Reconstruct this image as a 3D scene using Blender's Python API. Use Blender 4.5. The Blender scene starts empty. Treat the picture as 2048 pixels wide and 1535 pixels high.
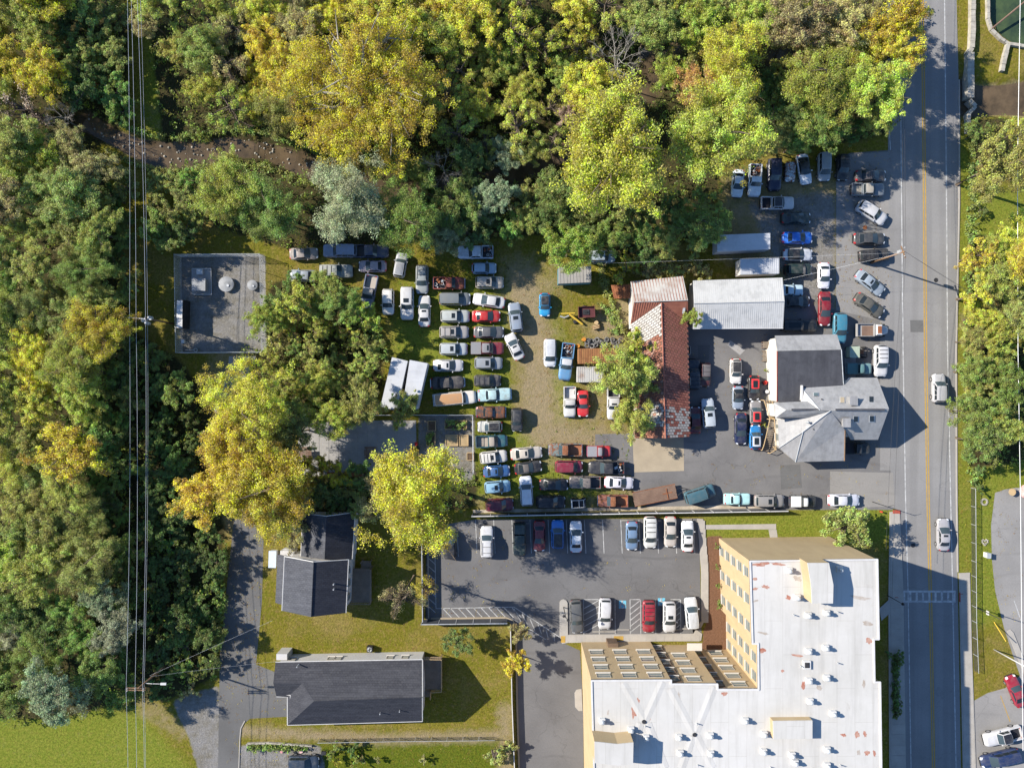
import bpy, math, random
import numpy as np
from mathutils import Vector, Matrix
random.seed(7); RNG = np.random.default_rng(7)
SC = bpy.context.scene
COL = SC.collection
# ---------------------------------------------------------------- camera, sky, sun, exposure
CAM_H = 108.0          # drone height in metres
S = 0.0765             # metres per photograph pixel on the ground
cd = bpy.data.cameras.new('camera'); cam = bpy.data.objects.new('camera', cd); COL.objects.link(cam)
cam.location = (0, 0, CAM_H); cam.rotation_euler = (0, 0, 0)
cd.sensor_width = 36; cd.lens = 18 / (1024 * S / CAM_H); cd.clip_start = 1; cd.clip_end = 5000
SC.camera = cam
ELEV = math.radians(32.6); SUN_AZ = (-0.951, 0.309)
wd = bpy.data.worlds.new('World'); SC.world = wd; wd.use_nodes = True
nt = wd.node_tree; bg = nt.nodes['Background']; sky = nt.nodes.new('ShaderNodeTexSky')
sky.sky_type = 'NISHITA'; sky.sun_disc = False; sky.sun_elevation = ELEV
sky.sun_rotation = math.atan2(SUN_AZ[0], SUN_AZ[1]); sky.altitude = 100
sky.air_density = 1.0; sky.dust_density = 0.1; sky.ozone_density = 6.0
nt.links.new(sky.outputs[0], bg.inputs[0]); bg.inputs[1].default_value = 0.108
sd = bpy.data.lights.new('sun', 'SUN'); sun = bpy.data.objects.new('sun', sd); COL.objects.link(sun)
sd.energy = 5.0; sd.angle = math.radians(0.5); sd.color = (1.0, 0.93, 0.82)
dvec = Vector((-SUN_AZ[0] * math.cos(ELEV), -SUN_AZ[1] * math.cos(ELEV), -math.sin(ELEV)))
sun.rotation_euler = dvec.to_track_quat('-Z', 'Y').to_euler(); sun.location = (-60, 20, 90)
vs = SC.view_settings; vs.view_transform = 'Standard'; vs.look = 'None'; vs.exposure = 0.9; vs.gamma = 1.0
vs.use_curve_mapping = False
SC.render.engine = 'CYCLES'
SC.cycles.max_bounces = 6; SC.cycles.transparent_max_bounces = 6; SC.cycles.diffuse_bounces = 4
SC.cycles.caustics_reflective = False; SC.cycles.caustics_refractive = False

def P(px, py, z=0.0):
    "photograph pixel -> world point at height z"
    k = S * (CAM_H - z) / CAM_H
    return Vector(((px - 1024) * k, (767.5 - py) * k, z))

# ---------------------------------------------------------------- mesh helpers
class MB:
    def __init__(s): s.v = []; s.f = []; s.m = []
    def poly(s, pts, m=0):
        b = len(s.v); s.v += [tuple(p) for p in pts]; s.f.append(tuple(range(b, b + len(pts)))); s.m.append(m); return s
    def box(s, cx, cy, z0, z1, lx, ly, rot=0.0, m=0, mt=None):
        c, n = math.cos(rot), math.sin(rot); b = len(s.v)
        for z in (z0, z1):
            for ax, ay in ((-1, -1), (1, -1), (1, 1), (-1, 1)):
                x, y = ax * lx / 2, ay * ly / 2
                s.v.append((cx + x * c - y * n, cy + x * n + y * c, z))
        for k, q in enumerate(((3, 2, 1, 0), (4, 5, 6, 7), (0, 1, 5, 4), (1, 2, 6, 5), (2, 3, 7, 6), (3, 0, 4, 7))):
            s.f.append(tuple(b + i for i in q)); s.m.append(mt if (mt is not None and k == 1) else m)
        return s
    def prism(s, pts, z0, z1, m=0, mt=None, bottom=True):
        pts = [tuple(p)[:2] for p in pts]
        if sum(pts[i][0] * pts[(i + 1) % len(pts)][1] - pts[(i + 1) % len(pts)][0] * pts[i][1] for i in range(len(pts))) < 0: pts = pts[::-1]
        n = len(pts); b = len(s.v)
        s.v += [(x, y, z0) for x, y in pts] + [(x, y, z1) for x, y in pts]
        for i in range(n):
            j = (i + 1) % n; s.f.append((b + i, b + j, b + n + j, b + n + i)); s.m.append(m)
        s.f.append(tuple(b + n + i for i in range(n))); s.m.append(m if mt is None else mt)
        if bottom: s.f.append(tuple(b + i for i in range(n - 1, -1, -1))); s.m.append(m)
        return s
    def cone(s, x, y, z0, z1, r0, r1, n=12, m=0, mt=None, cap=True):
        b = len(s.v)
        for z, r in ((z0, r0), (z1, r1)):
            for i in range(n):
                a = 2 * math.pi * i / n; s.v.append((x + r * math.cos(a), y + r * math.sin(a), z))
        for i in range(n):
            j = (i + 1) % n; s.f.append((b + i, b + j, b + n + j, b + n + i)); s.m.append(m)
        if cap:
            s.f.append(tuple(b + n + i for i in range(n))); s.m.append(m if mt is None else mt)
            s.f.append(tuple(b + i for i in range(n - 1, -1, -1))); s.m.append(m)
        return s
    def tube(s, pts, r, n=6, m=0, r1=None):
        pts = [Vector(p) for p in pts]; b = len(s.v); K = len(pts)
        for k, p in enumerate(pts):
            d = (pts[min(k + 1, K - 1)] - pts[max(k - 1, 0)]).normalized()
            u = d.cross(Vector((0, 0, 1)))
            if u.length < 1e-3: u = d.cross(Vector((1, 0, 0)))
            u.normalize(); w = d.cross(u)
            rr = r if r1 is None else r + (r1 - r) * k / max(1, K - 1)
            for i in range(n):
                a = 2 * math.pi * i / n; q = p + u * (rr * math.cos(a)) + w * (rr * math.sin(a)); s.v.append(tuple(q))
        for k in range(K - 1):
            for i in range(n):
                j = (i + 1) % n; s.f.append((b + k * n + i, b + k * n + j, b + (k + 1) * n + j, b + (k + 1) * n + i)); s.m.append(m)
        s.f.append(tuple(b + i for i in range(n))); s.m.append(m)
        s.f.append(tuple(b + (K - 1) * n + i for i in range(n - 1, -1, -1))); s.m.append(m)
        return s
    def torus(s, c, R, r, axis=(0, 0, 1), N=16, n=8, m=0):
        ax = Vector(axis).normalized(); u = ax.orthogonal().normalized(); w = ax.cross(u); b = len(s.v); c = Vector(c)
        for i in range(N):
            a = 2 * math.pi * i / N; d = u * math.cos(a) + w * math.sin(a)
            for k in range(n):
                t = 2 * math.pi * k / n; s.v.append(tuple(c + d * (R + r * math.cos(t)) + ax * (r * math.sin(t))))
        for i in range(N):
            for k in range(n):
                i2, k2 = (i + 1) % N, (k + 1) % n
                s.f.append((b + i * n + k, b + i2 * n + k, b + i2 * n + k2, b + i * n + k2)); s.m.append(m)
        return s
    def grid(s, rows, m=0):
        b = len(s.v); R = len(rows); C = len(rows[0])
        for r in rows: s.v += [tuple(p) for p in r]
        for i in range(R - 1):
            for j in range(C - 1):
                s.f.append((b + i * C + j, b + i * C + j + 1, b + (i + 1) * C + j + 1, b + (i + 1) * C + j)); s.m.append(m)
        return s
    def mesh(s, name, mats, smooth=False, fix=True):
        me = bpy.data.meshes.new(name); me.from_pydata(s.v, [], s.f)
        for mt in (mats if isinstance(mats, (list, tuple)) else [mats]): me.materials.append(mt)
        if len(me.materials) > 1: me.polygons.foreach_set('material_index', s.m)
        if smooth: me.polygons.foreach_set('use_smooth', [True] * len(me.polygons))
        me.update(); return me
    def build(s, name, mats, parent=None, smooth=False, **props):
        return place(name, s.mesh(name, mats, smooth), parent, **props)

def place(name, me, parent=None, loc=None, rz=0.0, scale=None, color=None, **props):
    o = bpy.data.objects.new(name, me); COL.objects.link(o)
    if parent is not None: o.parent = parent
    if loc is not None: o.location = loc
    if rz: o.rotation_euler = (0, 0, rz)
    if scale is not None: o.scale = scale
    if color is not None: o.color = (*color[:3], 1)
    for k, v in props.items(): o[k] = v
    return o
def thing(name, label, cat, loc=(0, 0, 0), rz=0.0, group=None, scale=None):
    o = bpy.data.objects.new(name, None); COL.objects.link(o); o.location = loc; o.rotation_euler = (0, 0, rz)
    o.empty_display_size = 0.2
    if scale is not None: o.scale = scale
    o['label'] = label; o['category'] = cat
    if group: o['group'] = group
    return o
def T(label, cat, group=None):
    d = {'label': label, 'category': cat}
    if group: d['group'] = group
    return d

# ---------------------------------------------------------------- materials
def lin(r, g, b):
    f = lambda c: ((c / 255 + .055) / 1.055) ** 2.4 if c / 255 > .04045 else c / 255 / 12.92
    return (f(r), f(g), f(b))
class NB:
    def __init__(s, name):
        s.m = bpy.data.materials.new(name); s.m.use_nodes = True; s.t = s.m.node_tree; s.b = s.t.nodes['Principled BSDF']
        s.b.inputs['Specular IOR Level'].default_value = 0.3
        s.pos = None
    def n(s, typ, **kw):
        x = s.t.nodes.new(typ)
        for k, v in kw.items(): setattr(x, k, v)
        return x
    def l(s, a, b): s.t.links.new(a, b)
    def coord(s, kind='pos'):
        if kind == 'pos': return s.n('ShaderNodeNewGeometry').outputs['Position']
        return s.n('ShaderNodeTexCoord').outputs['Object']
    def noise(s, co, scale, detail=3, rough=.6, dist=0):
        x = s.n('ShaderNodeTexNoise'); x.inputs['Scale'].default_value = scale; x.inputs['Detail'].default_value = detail
        x.inputs['Roughness'].default_value = rough; x.inputs['Distortion'].default_value = dist; s.l(co, x.inputs['Vector']); return x.outputs['Fac']
    def ramp(s, fac, a, b):
        x = s.n('ShaderNodeMapRange'); x.inputs[1].default_value = a; x.inputs[2].default_value = b; x.clamp = True
        s.l(fac, x.inputs[0]); return x.outputs[0]
    def mix(s, fac, a, b, mode='MIX'):
        x = s.n('ShaderNodeMix', data_type='RGBA', blend_type=mode)
        for sock, v in ((x.inputs[0], fac), (x.inputs[6], a), (x.inputs[7], b)):
            if hasattr(v, 'links'): s.l(v, sock)
            elif isinstance(v, (int, float)): sock.default_value = v
            else: sock.default_value = (*v[:3], 1)
        return x.outputs[2]
    def math(s, op, a, b=None):
        x = s.n('ShaderNodeMath', operation=op)
        for i, v in enumerate((a, b)):
            if v is None: continue
            if hasattr(v, 'links'): s.l(v, x.inputs[i])
            else: x.inputs[i].default_value = v
        return x.outputs[0]
    def bump(s, h, strength=.3, dist=.05):
        x = s.n('ShaderNodeBump'); x.inputs['Strength'].default_value = strength; x.inputs['Distance'].default_value = dist
        s.l(h, x.inputs['Height']); s.l(x.outputs[0], s.b.inputs['Normal'])
    def out(s, col, rough=.85, metal=0.0):
        if hasattr(col, 'links'): s.l(col, s.b.inputs['Base Color'])
        else: s.b.inputs['Base Color'].default_value = (*col[:3], 1)
        if hasattr(rough, 'links'): s.l(rough, s.b.inputs['Roughness'])
        else: s.b.inputs['Roughness'].default_value = rough
        s.b.inputs['Metallic'].default_value = metal
        return s.m

def M(name, c, c2=None, scale=.6, fine=9, rough=.85, metal=0.0, bump=0.0, co='pos', amt=.5, spec=.15):
    "mottled procedural surface: colour c drifting to c2 in patches, with fine grain"
    b = NB(name); p = b.coord(co); c2 = c2 or tuple(x * .75 for x in c)
    f = b.ramp(b.noise(p, scale, 4), .35, .68); col = b.mix(f, c, c2)
    g = b.noise(p, fine, 3, .7); col = b.mix(amt, col, b.mix(g, (.45, .45, .45), (1.55, 1.55, 1.55)), 'MULTIPLY')
    if bump: b.bump(g, bump)
    b.b.inputs['Specular IOR Level'].default_value = spec
    return b.out(col, rough, metal)

def M_asphalt(name, c, c2, crack=.35, stain=.5, grain=.35, streak=None):
    b = NB(name); p = b.coord(); col = b.mix(b.ramp(b.noise(p, .12, 4, .6), .35, .65), c, c2)
    col = b.mix(b.math('MULTIPLY', b.ramp(b.noise(p, .5, 5, .65, .6), .6, .75), stain), col, tuple(x * .55 for x in c))
    if streak is not None:
        mp = b.n('ShaderNodeMapping'); sc_ = [.9, .9, 1]; sc_[streak] = .015; mp.inputs['Scale'].default_value = sc_; b.l(p, mp.inputs[0])
        col = b.mix(b.math('MULTIPLY', b.ramp(b.noise(mp.outputs[0], 1.0, 3, .6), .42, .6), .45), col, tuple(x * .72 for x in c))
    arc = b.n('ShaderNodeTexWave'); arc.wave_type = 'RINGS'; arc.inputs['Scale'].default_value = .09; arc.inputs['Distortion'].default_value = 9.0; arc.inputs['Detail'].default_value = 3; arc.inputs['Detail Scale'].default_value = .35; b.l(p, arc.inputs['Vector'])
    col = b.mix(b.math('MULTIPLY', b.ramp(arc.outputs['Fac'], .93, 1.0), b.math('MULTIPLY', b.ramp(b.noise(p, .1, 3), .45, .62), stain * .6)), col, tuple(x * .5 for x in c))
    v = b.n('ShaderNodeTexVoronoi', feature='DISTANCE_TO_EDGE'); v.inputs['Scale'].default_value = .16
    w = b.n('ShaderNodeVectorMath', operation='ADD'); nz = b.n('ShaderNodeTexNoise'); nz.inputs['Scale'].default_value = .5; nz.inputs['Detail'].default_value = 5
    b.l(p, nz.inputs['Vector']); sc = b.n('ShaderNodeVectorMath', operation='SCALE'); sc.inputs['Scale'].default_value = 3.0
    b.l(nz.outputs['Color'], sc.inputs[0]); b.l(p, w.inputs[0]); b.l(sc.outputs[0], w.inputs[1]); b.l(w.outputs[0], v.inputs['Vector'])
    cr = b.math('MULTIPLY', b.math('SUBTRACT', 1.0, b.ramp(v.outputs['Distance'], 0.004, .012)), b.ramp(b.noise(p, .08, 2), .45, .6))
    col = b.mix(b.math('MULTIPLY', cr, crack * .45), col, (.03, .03, .03))
    sp = b.ramp(b.noise(p, 1.3, 2, .5), .74, .78); col = b.mix(b.math('MULTIPLY', sp, stain * .9), col, (.035, .035, .035))
    b.b.inputs['Specular IOR Level'].default_value = .08; g = b.noise(p, 4.5, 3, .8); col = b.mix(grain, col, b.mix(g, (.4, .4, .4), (1.6, 1.6, 1.6)), 'MULTIPLY')
    b.bump(g, .2, .02)
    return b.out(col, .9)

def M_leaf(name='leaf'):
    b = NB(name); oi = b.n('ShaderNodeObjectInfo'); at = b.n('ShaderNodeAttribute', attribute_name='leaf')
    sep = b.n('ShaderNodeSeparateColor'); b.l(at.outputs['Color'], sep.inputs[0])
    rnd, clump, br = sep.outputs[0], sep.outputs[1], sep.outputs[2]
    hs = b.n('ShaderNodeHueSaturation'); b.l(oi.outputs['Color'], hs.inputs['Color'])
    h = b.math('ADD', .472, b.math('MULTIPLY', clump, .075)); h = b.math('ADD', h, b.math('MULTIPLY', b.math('SUBTRACT', rnd, .5), .03))
    b.l(h, hs.inputs['Hue']); b.l(b.math('ADD', .75, b.math('MULTIPLY', rnd, .4)), hs.inputs['Saturation'])
    val = b.math('MULTIPLY', b.math('ADD', .55, b.math('MULTIPLY', rnd, .9)), b.math('ADD', .62, b.math('MULTIPLY', clump, .76)))
    b.l(val, hs.inputs['Value']); col = hs.outputs[0]
    dif = b.n('ShaderNodeBsdfDiffuse'); tr = b.n('ShaderNodeBsdfTranslucent'); mx = b.n('ShaderNodeMixShader'); mx.inputs[0].default_value = .40
    b.l(col, dif.inputs[0]); b.l(col, tr.inputs[0]); b.l(dif.outputs[0], mx.inputs[1]); b.l(tr.outputs[0], mx.inputs[2])
    gl = b.n('ShaderNodeBsdfGlossy'); gl.inputs['Roughness'].default_value = .45; gl.inputs[0].default_value = (1, 1, 1, 1)
    m2 = b.n('ShaderNodeMixShader'); m2.inputs[0].default_value = .012
    b.l(mx.outputs[0], m2.inputs[1]); b.l(gl.outputs[0], m2.inputs[2])
    b.l(m2.outputs[0], b.t.nodes['Material Output'].inputs[0]); return b.m

def M_paint(name='car_paint', rough=.28, dirt=.35, metal=.0):
    b = NB(name); oi = b.n('ShaderNodeObjectInfo'); p = b.coord('obj'); rv = b.n('ShaderNodeVectorMath', operation='ADD'); cx = b.n('ShaderNodeCombineXYZ')
    k = b.math('MULTIPLY', oi.outputs['Random'], 40.0); b.l(k, cx.inputs[0]); b.l(k, cx.inputs[1]); b.l(p, rv.inputs[0]); b.l(cx.outputs[0], rv.inputs[1])
    d = b.math('MULTIPLY', b.ramp(b.noise(rv.outputs[0], 1.3, 5, .7), .42, .75), dirt)
    col = b.mix(d, oi.outputs['Color'], (.20, .18, .15)); b.b.inputs['Specular IOR Level'].default_value = .5
    r = b.math('ADD', rough, b.math('MULTIPLY', d, .9))
    b.b.inputs['Coat Weight'].default_value = .3; b.b.inputs['Coat Roughness'].default_value = .15
    return b.out(col, r, metal)
def M_rustcar(name):
    b = NB(name); oi = b.n('ShaderNodeObjectInfo'); p = b.coord('obj')
    col = b.mix(b.ramp(b.noise(p, 1.6, 6, .75), .42, .56), oi.outputs['Color'], (.20, .075, .035))
    col = b.mix(b.ramp(b.noise(p, 6, 3), .5, .8), col, (.07, .035, .02)); return b.out(col, .8)
def M_objcol(name, rough=.6, fine=6, amt=.5, metal=0.0):
    b = NB(name); oi = b.n('ShaderNodeObjectInfo'); p = b.coord('obj'); g = b.noise(p, fine, 4, .7)
    col = b.mix(amt, oi.outputs['Color'], b.mix(g, (.4, .4, .4), (1.6, 1.6, 1.6)), 'MULTIPLY'); return b.out(col, rough, metal)

def M_roof():
    b = NB('white_membrane'); p = b.coord(); col = b.mix(b.ramp(b.noise(p, .12, 5, .7), .35, .7), (.535, .52, .495), (.455, .44, .41))
    mp = b.n('ShaderNodeMapping'); mp.inputs['Scale'].default_value = (1.4, .12, 1); b.l(p, mp.inputs[0]); col = b.mix(b.math('MULTIPLY', b.ramp(b.noise(mp.outputs[0], .8, 4, .7), .48, .72), .5), col, (.36, .345, .32))
    br = b.n('ShaderNodeTexBrick'); br.inputs['Scale'].default_value = 1; br.inputs['Brick Width'].default_value = 9.0; br.inputs['Row Height'].default_value = 2.4; br.inputs['Mortar Size'].default_value = .035; br.inputs['Color1'].default_value = (1, 1, 1, 1); br.inputs['Color2'].default_value = (.97, .97, .96, 1); br.inputs['Mortar'].default_value = (.86, .85, .83, 1)
    rt_ = b.n('ShaderNodeMapping'); rt_.inputs['Rotation'].default_value = (0, 0, 1.57); b.l(p, rt_.inputs[0]); b.l(rt_.outputs[0], br.inputs['Vector']); col = b.mix(1.0, col, br.outputs[0], 'MULTIPLY')
    col = b.mix(b.math('MULTIPLY', b.ramp(b.noise(p, .45, 5, .75, .5), .62, .75), .35), col, (.30, .26, .22)); return b.out(col, .75)
MT = {}
MT['leaf'] = M_leaf()
MT['bark'] = M('bark', (.16, .125, .095), (.09, .07, .05), 2, 12, .95, bump=.4)
MT['palebark'] = M('pale_bark', (.36, .33, .29), (.20, .18, .15), 1.2, 9, .9)
MT['paint'] = M_paint(); MT['dull'] = M_paint('weathered_paint', .55, .75); MT['rustcar'] = M_rustcar('rusty_car')
MT['glass'] = NB('glass_dark').out((.018, .024, .028), .08); MT['glass'].node_tree.nodes['Principled BSDF'].inputs['Specular IOR Level'].default_value = .4
MT['glass2'] = NB('glass_tinted').out((.045, .065, .075), .1); MT['glass2'].node_tree.nodes['Principled BSDF'].inputs['Specular IOR Level'].default_value = .45
MT['wglass'] = NB('window_glass').out((.10, .135, .135), .12); MT['wglass'].node_tree.nodes['Principled BSDF'].inputs['Specular IOR Level'].default_value = .7
MT['tyre'] = M('tyre', (.02, .02, .02), (.04, .038, .035), 4, 20, .9)
MT['rim'] = M('rim', (.45, .45, .46), (.3, .3, .3), 5, 20, .4, metal=.6)
MT['black'] = M('black_trim', (.022, .022, .024), (.04, .04, .04), 3, 15, .6)
MT['chrome'] = M('chrome', (.6, .6, .62), (.5, .5, .5), 4, 10, .25, metal=.9)
MT['headlight'] = NB('headlight').out((.72, .74, .76), .15); MT['taillight'] = NB('taillight').out((.42, .02, .02), .2)
MT['objcol'] = M_objcol('coloured_part'); MT['metalcol'] = M_objcol('coloured_metal', .45, 4, .35, .2)
MT['asphalt'] = M_asphalt('asphalt_lot', (.185, .178, .172), (.135, .130, .128), .5, .45)
MT['road'] = M_asphalt('asphalt_road', (.245, .24, .235), (.205, .20, .196), .25, .15, streak=1)
MT['newasphalt'] = M_asphalt('asphalt_parking', (.155, .152, .152), (.122, .119, .119), .45, .5)
MT['drive'] = M_asphalt('asphalt_drive', (.14, .138, .135), (.11, .108, .105), .3, .2)
MT['concrete'] = M('concrete', (.37, .345, .31), (.31, .29, .26), .5, 8, .9, bump=.1, amt=.35)
MT['tanconcrete'] = M('tan_concrete', (.36, .30, .215), (.30, .25, .18), .5, 7, .9, amt=.3)
MT['greyconcrete'] = M('grey_concrete', (.33, .32, .31), (.25, .245, .24), .4, 7, .9, amt=.4)
MT['paintwhite'] = M('line_white', (.50, .50, .49), (.27, .27, .265), 1.6, 5, .8, amt=.5)
MT['paintyellow'] = M('line_yellow', (.46, .28, .05), (.33, .22, .07), 1.6, 5, .8, amt=.5)
MT['paintblue'] = M('line_blue', (.16, .45, .58), (.12, .35, .48), 1.2, 5, .8)
MT['redpaver'] = M('red_paver', (.34, .075, .05), (.26, .05, .035), 1.2, 6, .85)
MT['stone'] = M('stone', (.42, .39, .33), (.26, .24, .2), 1.5, 6, .9, bump=.4)
MT['whitewall'] = M('white_wall', (.56, .53, .48), (.5, .47, .42), .4, 5, .8, amt=.2)
MT['creamwall'] = M('cream_stucco', (.46, .345, .20), (.42, .315, .18), .2, 5, .9, amt=.18)
MT['brownpanel'] = M('brown_panel', (.16, .11, .075), (.12, .085, .06), .5, 6, .8)
MT['whiteroof'] = M_roof()
MT['stain'] = M('rust_stain', (.33, .125, .085), (.42, .27, .21), 1.4, 3, .85)
MT['dirtstain'] = M('dirt_stain', (.34, .29, .24), (.42, .385, .35), 1.4, 3, .85)
MT['shingle'] = None
MT['vinyl'] = M('white_siding', (.52, .51, .5), (.47, .46, .45), .5, 6, .7, amt=.2)
MT['deckwood'] = M('deck_wood', (.235, .19, .145), (.18, .145, .11), 1.0, 9, .85)
MT['palewood'] = M('pale_wood', (.50, .36, .20), (.42, .30, .16), 1.2, 9, .85)
MT['oldwood'] = M('old_wood', (.22, .145, .105), (.155, .10, .075), .8, 6, .9)
MT['pole'] = M('pole_wood', (.25, .15, .085), (.17, .11, .07), 2, 9, .9)
MT['galv'] = M('galvanised', (.55, .57, .58), (.42, .43, .44), 1.5, 9, .45, metal=.4)
MT['darkmetal'] = M('dark_metal', (.03, .03, .032), (.055, .055, .06), 2, 9, .55, metal=.2)
MT['wire'] = NB('wire').out((.62, .63, .65), .4, .3)
MT['wirepale'] = NB('wire_pale').out((.8, .8, .78), .4, 0)
MT['wiredark'] = NB('wire_dark').out((.04, .04, .04), .6)
MT['yellow'] = M('yellow_paint', (.68, .47, .06), (.5, .33, .05), 1.5, 8, .6)
MT['red'] = M('red_paint', (.55, .05, .035), (.42, .04, .03), 1.5, 8, .5)
MT['white'] = M('white_paint', (.58, .57, .56), (.5, .49, .47), 1.0, 8, .5, amt=.25)
MT['rust'] = M('rust', (.30, .12, .055), (.17, .065, .035), 1.5, 8, .9)
MT['soil'] = M('soil', (.09, .06, .04), (.13, .09, .06), 2, 8, .95)
MT['sand'] = M('sand_bed', (.38, .28, .16), (.30, .22, .12), 1.5, 8, .95)

def M_shingle(name, c, c2, course=.28):
    b = NB(name); p = b.coord(); br = b.n('ShaderNodeTexBrick'); br.inputs['Scale'].default_value = 1.0
    br.inputs['Brick Width'].default_value = course * 1.7; br.inputs['Row Height'].default_value = course; br.inputs['Mortar Size'].default_value = .018
    br.inputs['Color1'].default_value = (*c, 1); br.inputs['Color2'].default_value = (*c2, 1); br.inputs['Mortar'].default_value = (*[x * .4 for x in c], 1)
    b.l(p, br.inputs['Vector']); col = b.mix(b.ramp(b.noise(p, .35, 4), .35, .65), br.outputs[0], b.mix(.5, br.outputs[0], c2))
    mp = b.n('ShaderNodeMapping'); mp.inputs['Scale'].default_value = (.25, 1.6, 1); b.l(p, mp.inputs[0]); col = b.mix(b.math('MULTIPLY', b.ramp(b.noise(mp.outputs[0], .9, 5, .7), .45, .75), .5), col, tuple(x * 1.5 for x in c))
    col = b.mix(.5, col, b.mix(b.noise(p, 4, 3, .8), (.4, .4, .4), (1.6, 1.6, 1.6)), 'MULTIPLY'); b.b.inputs['Specular IOR Level'].default_value = .12; b.bump(br.outputs['Fac'], .3, .02)
    return b.out(col, .92)
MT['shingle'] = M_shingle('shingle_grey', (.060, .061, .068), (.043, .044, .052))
MT['shingle2'] = M_shingle('shingle_shaded', (.045, .047, .057), (.033, .035, .045))  # copy for slopes turned from the sun: shade put into a darker colour
def M_streak(name, c, c2, axis=1, k=7.0, rough=.5, metal=.2, scale=.7, rust=None):
    "sheet metal with run-off streaks along one axis"
    b = NB(name); p = b.coord(); mp = b.n('ShaderNodeMapping'); sc = [k, k, k]; sc[axis] = .35; mp.inputs['Scale'].default_value = sc
    b.l(p, mp.inputs[0]); col = b.mix(b.ramp(b.noise(mp.outputs[0], .5, 4), .3, .72), c, c2)
    col = b.mix(b.math('MULTIPLY', b.ramp(b.noise(p, scale, 5, .7), .48, .72), .7), col, rust or tuple(x * .7 for x in c))
    col = b.mix(.3, col, b.mix(b.noise(p, 8, 2, .8), (.5, .5, .5), (1.5, 1.5, 1.5)), 'MULTIPLY')
    return b.out(col, rough, metal)
MT['greyroof'] = M_streak('grey_metal_roof', (.29, .285, .28), (.37, .365, .36), 1, 4)
MT['darkroof'] = M_streak('dark_felt_roof', (.045, .046, .054), (.075, .077, .087), 1, 2.0, .85, 0)
MT['whitemetal'] = M_streak('white_metal_roof', (.42, .42, .41), (.48, .48, .47), 1, 5, .5, .0)
MT['trailerroof'] = M_streak('trailer_roof', (.50, .51, .53), (.43, .44, .46), 0, 2, .5, 0)
MT['rustsheet'] = M_streak('rusted_sheet', (.36, .19, .075), (.24, .10, .045), 1, 5, .85, .1, 1.2, (.14, .055, .03))
MT['oldsheet'] = M_streak('old_sheet', (.47, .46, .44), (.40, .385, .36), 1, 5, .7, .0, .5, (.22, .11, .06))
MT['redroof'] = M_streak('red_metal_roof', (.23, .085, .055), (.30, .12, .08), 0, 5, .75, .1, .6, (.16, .05, .035))
MT['winframe'] = M('window_frame', (.36, .33, .28), (.3, .27, .23), 1, 8, .7)
MT['shingle1'] = M_shingle('shingle_sunlit', (.088, .091, .102), (.064, .067, .078))  # copy for slopes facing the sun: sunlight put into a lighter colour
MT['creamwall'] = M_streak('cream_stucco', (.46, .345, .20), (.41, .305, .175), 2, 1.6, .9, 0.0, .25, (.37, .27, .155))
# ---------------------------------------------------------------- the setting: ground, creek, road, lots
def axis(a, b, st, far):
    fine = list(np.arange(a, b + 1e-6, st)); return np.array([-far, -700, -300, -160, a - 20, a - 6] + fine + [b + 6, b + 20, 160, 300, 700, far])
GX = axis(-92, 92, .5, 2500); GY = axis(-70, 70, .5, 2500); XX, YY = np.meshgrid(GX, GY)
PXg = XX / S + 1024; PYg = 767.5 - YY / S
def inside(poly):
    m = np.zeros(XX.shape, bool); n = len(poly)
    for i in range(n):
        x1, y1 = poly[i]; x2, y2 = poly[(i + 1) % n]
        if y1 == y2: continue
        m ^= ((y1 > PYg) != (y2 > PYg)) & (PXg < (x2 - x1) * (PYg - y1) / (y2 - y1) + x1)
    return m
def dist(line):
    d = np.full(XX.shape, 1e9)
    for (x1, y1), (x2, y2) in zip(line[:-1], line[1:]):
        L = (x2 - x1) ** 2 + (y2 - y1) ** 2; t = np.clip(((PXg - x1) * (x2 - x1) + (PYg - y1) * (y2 - y1)) / L, 0, 1)
        d = np.minimum(d, np.hypot(PXg - x1 - t * (x2 - x1), PYg - y1 - t * (y2 - y1)))
    return d
def blur(a, k):
    a = a.astype(float)
    for _ in range(k):
        p = np.pad(a, 1, mode='edge'); a = (p[:-2, 1:-1] + p[2:, 1:-1] + p[1:-1, :-2] + p[1:-1, 2:] + p[1:-1, 1:-1] * 2) / 6
    return a
FOREST = [
    [(-200, -200), (250, -200), (255, 240), (190, 300), (230, 420), (262, 640), (262, 1120), (250, 1400), (120, 1440), (-200, 1440)],
    [(292, -200), (1840, -200), (1840, 120), (1775, 270), (1540, 310), (1440, 330), (1430, 470), (1230, 520), (1120, 470), (900, 480), (580, 500), (420, 450), (330, 330), (300, 60)],
    [(262, 660), (360, 720), (420, 800), (450, 1060), (435, 1350), (340, 1400), (250, 1400)],
    [(520, 640), (545, 560), (690, 560), (760, 660), (770, 760), (740, 830), (600, 860), (400, 1050), (430, 790), (470, 745)],
    [(640, 950), (960, 930), (950, 1020), (720, 1025), (520, 1040), (540, 960)],
    [(1936, 230), (2048, 240), (2048, 380), (1950, 330)], [(1936, 470), (2300, 450), (2300, 880), (1936, 940)]]
CREEK = [(170, 240), (215, 268), (270, 296), (330, 310), (400, 305), (460, 293), (530, 300), (590, 322), (650, 345), (780, 385), (880, 370), (975, 372), (1100, 320), (1230, 230), (1300, 175), (1305, 110), (1420, 60), (1600, 120), (1760, 165), (1890, 185), (1960, 200), (2060, 195), (2200, 190)]
cd_ = dist(CREEK); cw = 24 + 7 * np.sin(PXg / 47.0) + 14 * ((PXg > 1925))
carve = np.clip(1 - (cd_ - cw * .55) / (cw * .9), 0, 1) * 1.0
pond = np.hypot(PXg - 2062, PYg - 10) ; carve = np.maximum(carve, np.clip(1 - (pond - 72) / 12, 0, 1) * 1.2)
ZZ = -carve
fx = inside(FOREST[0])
for q in FOREST[1:]: fx |= inside(q)
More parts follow.
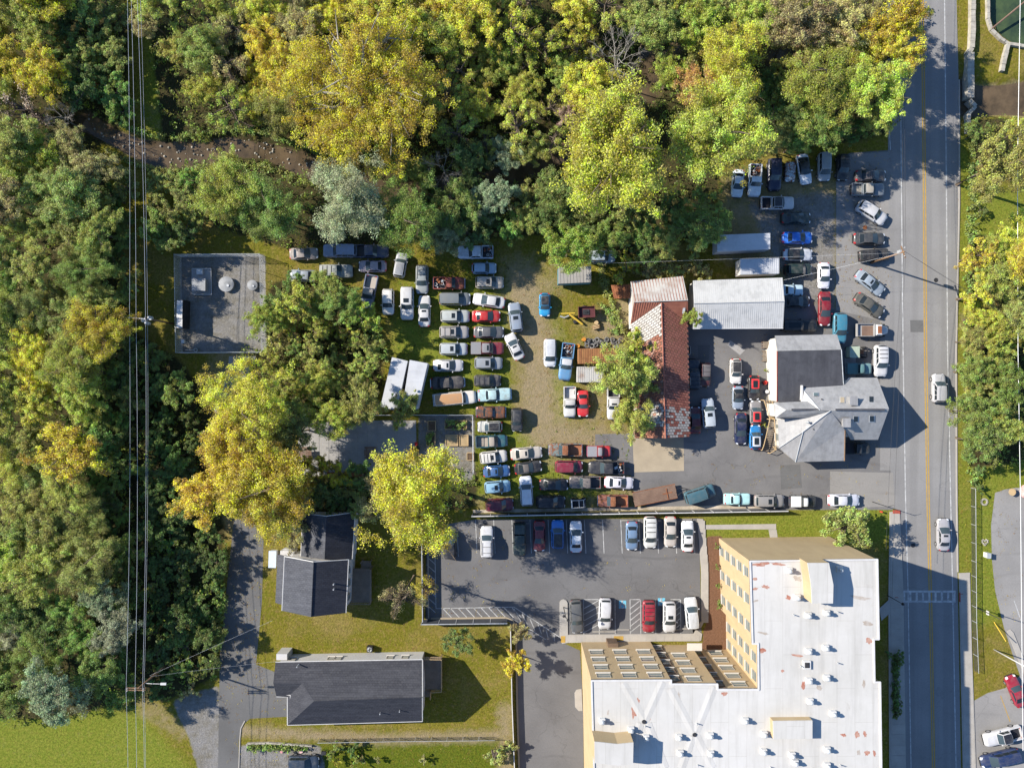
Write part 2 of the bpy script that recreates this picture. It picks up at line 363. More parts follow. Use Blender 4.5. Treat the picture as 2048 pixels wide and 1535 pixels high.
litter = blur(fx, 5)
dirt = np.zeros(XX.shape)
for line, w, a in (([(1045, 560), (1062, 640), (1075, 740), (1078, 820), (1095, 872), (1160, 885), (1260, 900)], 30, 1.0), ([(1180, 700), (1190, 780), (1185, 850), (1230, 870)], 22, .6),
                   ([(1060, 590), (1110, 560)], 20, .6), ([(1205, 650), (1240, 690)], 22, .9), ([(1080, 900), (1190, 960), (1300, 1005)], 18, .6), ([(960, 1000), (1260, 1012)], 14, .5),
                   ([(470, 1460), (760, 1478), (1010, 1470)], 9, .9), ([(1010, 1420), (1012, 1535)], 12, .8), ([(290, 1410), (360, 1460)], 14, .55), ([(1930, 640), (2048, 632)], 10, .5),
                   ([(455, 715), (430, 790), (440, 900), (470, 1050)], 22, .8), ([(320, 230), (420, 150)], 20, .3)):
    dirt = np.maximum(dirt, a * np.clip(1.25 - dist(line) / (w * 1.9), 0, 1))
dirt = np.maximum(dirt, .8 * blur(inside([(1450, 340), (1672, 340), (1672, 640), (1570, 640), (1570, 550), (1430, 520)]), 8))
dirt = np.maximum(dirt, blur(inside([(1200, 640), (1265, 560), (1268, 720), (1190, 700)]), 3) * .9)
dirt = np.maximum(dirt, np.clip((carve - .25) * 2, 0, 1))
lush = np.zeros(XX.shape); dlawn = np.zeros(XX.shape)
for poly in ([(560, 1482), (1000, 1478), (1000, 1560), (560, 1560)],): dlawn = np.maximum(dlawn, blur(inside(poly), 3))
for poly in ([(-200, 1380), (280, 1420), (400, 1560), (-200, 1700)], [(1405, 1028), (1790, 1005), (1790, 1085), (1405, 1075)], [(800, 560), (1020, 560), (1020, 860), (880, 800), (780, 700)], [(930, 840), (1010, 840), (1240, 960), (1240, 1000), (940, 1000)], [(1936, 380), (2060, 380), (2060, 480), (1936, 480)], [(1940, 890), (2300, 890), (2300, 960), (2000, 980), (2010, 1240), (1930, 1260)],
             [(1915, 260), (1940, 260), (1936, 1200), (1915, 1140)], [(1105, 600), (1150, 760), (1140, 850), (1110, 850)], [(290, 60), (400, 260), (350, 330), (280, 260)], [(1720, 520), (1790, 520), (1790, 545), (1722, 545)]):
    lush = np.maximum(lush, blur(inside(poly), 6))
grav = np.zeros(XX.shape)
for poly in ([(362, 512), (532, 512), (532, 708), (362, 708)], [(345, 1400), (440, 1370), (440, 1600), (415, 1600), (380, 1480)], [(478, 1492), (640, 1490), (660, 1600), (478, 1600)], [(838, 830), (946, 830), (946, 960), (838, 960)]):
    grav = np.maximum(grav, blur(inside(poly), 2))
grav = np.maximum(grav, .75 * blur(inside([(1490, 400), (1672, 380), (1672, 640), (1570, 640), (1570, 550), (1545, 520)]), 10))
mulch = blur(inside([(1412, 1072), (1442, 1072), (1500, 1300), (1400, 1305), (1416, 1220)]), 1)
nv = XX.size; NXc = XX.shape[1]
co = np.stack([XX, YY, ZZ], -1).reshape(-1, 3)
idx = np.arange(nv).reshape(XX.shape)
quads = np.stack([idx[:-1, :-1], idx[:-1, 1:], idx[1:, 1:], idx[1:, :-1]], -1).reshape(-1, 4)
def np_mesh(name, co, quads, mats, smooth=False):
    me = bpy.data.meshes.new(name); me.vertices.add(len(co)); me.vertices.foreach_set('co', np.ascontiguousarray(co, np.float32).ravel())
    me.loops.add(quads.size); me.loops.foreach_set('vertex_index', np.ascontiguousarray(quads, np.int32).ravel())
    me.polygons.add(len(quads)); me.polygons.foreach_set('loop_start', np.arange(0, quads.size, quads.shape[1], dtype=np.int32))
    me.update(calc_edges=True)
    for m in mats: me.materials.append(m)
    if smooth: me.polygons.foreach_set('use_smooth', np.ones(len(quads), bool))
    return me
gm = np_mesh('ground', co, quads, [], True)
def attr(me, name, arr):
    a = me.attributes.new(name, 'FLOAT_COLOR', 'POINT'); a.data.foreach_set('color', np.ascontiguousarray(arr, np.float32).ravel())
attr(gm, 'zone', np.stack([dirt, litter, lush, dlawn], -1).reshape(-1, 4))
attr(gm, 'zone2', np.stack([grav, mulch, np.clip((carve - .5) * 3, 0, 1), np.ones_like(dirt)], -1).reshape(-1, 4))
def M_ground():
    b = NB('ground'); p = b.coord()
    a1 = b.n('ShaderNodeAttribute', attribute_name='zone'); a2 = b.n('ShaderNodeAttribute', attribute_name='zone2')
    s1 = b.n('ShaderNodeSeparateColor'); s2 = b.n('ShaderNodeSeparateColor'); b.l(a1.outputs['Color'], s1.inputs[0]); b.l(a2.outputs['Color'], s2.inputs[0])
    n1 = b.noise(p, .22, 5, .65); n2 = b.noise(p, 1.6, 4, .7); n3 = b.noise(p, 3.4, 4, .8); n4 = b.noise(p, 2.0, 4, .75)
    grass = b.mix(b.ramp(n1, .35, .65), (.165, .142, .020), (.128, .128, .016)); grass = b.mix(b.ramp(n2, .5, .72), grass, (.235, .165, .055)); grass = b.mix(b.math('MULTIPLY', b.ramp(b.noise(p, .09, 5, .7), .48, .68), .6), grass, (.25, .185, .075))
    lushc = b.mix(b.ramp(n2, .35, .65), (.125, .165, .020), (.185, .195, .030))
    col = b.mix(b.math('MULTIPLY', s1.outputs[2], .9), grass, lushc)
    col = b.mix(a1.outputs['Alpha'], col, b.mix(b.ramp(n2, .35, .65), (.075, .105, .010), (.115, .12, .014)))
    df = b.ramp(b.math('ADD', s1.outputs[0], b.math('MULTIPLY', b.math('SUBTRACT', b.noise(p, .7, 6, .75), .5), 1.9)), .15, 1.0)
    dcol = b.mix(b.ramp(n4, .35, .65), (.285, .22, .13), (.225, .185, .11)); col = b.mix(df, col, dcol)
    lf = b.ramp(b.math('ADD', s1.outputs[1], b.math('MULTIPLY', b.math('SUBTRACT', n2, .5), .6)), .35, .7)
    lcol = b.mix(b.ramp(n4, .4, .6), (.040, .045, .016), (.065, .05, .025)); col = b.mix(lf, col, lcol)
    gcol = b.mix(b.ramp(b.noise(p, 6, 3, .8), .3, .7), (.165, .16, .155), (.25, .24, .228)); gcol = b.mix(b.math('MULTIPLY', b.ramp(b.noise(p, .45, 6, .75), .42, .62), .75), gcol, (.135, .12, .085)); gcol = b.mix(b.math('MULTIPLY', b.ramp(b.noise(p, 2.2, 4, .8), .5, .7), .5), gcol, (.33, .31, .28)); gmask = b.ramp(b.math('ADD', s2.outputs[0], b.math('MULTIPLY', b.math('SUBTRACT', n2, .5), .5)), .3, .6); col = b.mix(b.ramp(b.math('ADD', s2.outputs[0], b.math('MULTIPLY', b.math('SUBTRACT', n2, .5), .5)), .3, .6), col, gcol)
    mcol = b.mix(b.ramp(n3, .35, .65), (.20, .11, .065), (.13, .07, .045)); col = b.mix(b.ramp(s2.outputs[1], .4, .6), col, mcol)
    col = b.mix(s2.outputs[2], col, (.12, .085, .05))
    b.b.inputs['Specular IOR Level'].default_value = .03; col = b.mix(b.math('SUBTRACT', .95, b.math('MULTIPLY', b.math('MAXIMUM', df, gmask), .68)), col, b.mix(b.ramp(n3, .25, .75), (.35, .35, .35), (1.65, 1.65, 1.65)), 'MULTIPLY'); b.bump(n3, .8, .15)
    return b.out(col, .95)
gm.materials.append(M_ground()); place('ground', gm, None, kind='structure')
# water in the creek and the walled pond
def ribbon(line, w, z):
    mb = MB(); pts = [P(*q, z) for q in line]; rows = []
    for k, p in enumerate(pts):
        d = (pts[min(k + 1, len(pts) - 1)] - pts[max(k - 1, 0)]); d.z = 0; d.normalize(); n = Vector((-d.y, d.x, 0)); rows.append((p - n * w, p + n * w))
    return mb.grid(rows)
def M_water(name, c, c2):
    b = NB(name); p = b.coord(); col = b.mix(b.ramp(b.noise(p, .5, 4), .35, .65), c, c2); b.bump(b.noise(p, 3.0, 3), .35, .06)
    return b.out(col, .05)
MT['water'] = M_water('creek_water', (.12, .085, .05), (.06, .045, .028)); MT['pondwater'] = M_water('pond_water', (.03, .05, .03), (.06, .09, .04))
ribbon(CREEK, 3.6, -.55).build('creek', MT['water'], None, kind='structure')
c0 = P(2062, 10); MB().cone(c0.x, c0.y, -.62, -.6, 6.2, 6.2, 28).build('pond', MT['pondwater'], None, kind='structure')

def sheet(name, pts, z, mat, **kw):
    return MB().poly([P(x, y)[:2] + (z,) if False else (P(x, y).x, P(x, y).y, z) for x, y in (pts if area(pts) < 0 else pts[::-1])]).build(name, mat, None, kind='structure', **kw)
def area(p): return sum(p[i][0] * p[(i + 1) % len(p)][1] - p[(i + 1) % len(p)][0] * p[i][1] for i in range(len(p)))
ROADC = [(1835, -1800), (1844, 0), (1846.5, 160), (1849, 410), (1851, 700), (1856, 1000), (1861, 1203), (1867, 1535), (1873, 1900)]
ROADL = [(1790, -1800), (1800, 0), (1801, 160), (1803, 410), (1806, 700), (1811, 1000), (1816, 1180), (1822, 1535), (1828, 1900)]
ROADR = [(1878, -1800), (1889, 0), (1890.6, 160), (1893, 410), (1895, 700), (1900, 940), (1905, 1175), (1912, 1535), (1918, 1900)]
EDGER = [(1903, -1800), (1913, 0), (1917, 160), (1917, 410), (1911, 700), (1912, 1000), (1915, 1150), (1922, 1535), (1926, 1900)]
road_poly = [(1763, -1800), (1774, 0), (1776, 300), (1782, 1015), (1800, 1020), (1806, 1180), (1811, 1535), (1818, 1900)] + EDGER[::-1]
sheet('lot_asphalt', [(1672, 318), (1700, 306), (1782, 300), (1786, 1019), (1560, 1019), (1300, 1020), (1262, 975), (1262, 940), (1200, 948), (1188, 905), (1192, 868), (1262, 866), (1290, 880), (1330, 640), (1378, 650), (1378, 600), (1540, 600), (1572, 556), (1600, 600), (1672, 620)], .008, MT['asphalt'])
sheet('road', road_poly, .012, MT['road'])
def line(name, pts, w, mat, z=.018, dash=None):
    mb = MB(); q = [P(*p) for p in pts]
    for a, b in zip(q[:-1], q[1:]):
        d = (b - a).normalized(); n = Vector((-d.y, d.x, 0)) * w / 2
        mb.poly([(a - n).to_tuple()[:2] + (z,), (b - n).to_tuple()[:2] + (z,), (b + n).to_tuple()[:2] + (z,), (a + n).to_tuple()[:2] + (z,)][::1])
    return mb.build(name, mat, None, kind='structure')
line('road_edge_line', ROADL, .16, MT['paintwhite']); line('road_edge_line', ROADR, .16, MT['paintwhite'])
line('centre_line', [(x - 2.2, y) for x, y in ROADC], .17, MT['paintyellow']); line('centre_line', [(x + 2.2, y) for x, y in ROADC], .17, MT['paintyellow'])
line('apron_line', [(1776, 130), (1777, 240), (1781, 300)], .12, MT['paintwhite'])
# crossing
for y in (1182, 1202): line('crossing_line', [(1803, y), (1911, y)], .3, MT['paintwhite'], .022)
for k in range(9): line('crossing_bar', [(1808 + k * 12.6, 1182), (1808 + k * 12.6, 1202)], .32, MT['paintwhite'], .026)
PALE = M_asphalt('asphalt_apron', (.25, .24, .23), (.205, .20, .193), .4, .35)
sheet('roadside_apron', [(1673, 322), (1700, 309), (1783, 303), (1786, 700), (1786, 940), (1760, 940), (1760, 640), (1672, 620)], .0105, PALE)
sheet('pale_apron', [(1660, 942), (1786, 945), (1790, 1012), (1660, 1016)], .014, M_asphalt('asphalt_pale', (.26, .245, .225), (.22, .21, .195), .3, .3))
sheet('concrete_slab', [(1265, 874), (1367, 866), (1368, 941), (1268, 944)], .016, MT['tanconcrete'])
sheet('asphalt_patch', [(1190, 868), (1264, 866), (1266, 950), (1194, 948)], .012, MT['asphalt'])
# apartment car park
lot = [(852, 1082), (880, 1050), (950, 1038), (1398, 1036), (1403, 1268), (1120, 1282), (1160, 1300), (1166, 1400), (1172, 1900), (1042, 1900), (1036, 1535), (1032, 1258), (1018, 1242), (852, 1240)]
sheet('parking_asphalt', lot, .008, MT['newasphalt'])
sheet('dark_strip', [(853, 1110), (880, 1108), (884, 1236), (854, 1238)], .013, MT['drive'])
for k in range(13):
    x = 951 + k * 36.3
    if x < 1400: line('stall_line', [(x, 1039), (x + 3, 1106)], .1, MT['paintwhite'])
line('stall_line', [(914, 1060), (917, 1112)], .1, MT['paintwhite'])
for k in range(10): line('hatch_line', [(885 + k * 15.5, 1215), (903 + k * 15.5, 1234)], .12, MT['paintwhite'])
line('hatch_line', [(872, 1216), (1030, 1213)], .1, MT['paintwhite'])
for k in range(7): line('hatch_line', [(853, 1112 + k * 16), (871, 1128 + k * 16)], .11, MT['paintwhite'], .02)
line('hatch_line', [(870, 1108), (872, 1216)], .1, MT['paintwhite'], .021)
line('hatch_line', [(1028, 1213), (1122, 1275)], .1, MT['paintwhite']); line('hatch_line', [(1024, 1236), (1092, 1278)], .1, MT['paintwhite'])
for k in range(6): line('hatch_line', [(1028 + k * 16, 1216 + k * 10.5), (1044 + k * 13, 1246 + k * 7)], .1, MT['paintwhite'])
for x in (1167, 1198, 1230, 1260, 1281, 1311, 1361, 1390): line('stall_line', [(x, 1198), (x + .6, 1268)], .1, MT['paintwhite'])
for x0, x1 in ((1168, 1197), (1260, 1280), (1341, 1360)):
    line('hatch_line', [(x0, 1198), (x1, 1198)], .1, MT['paintwhite'], .02)
    for k in range(5): line('hatch_line', [(x0, 1216 + k * 12), (x1, 1200 + k * 12)], .11, MT['paintwhite'], .021)
for x, y in ((1245, 1208), (1323, 1203)):   # blue square with the wheelchair mark
    c = P(x, y); MB().box(c.x, c.y, .017, .019, 1.1, 1.2).build('accessible_bay_marking', MT['paintblue'], None, kind='structure')
    mb = MB(); mb.torus((c.x - .02, c.y - .2, .024), .36, .075, N=14, n=4); mb.tube([(c.x - .05, c.y + .38, .024), (c.x - .05, c.y, .024), (c.x + .22, c.y, .024), (c.x + .33, c.y - .34, .024)], .07, 4)
    mb.cone(c.x - .05, c.y + .48, .02, .04, .14, .14, 8); mb.build('wheelchair_marking', MT['paintwhite'], None, kind='structure')
# raised pavements with slabs and kerbs
def pavement(name, pts, z=.13, mat='concrete', slab=None):
    q = [P(*p) for p in pts]; o = MB().prism(q, -.05, z, 0).build(name, MT[mat], None, kind='structure'); return o
def slabs(parent, x0, y0, x1, y1, nx, ny, z, mat, gap=.02, zh=.02, name='slab'):
    a, b = P(x0, y0), P(x1, y1); w = (b.x - a.x) / nx; h = (a.y - b.y) / ny
    me = MB().box(0, 0, 0, zh, w - gap, h - gap).mesh(name, MT[mat])
    for i in range(nx):
        for j in range(ny): place(name, me, parent, (a.x + (i + .5) * w, a.y - (j + .5) * h, z + random.uniform(0, .006)))
pv = pavement('pavement', [(1384, 1252), (1402, 1254), (1416, 1225), (1416, 1125), (1406, 1037), (1394, 1036), (1402, 1140), (1402, 1240), (1386, 1266), (1130, 1268), (1133, 1284), (1402, 1280), (1404, 1266)][::1], .12)
for i, (a, b) in enumerate(zip(np.arange(1040, 1240, 17), np.arange(1057, 1257, 17))):
    xo = 1396 + 7 * min(1, (a - 1040) / 90); slabs(pv, xo, a, xo + 13.5, b, 1, 1, .121, 'concrete')
slabs(pv, 1135, 1269, 1399, 1281, 15, 1, .121, 'concrete')
pavement('path', [(1410, 1049), (1552, 1047), (1552, 1058), (1411, 1058)], .03); pavement('path', [(1537, 1058.5), (1553, 1058.5), (1556, 1080), (1541, 1080)], .03)
pw = pavement('pavement', [(1779, 1023), (1799, 1021), (1806, 1180), (1811, 1535), (1818, 1900), (1784, 1900), (1778, 1535), (1776, 1200)], .13)
for k in range(26): slabs(pw, 1780 + k * .05, 1026 + k * 21, 1798 + k * .5, 1046 + k * 21, 1, 1, .131, 'concrete')
pe = pavement('pavement', [(1917, 1145), (1939, 1144), (1943, 1300), (1951, 1535), (1958, 1900), (1930, 1900), (1925, 1535), (1920, 1300)], .13)
for k in range(20): slabs(pe, 1919 + k * .45, 1147 + k * 20, 1938 + k * .6, 1166 + k * 20, 1, 1, .131, 'concrete')
pavement('pavement', [(1560, 1150 + 120), (1562, 1270), (1563, 1272)], .1)
for x, y, w, h in ((1792, 1023, 15, 8), (1792, 1193, 7, 19), (1921, 1193, 8, 19)):
    a = P(x, y); MB().box(a.x, a.y, .131, .145, w * S, h * S).build('tactile_paving', MT['redpaver'], None, kind='structure')
sheet('building_walk', [(1757, 1216), (1790, 1186), (1804, 1190), (1800, 1206), (1762, 1240)], .14, MT['concrete'])
kb = line; 
def kerb(name, pts, w=.16, z=.13, mat='concrete'):
    mb = MB(); q = [P(*p) for p in pts]
    for a, b in zip(q[:-1], q[1:]):
        d = b - a; mb.box((a.x + b.x) / 2, (a.y + b.y) / 2, -.05, z, d.length, w, math.atan2(d.y, d.x))
    return mb.build(name, MT[mat], None, kind='structure')
kerb('kerb', [(x + 1, y) for x, y in EDGER if 150 < y < 1150] + [(1915, 1143)], .18, .12)
kerb('kerb', [(862, 1236), (1012, 1234), (1026, 1240), (1032, 1258), (1034, 1400), (1040, 1600)], .25, .14, 'tanconcrete')
kerb('kerb', [(856, 1085), (857, 1236)], .2, .14); kerb('kerb', [(490, 1440), (482, 1455), (480, 1475), (478, 1535)], .15, .1)
pavement('traffic_island', [(1119, 1204), (1122, 1199), (1127, 1197), (1132, 1199), (1135, 1204), (1136, 1284), (1124, 1286), (1119, 1270)], .14)
for x, y, w, h in ((1126, 1277, 9, 13), (1237, 1275, 19, 9)):
    a = P(x, y); MB().box(a.x, a.y, .15, .156, w * S, h * S).build('yellow_kerb_paint', MT['paintyellow'], None, kind='structure')
pavement('bay_island', [(1149, 1385), (1153, 1378), (1163, 1376), (1165, 1420), (1157, 1420), (1150, 1412)], .14)
# drives, paths, right hand lot
sheet('driveway', [(468, 1040), (500, 1030), (527, 1080), (524, 1200), (512, 1328), (548, 1342), (575, 1345), (575, 1432), (500, 1436), (484, 1450), (477, 1480), (476, 1900), (428, 1900), (436, 1535), (440, 1300), (456, 1150)], .008, MT['drive'])
sheet('gravel_path', [(458, 712), (512, 712), (500, 745), (470, 790), (430, 830), (425, 780), (455, 750)], .006, MT['greyconcrete'])
sheet('roadside_lot', [(1990, 985), (2010, 978), (2030, 975), (2400, 960), (2400, 1900), (1956, 1900), (1948, 1400), (1975, 1385), (2010, 1375), (2040, 1350), (2026, 1310), (2008, 1255), (1990, 1180), (1984, 1120), (1982, 1050)], .008, M_asphalt('asphalt_old', (.27, .26, .25), (.215, .208, .20), .5, .35))
line('bay_line', [(2001, 1390), (2020, 1442)], .12, MT['paintyellow']); line('bay_line', [(2028, 1200), (2042, 1240)], .12, MT['paintwhite'])
pavement('kerb_island', [(2013, 1262), (2020, 1258), (2026, 1264), (2060, 1350), (2050, 1352)], .14)
# patio of big slabs inside the fenced yard
pt = MB().prism([P(596, 842), P(832, 840), P(834, 948), P(596, 952)], -.05, .03).build('patio', MT['greyconcrete'], None, kind='structure')
slabs(pt, 600, 846, 832, 944, 12, 5, .031, 'greyconcrete', .05, .03)
MB().box(*P(713, 945)[:2], .0, .05, 9, 1.2).build('brick_path', MT['redpaver'], None, kind='structure')

for x, y in ((1872, 560), (1826, 1090), (1730, 455)):
    q = P(x, y); MB().cone(q.x, q.y, .0, .022, .34, .34, 18).build('manhole_cover', MT['darkmetal'] if x != 1730 else MT['rust'], None, kind='structure')
for pts in ([(1560, 930), (1600, 928), (1604, 975), (1562, 978)], [(1395, 690), (1420, 690), (1418, 720), (1396, 718)], [(1690, 700), (1712, 702), (1710, 800), (1688, 798)], [(1820, 640), (1846, 640), (1847, 664), (1821, 664)], [(1460, 680), (1490, 700), (1480, 710), (1455, 690)], [(1180, 1120), (1230, 1122), (1230, 1132), (1180, 1131)]):
    sheet('asphalt_patch', pts, .0165, MT['drive'] if pts[0][0] not in (1460, 1690) else MT['greyconcrete'])
# ---------------------------------------------------------------- vehicles
def lerp(a, b, t): return a + (b - a) * t
def interp(tab, x):
    for (x0, *a), (x1, *b) in zip(tab[:-1], tab[1:]):
        if x <= x1:
            t = 0 if x1 == x0 else max(0, (x - x0) / (x1 - x0)); return [lerp(p, q, t) for p, q in zip(a, b)]
    return list(tab[-1][1:])
# kind: length, width, roof height, deck profile [(x, z)] rear->front, cabin (rear base, rear roof, front roof, front base), roof width ratio, extras
KIND = {
 'sedan':   dict(L=4.8, W=1.84, H=1.46, deck=[(-.5, .62), (-.485, .95), (-.30, 1.06), (.23, .98), (.42, .84), (.49, .70), (.5, .5)], cab=(-.35, -.20, .045, .245), rw=.74, rnd=1.0, panes=2),
 'coupe':   dict(L=4.5, W=1.82, H=1.34, deck=[(-.5, .6), (-.485, .9), (-.30, 1.0), (.20, .95), (.42, .80), (.49, .66), (.5, .5)], cab=(-.36, -.17, .02, .19), rw=.70, rnd=1.0, panes=1),
 'suv':     dict(L=4.75, W=1.92, H=1.76, deck=[(-.5, .7), (-.49, 1.05), (-.30, 1.12), (.22, 1.09), (.42, .98), (.49, .82), (.5, .55)], cab=(-.485, -.42, .07, .235), rw=.78, rnd=.8, panes=3),
 'bigsuv':  dict(L=5.3, W=2.0, H=1.9, deck=[(-.5, .7), (-.49, 1.1), (-.30, 1.18), (.22, 1.15), (.45, 1.08), (.495, .9), (.5, .6)], cab=(-.487, -.45, .06, .19), rw=.82, rnd=.6, panes=3),
 'van':     dict(L=5.0, W=1.96, H=1.78, deck=[(-.5, .7), (-.49, 1.02), (-.30, 1.10), (.26, 1.06), (.42, .93), (.49, .76), (.5, .5)], cab=(-.49, -.45, .13, .305), rw=.78, rnd=1.0, panes=3),
 'bigvan':  dict(L=5.4, W=2.02, H=2.15, deck=[(-.5, .8), (-.495, 1.15), (-.30, 1.2), (.26, 1.18), (.45, 1.1), (.495, .9), (.5, .6)], cab=(-.492, -.47, .16, .29), rw=.84, rnd=.6, panes=3),
 'hatch':   dict(L=3.9, W=1.72, H=1.46, deck=[(-.5, .6), (-.488, .9), (-.30, 1.02), (.22, .98), (.40, .88), (.485, .72), (.5, .5)], cab=(-.475, -.37, .045, .215), rw=.76, rnd=1.15, panes=2),
 'jeep':    dict(L=4.1, W=1.8, H=1.8, deck=[(-.5, .8), (-.497, 1.05), (-.30, 1.1), (.2, 1.08), (.45, 1.05), (.495, .95), (.5, .6)], cab=(-.49, -.475, .05, .10), rw=.86, rnd=.3, panes=2),
 'pickup':  dict(L=5.5, W=1.95, H=1.82, deck=[(-.5, .8), (-.1, 1.12), (.24, 1.10), (.45, 1.04), (.495, .9), (.5, .6)], cab=(-.085, -.06, .10, .215), rw=.80, rnd=.6, panes=1, bed=(-.495, -.095)),
 'crewcab': dict(L=5.7, W=1.98, H=1.86, deck=[(-.5, .8), (-.1, 1.13), (.24, 1.12), (.45, 1.05), (.495, .9), (.5, .6)], cab=(-.175, -.145, .075, .185), rw=.80, rnd=.6, panes=2, bed=(-.495, -.185)),
 'classic': dict(L=5.2, W=1.92, H=1.42, deck=[(-.5, .6), (-.495, .92), (-.30, 1.0), (.2, .98), (.47, .93), (.497, .75), (.5, .5)], cab=(-.27, -.17, .045, .145), rw=.76, rnd=.45, panes=2),
 'vintage': dict(L=5.2, W=1.9, H=1.6, deck=[(-.5, .5), (-.47, .85), (-.30, 1.05), (.15, 1.08), (.40, 1.05), (.485, .9), (.5, .5)], cab=(-.30, -.20, .05, .12), rw=.78, rnd=1.1, panes=2),
 'hearse':  dict(L=6.5, W=2.0, H=1.62, deck=[(-.5, .6), (-.497, 1.0), (-.30, 1.05), (.25, 1.02), (.47, .96), (.497, .78), (.5, .5)], cab=(-.492, -.465, .20, .265), rw=.84, rnd=.4, panes=3),
}
NST = 26
def car_meshes(kind):
    K = KIND[kind]; L, W, H = K['L'], K['W'], K['H']; hw = W / 2; out = {}
    x_back = -.5 if 'bed' not in K else K['bed'][1] - .002
    xs = [x_back + (.5 - x_back) * t for t in np.linspace(0, 1, NST)]
    xs = sorted(set(xs + [x_back + .008, .492, x_back + .02, .475]))
    def wid(x):
        e = .5 - abs(x) if 'bed' not in K or x > 0 else 1
        r = K['rnd']; a = max(0, 1 - e / .13); return hw * (1 - .34 * r * a ** 2.2 - .025 * max(0, 1 - e / .02))
    rows = []
    for x in xs:
        z = interp(K['deck'], x)[0]; w = wid(x); lo = .24 + (.12 * max(0, (abs(x) - .44) / .06))
        sec = [(w * .86, lo), (w * .985, lo + .16), (w, lo + (z - lo) * .55), (w * .975, z - .10), (w * .90, z - .02), (w * .55, z + .025), (0, z + .04)]
        ring = [(x * L, y, zz) for y, zz in sec] + [(x * L, -y, zz) for y, zz in sec[-2::-1]]
        rows.append(ring)
    mb = MB().grid(rows); mb.poly(rows[0]); mb.poly(rows[-1][::-1])
    mb.poly([rows[0][0], rows[-1][0], rows[-1][-1], rows[0][-1]])
    out['body'] = mb.mesh('body', MT['paint'], True)
    # cabin shell as five patches with crowned surfaces
    b0, r0, r1, b1 = [c * L for c in K['cab']]; rw = hw * K['rw']; bw = hw * .90
    zb = lambda x: interp(K['deck'], x / L)[0] - .01
    NU, NV = 6, 8
    def roofpt(u, v):   # u 0..1 rear->front, v -1..1
        x = lerp(r0, r1, u); bulge = .07 * L * .2 * (1 - v * v); x += bulge * ((u - .5) * 2) * .6
        wloc = rw * (1 - .05 * abs(u - .45) * 2); return Vector((x, v * wloc, H - .07 * abs(v) ** 3 - .05 * (2 * u - 1) ** 4 - .01 * v * v))
    def basef(v, front):
        x = b1 if front else b0; s = 1 if front else -1; xx = x + s * (.10 * (1 - v * v) - .06) ; w = min(bw, wid(x / L) * .95); return Vector((xx, v * w, zb(x) + .075 * (1 - v * v)))
    def front(u, v): return basef(v, True).lerp(roofpt(1, v), u)
    def rear(u, v): return basef(v, False).lerp(roofpt(0, v), u)
    def side(s):
        def f(u, t):
            bt = basef(s, False).lerp(basef(s, True), t); bt.z = zb(bt.x); bt.y = s * min(bw, wid(bt.x / L) * .95); return bt.lerp(roofpt(t, s), u)
        return f
    def patch(f, u0, u1, v0, v1, off=0.0, nu=4, nv=6, mb=None, flip=False):
        mb = mb or MB(); rows = []
        for i in range(nu + 1):
            r = []
            for j in range(nv + 1):
                u, v = lerp(u0, u1, i / nu), lerp(v0, v1, j / nv); p = f(u, v)
                if off:
                    e = .01; n = (f(u + e, v) - f(u - e, v)).cross(f(u, v + e) - f(u, v - e)); n.normalize()
                    c = p - Vector(((b0 + b1) / 2, 0, H * .6));
                    if n.dot(c) < 0: n = -n
                    p = p + n * off
                r.append(p)
            rows.append(r)
        return mb.grid(rows)
    sh = MB(); patch(roofpt, 0, 1, -1, 1, 0, NU, NV, sh); patch(front, 0, 1, -1, 1, 0, 3, NV, sh); patch(rear, 0, 1, -1, 1, 0, 3, NV, sh)
    for s in (-1, 1): patch(side(s), 0, 1, 0, 1, 0, 3, NU, sh)
    out['cabin'] = sh.mesh('cabin', MT['paint'], True)
    fl = kind in ('suv', 'bigsuv', 'van', 'bigvan', 'jeep', 'hearse', 'pickup', 'crewcab', 'hatch')
    out['windshield'] = patch(front, .06, .98, -.93, .93, .014).mesh('windshield', MT['glass2'], True)
    out['rear_window'] = patch(rear, .14 if not fl else .3, .93, -.86, .86, .012).mesh('rear_window', MT['glass'], True)
    np_ = K['panes']; sw = []
    for s in (-1, 1):
        for i in range(np_):
            t0, t1 = .07 + i * .86 / np_ + .015, .07 + (i + 1) * .86 / np_ - .015
            sw.append(patch(side(s), .14, .88, t0, t1, .012, 2, 3).mesh('side_window', MT['glass'], True))
    out['side_window'] = sw
    out['roof_panel'] = patch(roofpt, .03, .97, -.93, .93, .008, 5, 6).mesh('roof_panel', MT['paint'], True)
    out['sunroof'] = patch(roofpt, .64, .88, -.52, .52, .012, 2, 3).mesh('sunroof', MT['glass'], True)
    out['big_sunroof'] = patch(roofpt, .2, .86, -.55, .55, .014, 4, 3).mesh('sunroof', MT['glass'], True)
    out['roof_rack'] = (lambda m: [m.tube([roofpt(u, s * .84) + Vector((0, 0, .06)) for u in np.linspace(.08, .9, 5)], .028, 5) for s in (-1, 1)] and
                        [m.tube([roofpt(u, v) + Vector((0, 0, .07)) for v in (-.84, 0, .84)], .025, 5) for u in (.25, .62)] and m)(MB()).mesh('roof_rack', MT['darkmetal'])
    out['roof_ribs'] = (lambda m: [patch(roofpt, .08, .92, v - .045, v + .045, .03, 3, 1, m) for v in (-.66, -.4, -.13, .13, .4, .66)] and m)(MB()).mesh('roof_rib', MT['paint'])
    out['roof_bows'] = (lambda m: [patch(roofpt, u - .02, u + .02, -.85, .85, .02, 1, 4, m) for u in (.2, .45, .7)] and m)(MB()).mesh('roof_bow', MT['black'])
    # wheels
    wr = .33 if kind in ('sedan', 'coupe', 'hatch', 'van', 'classic', 'vintage', 'hearse') else .38
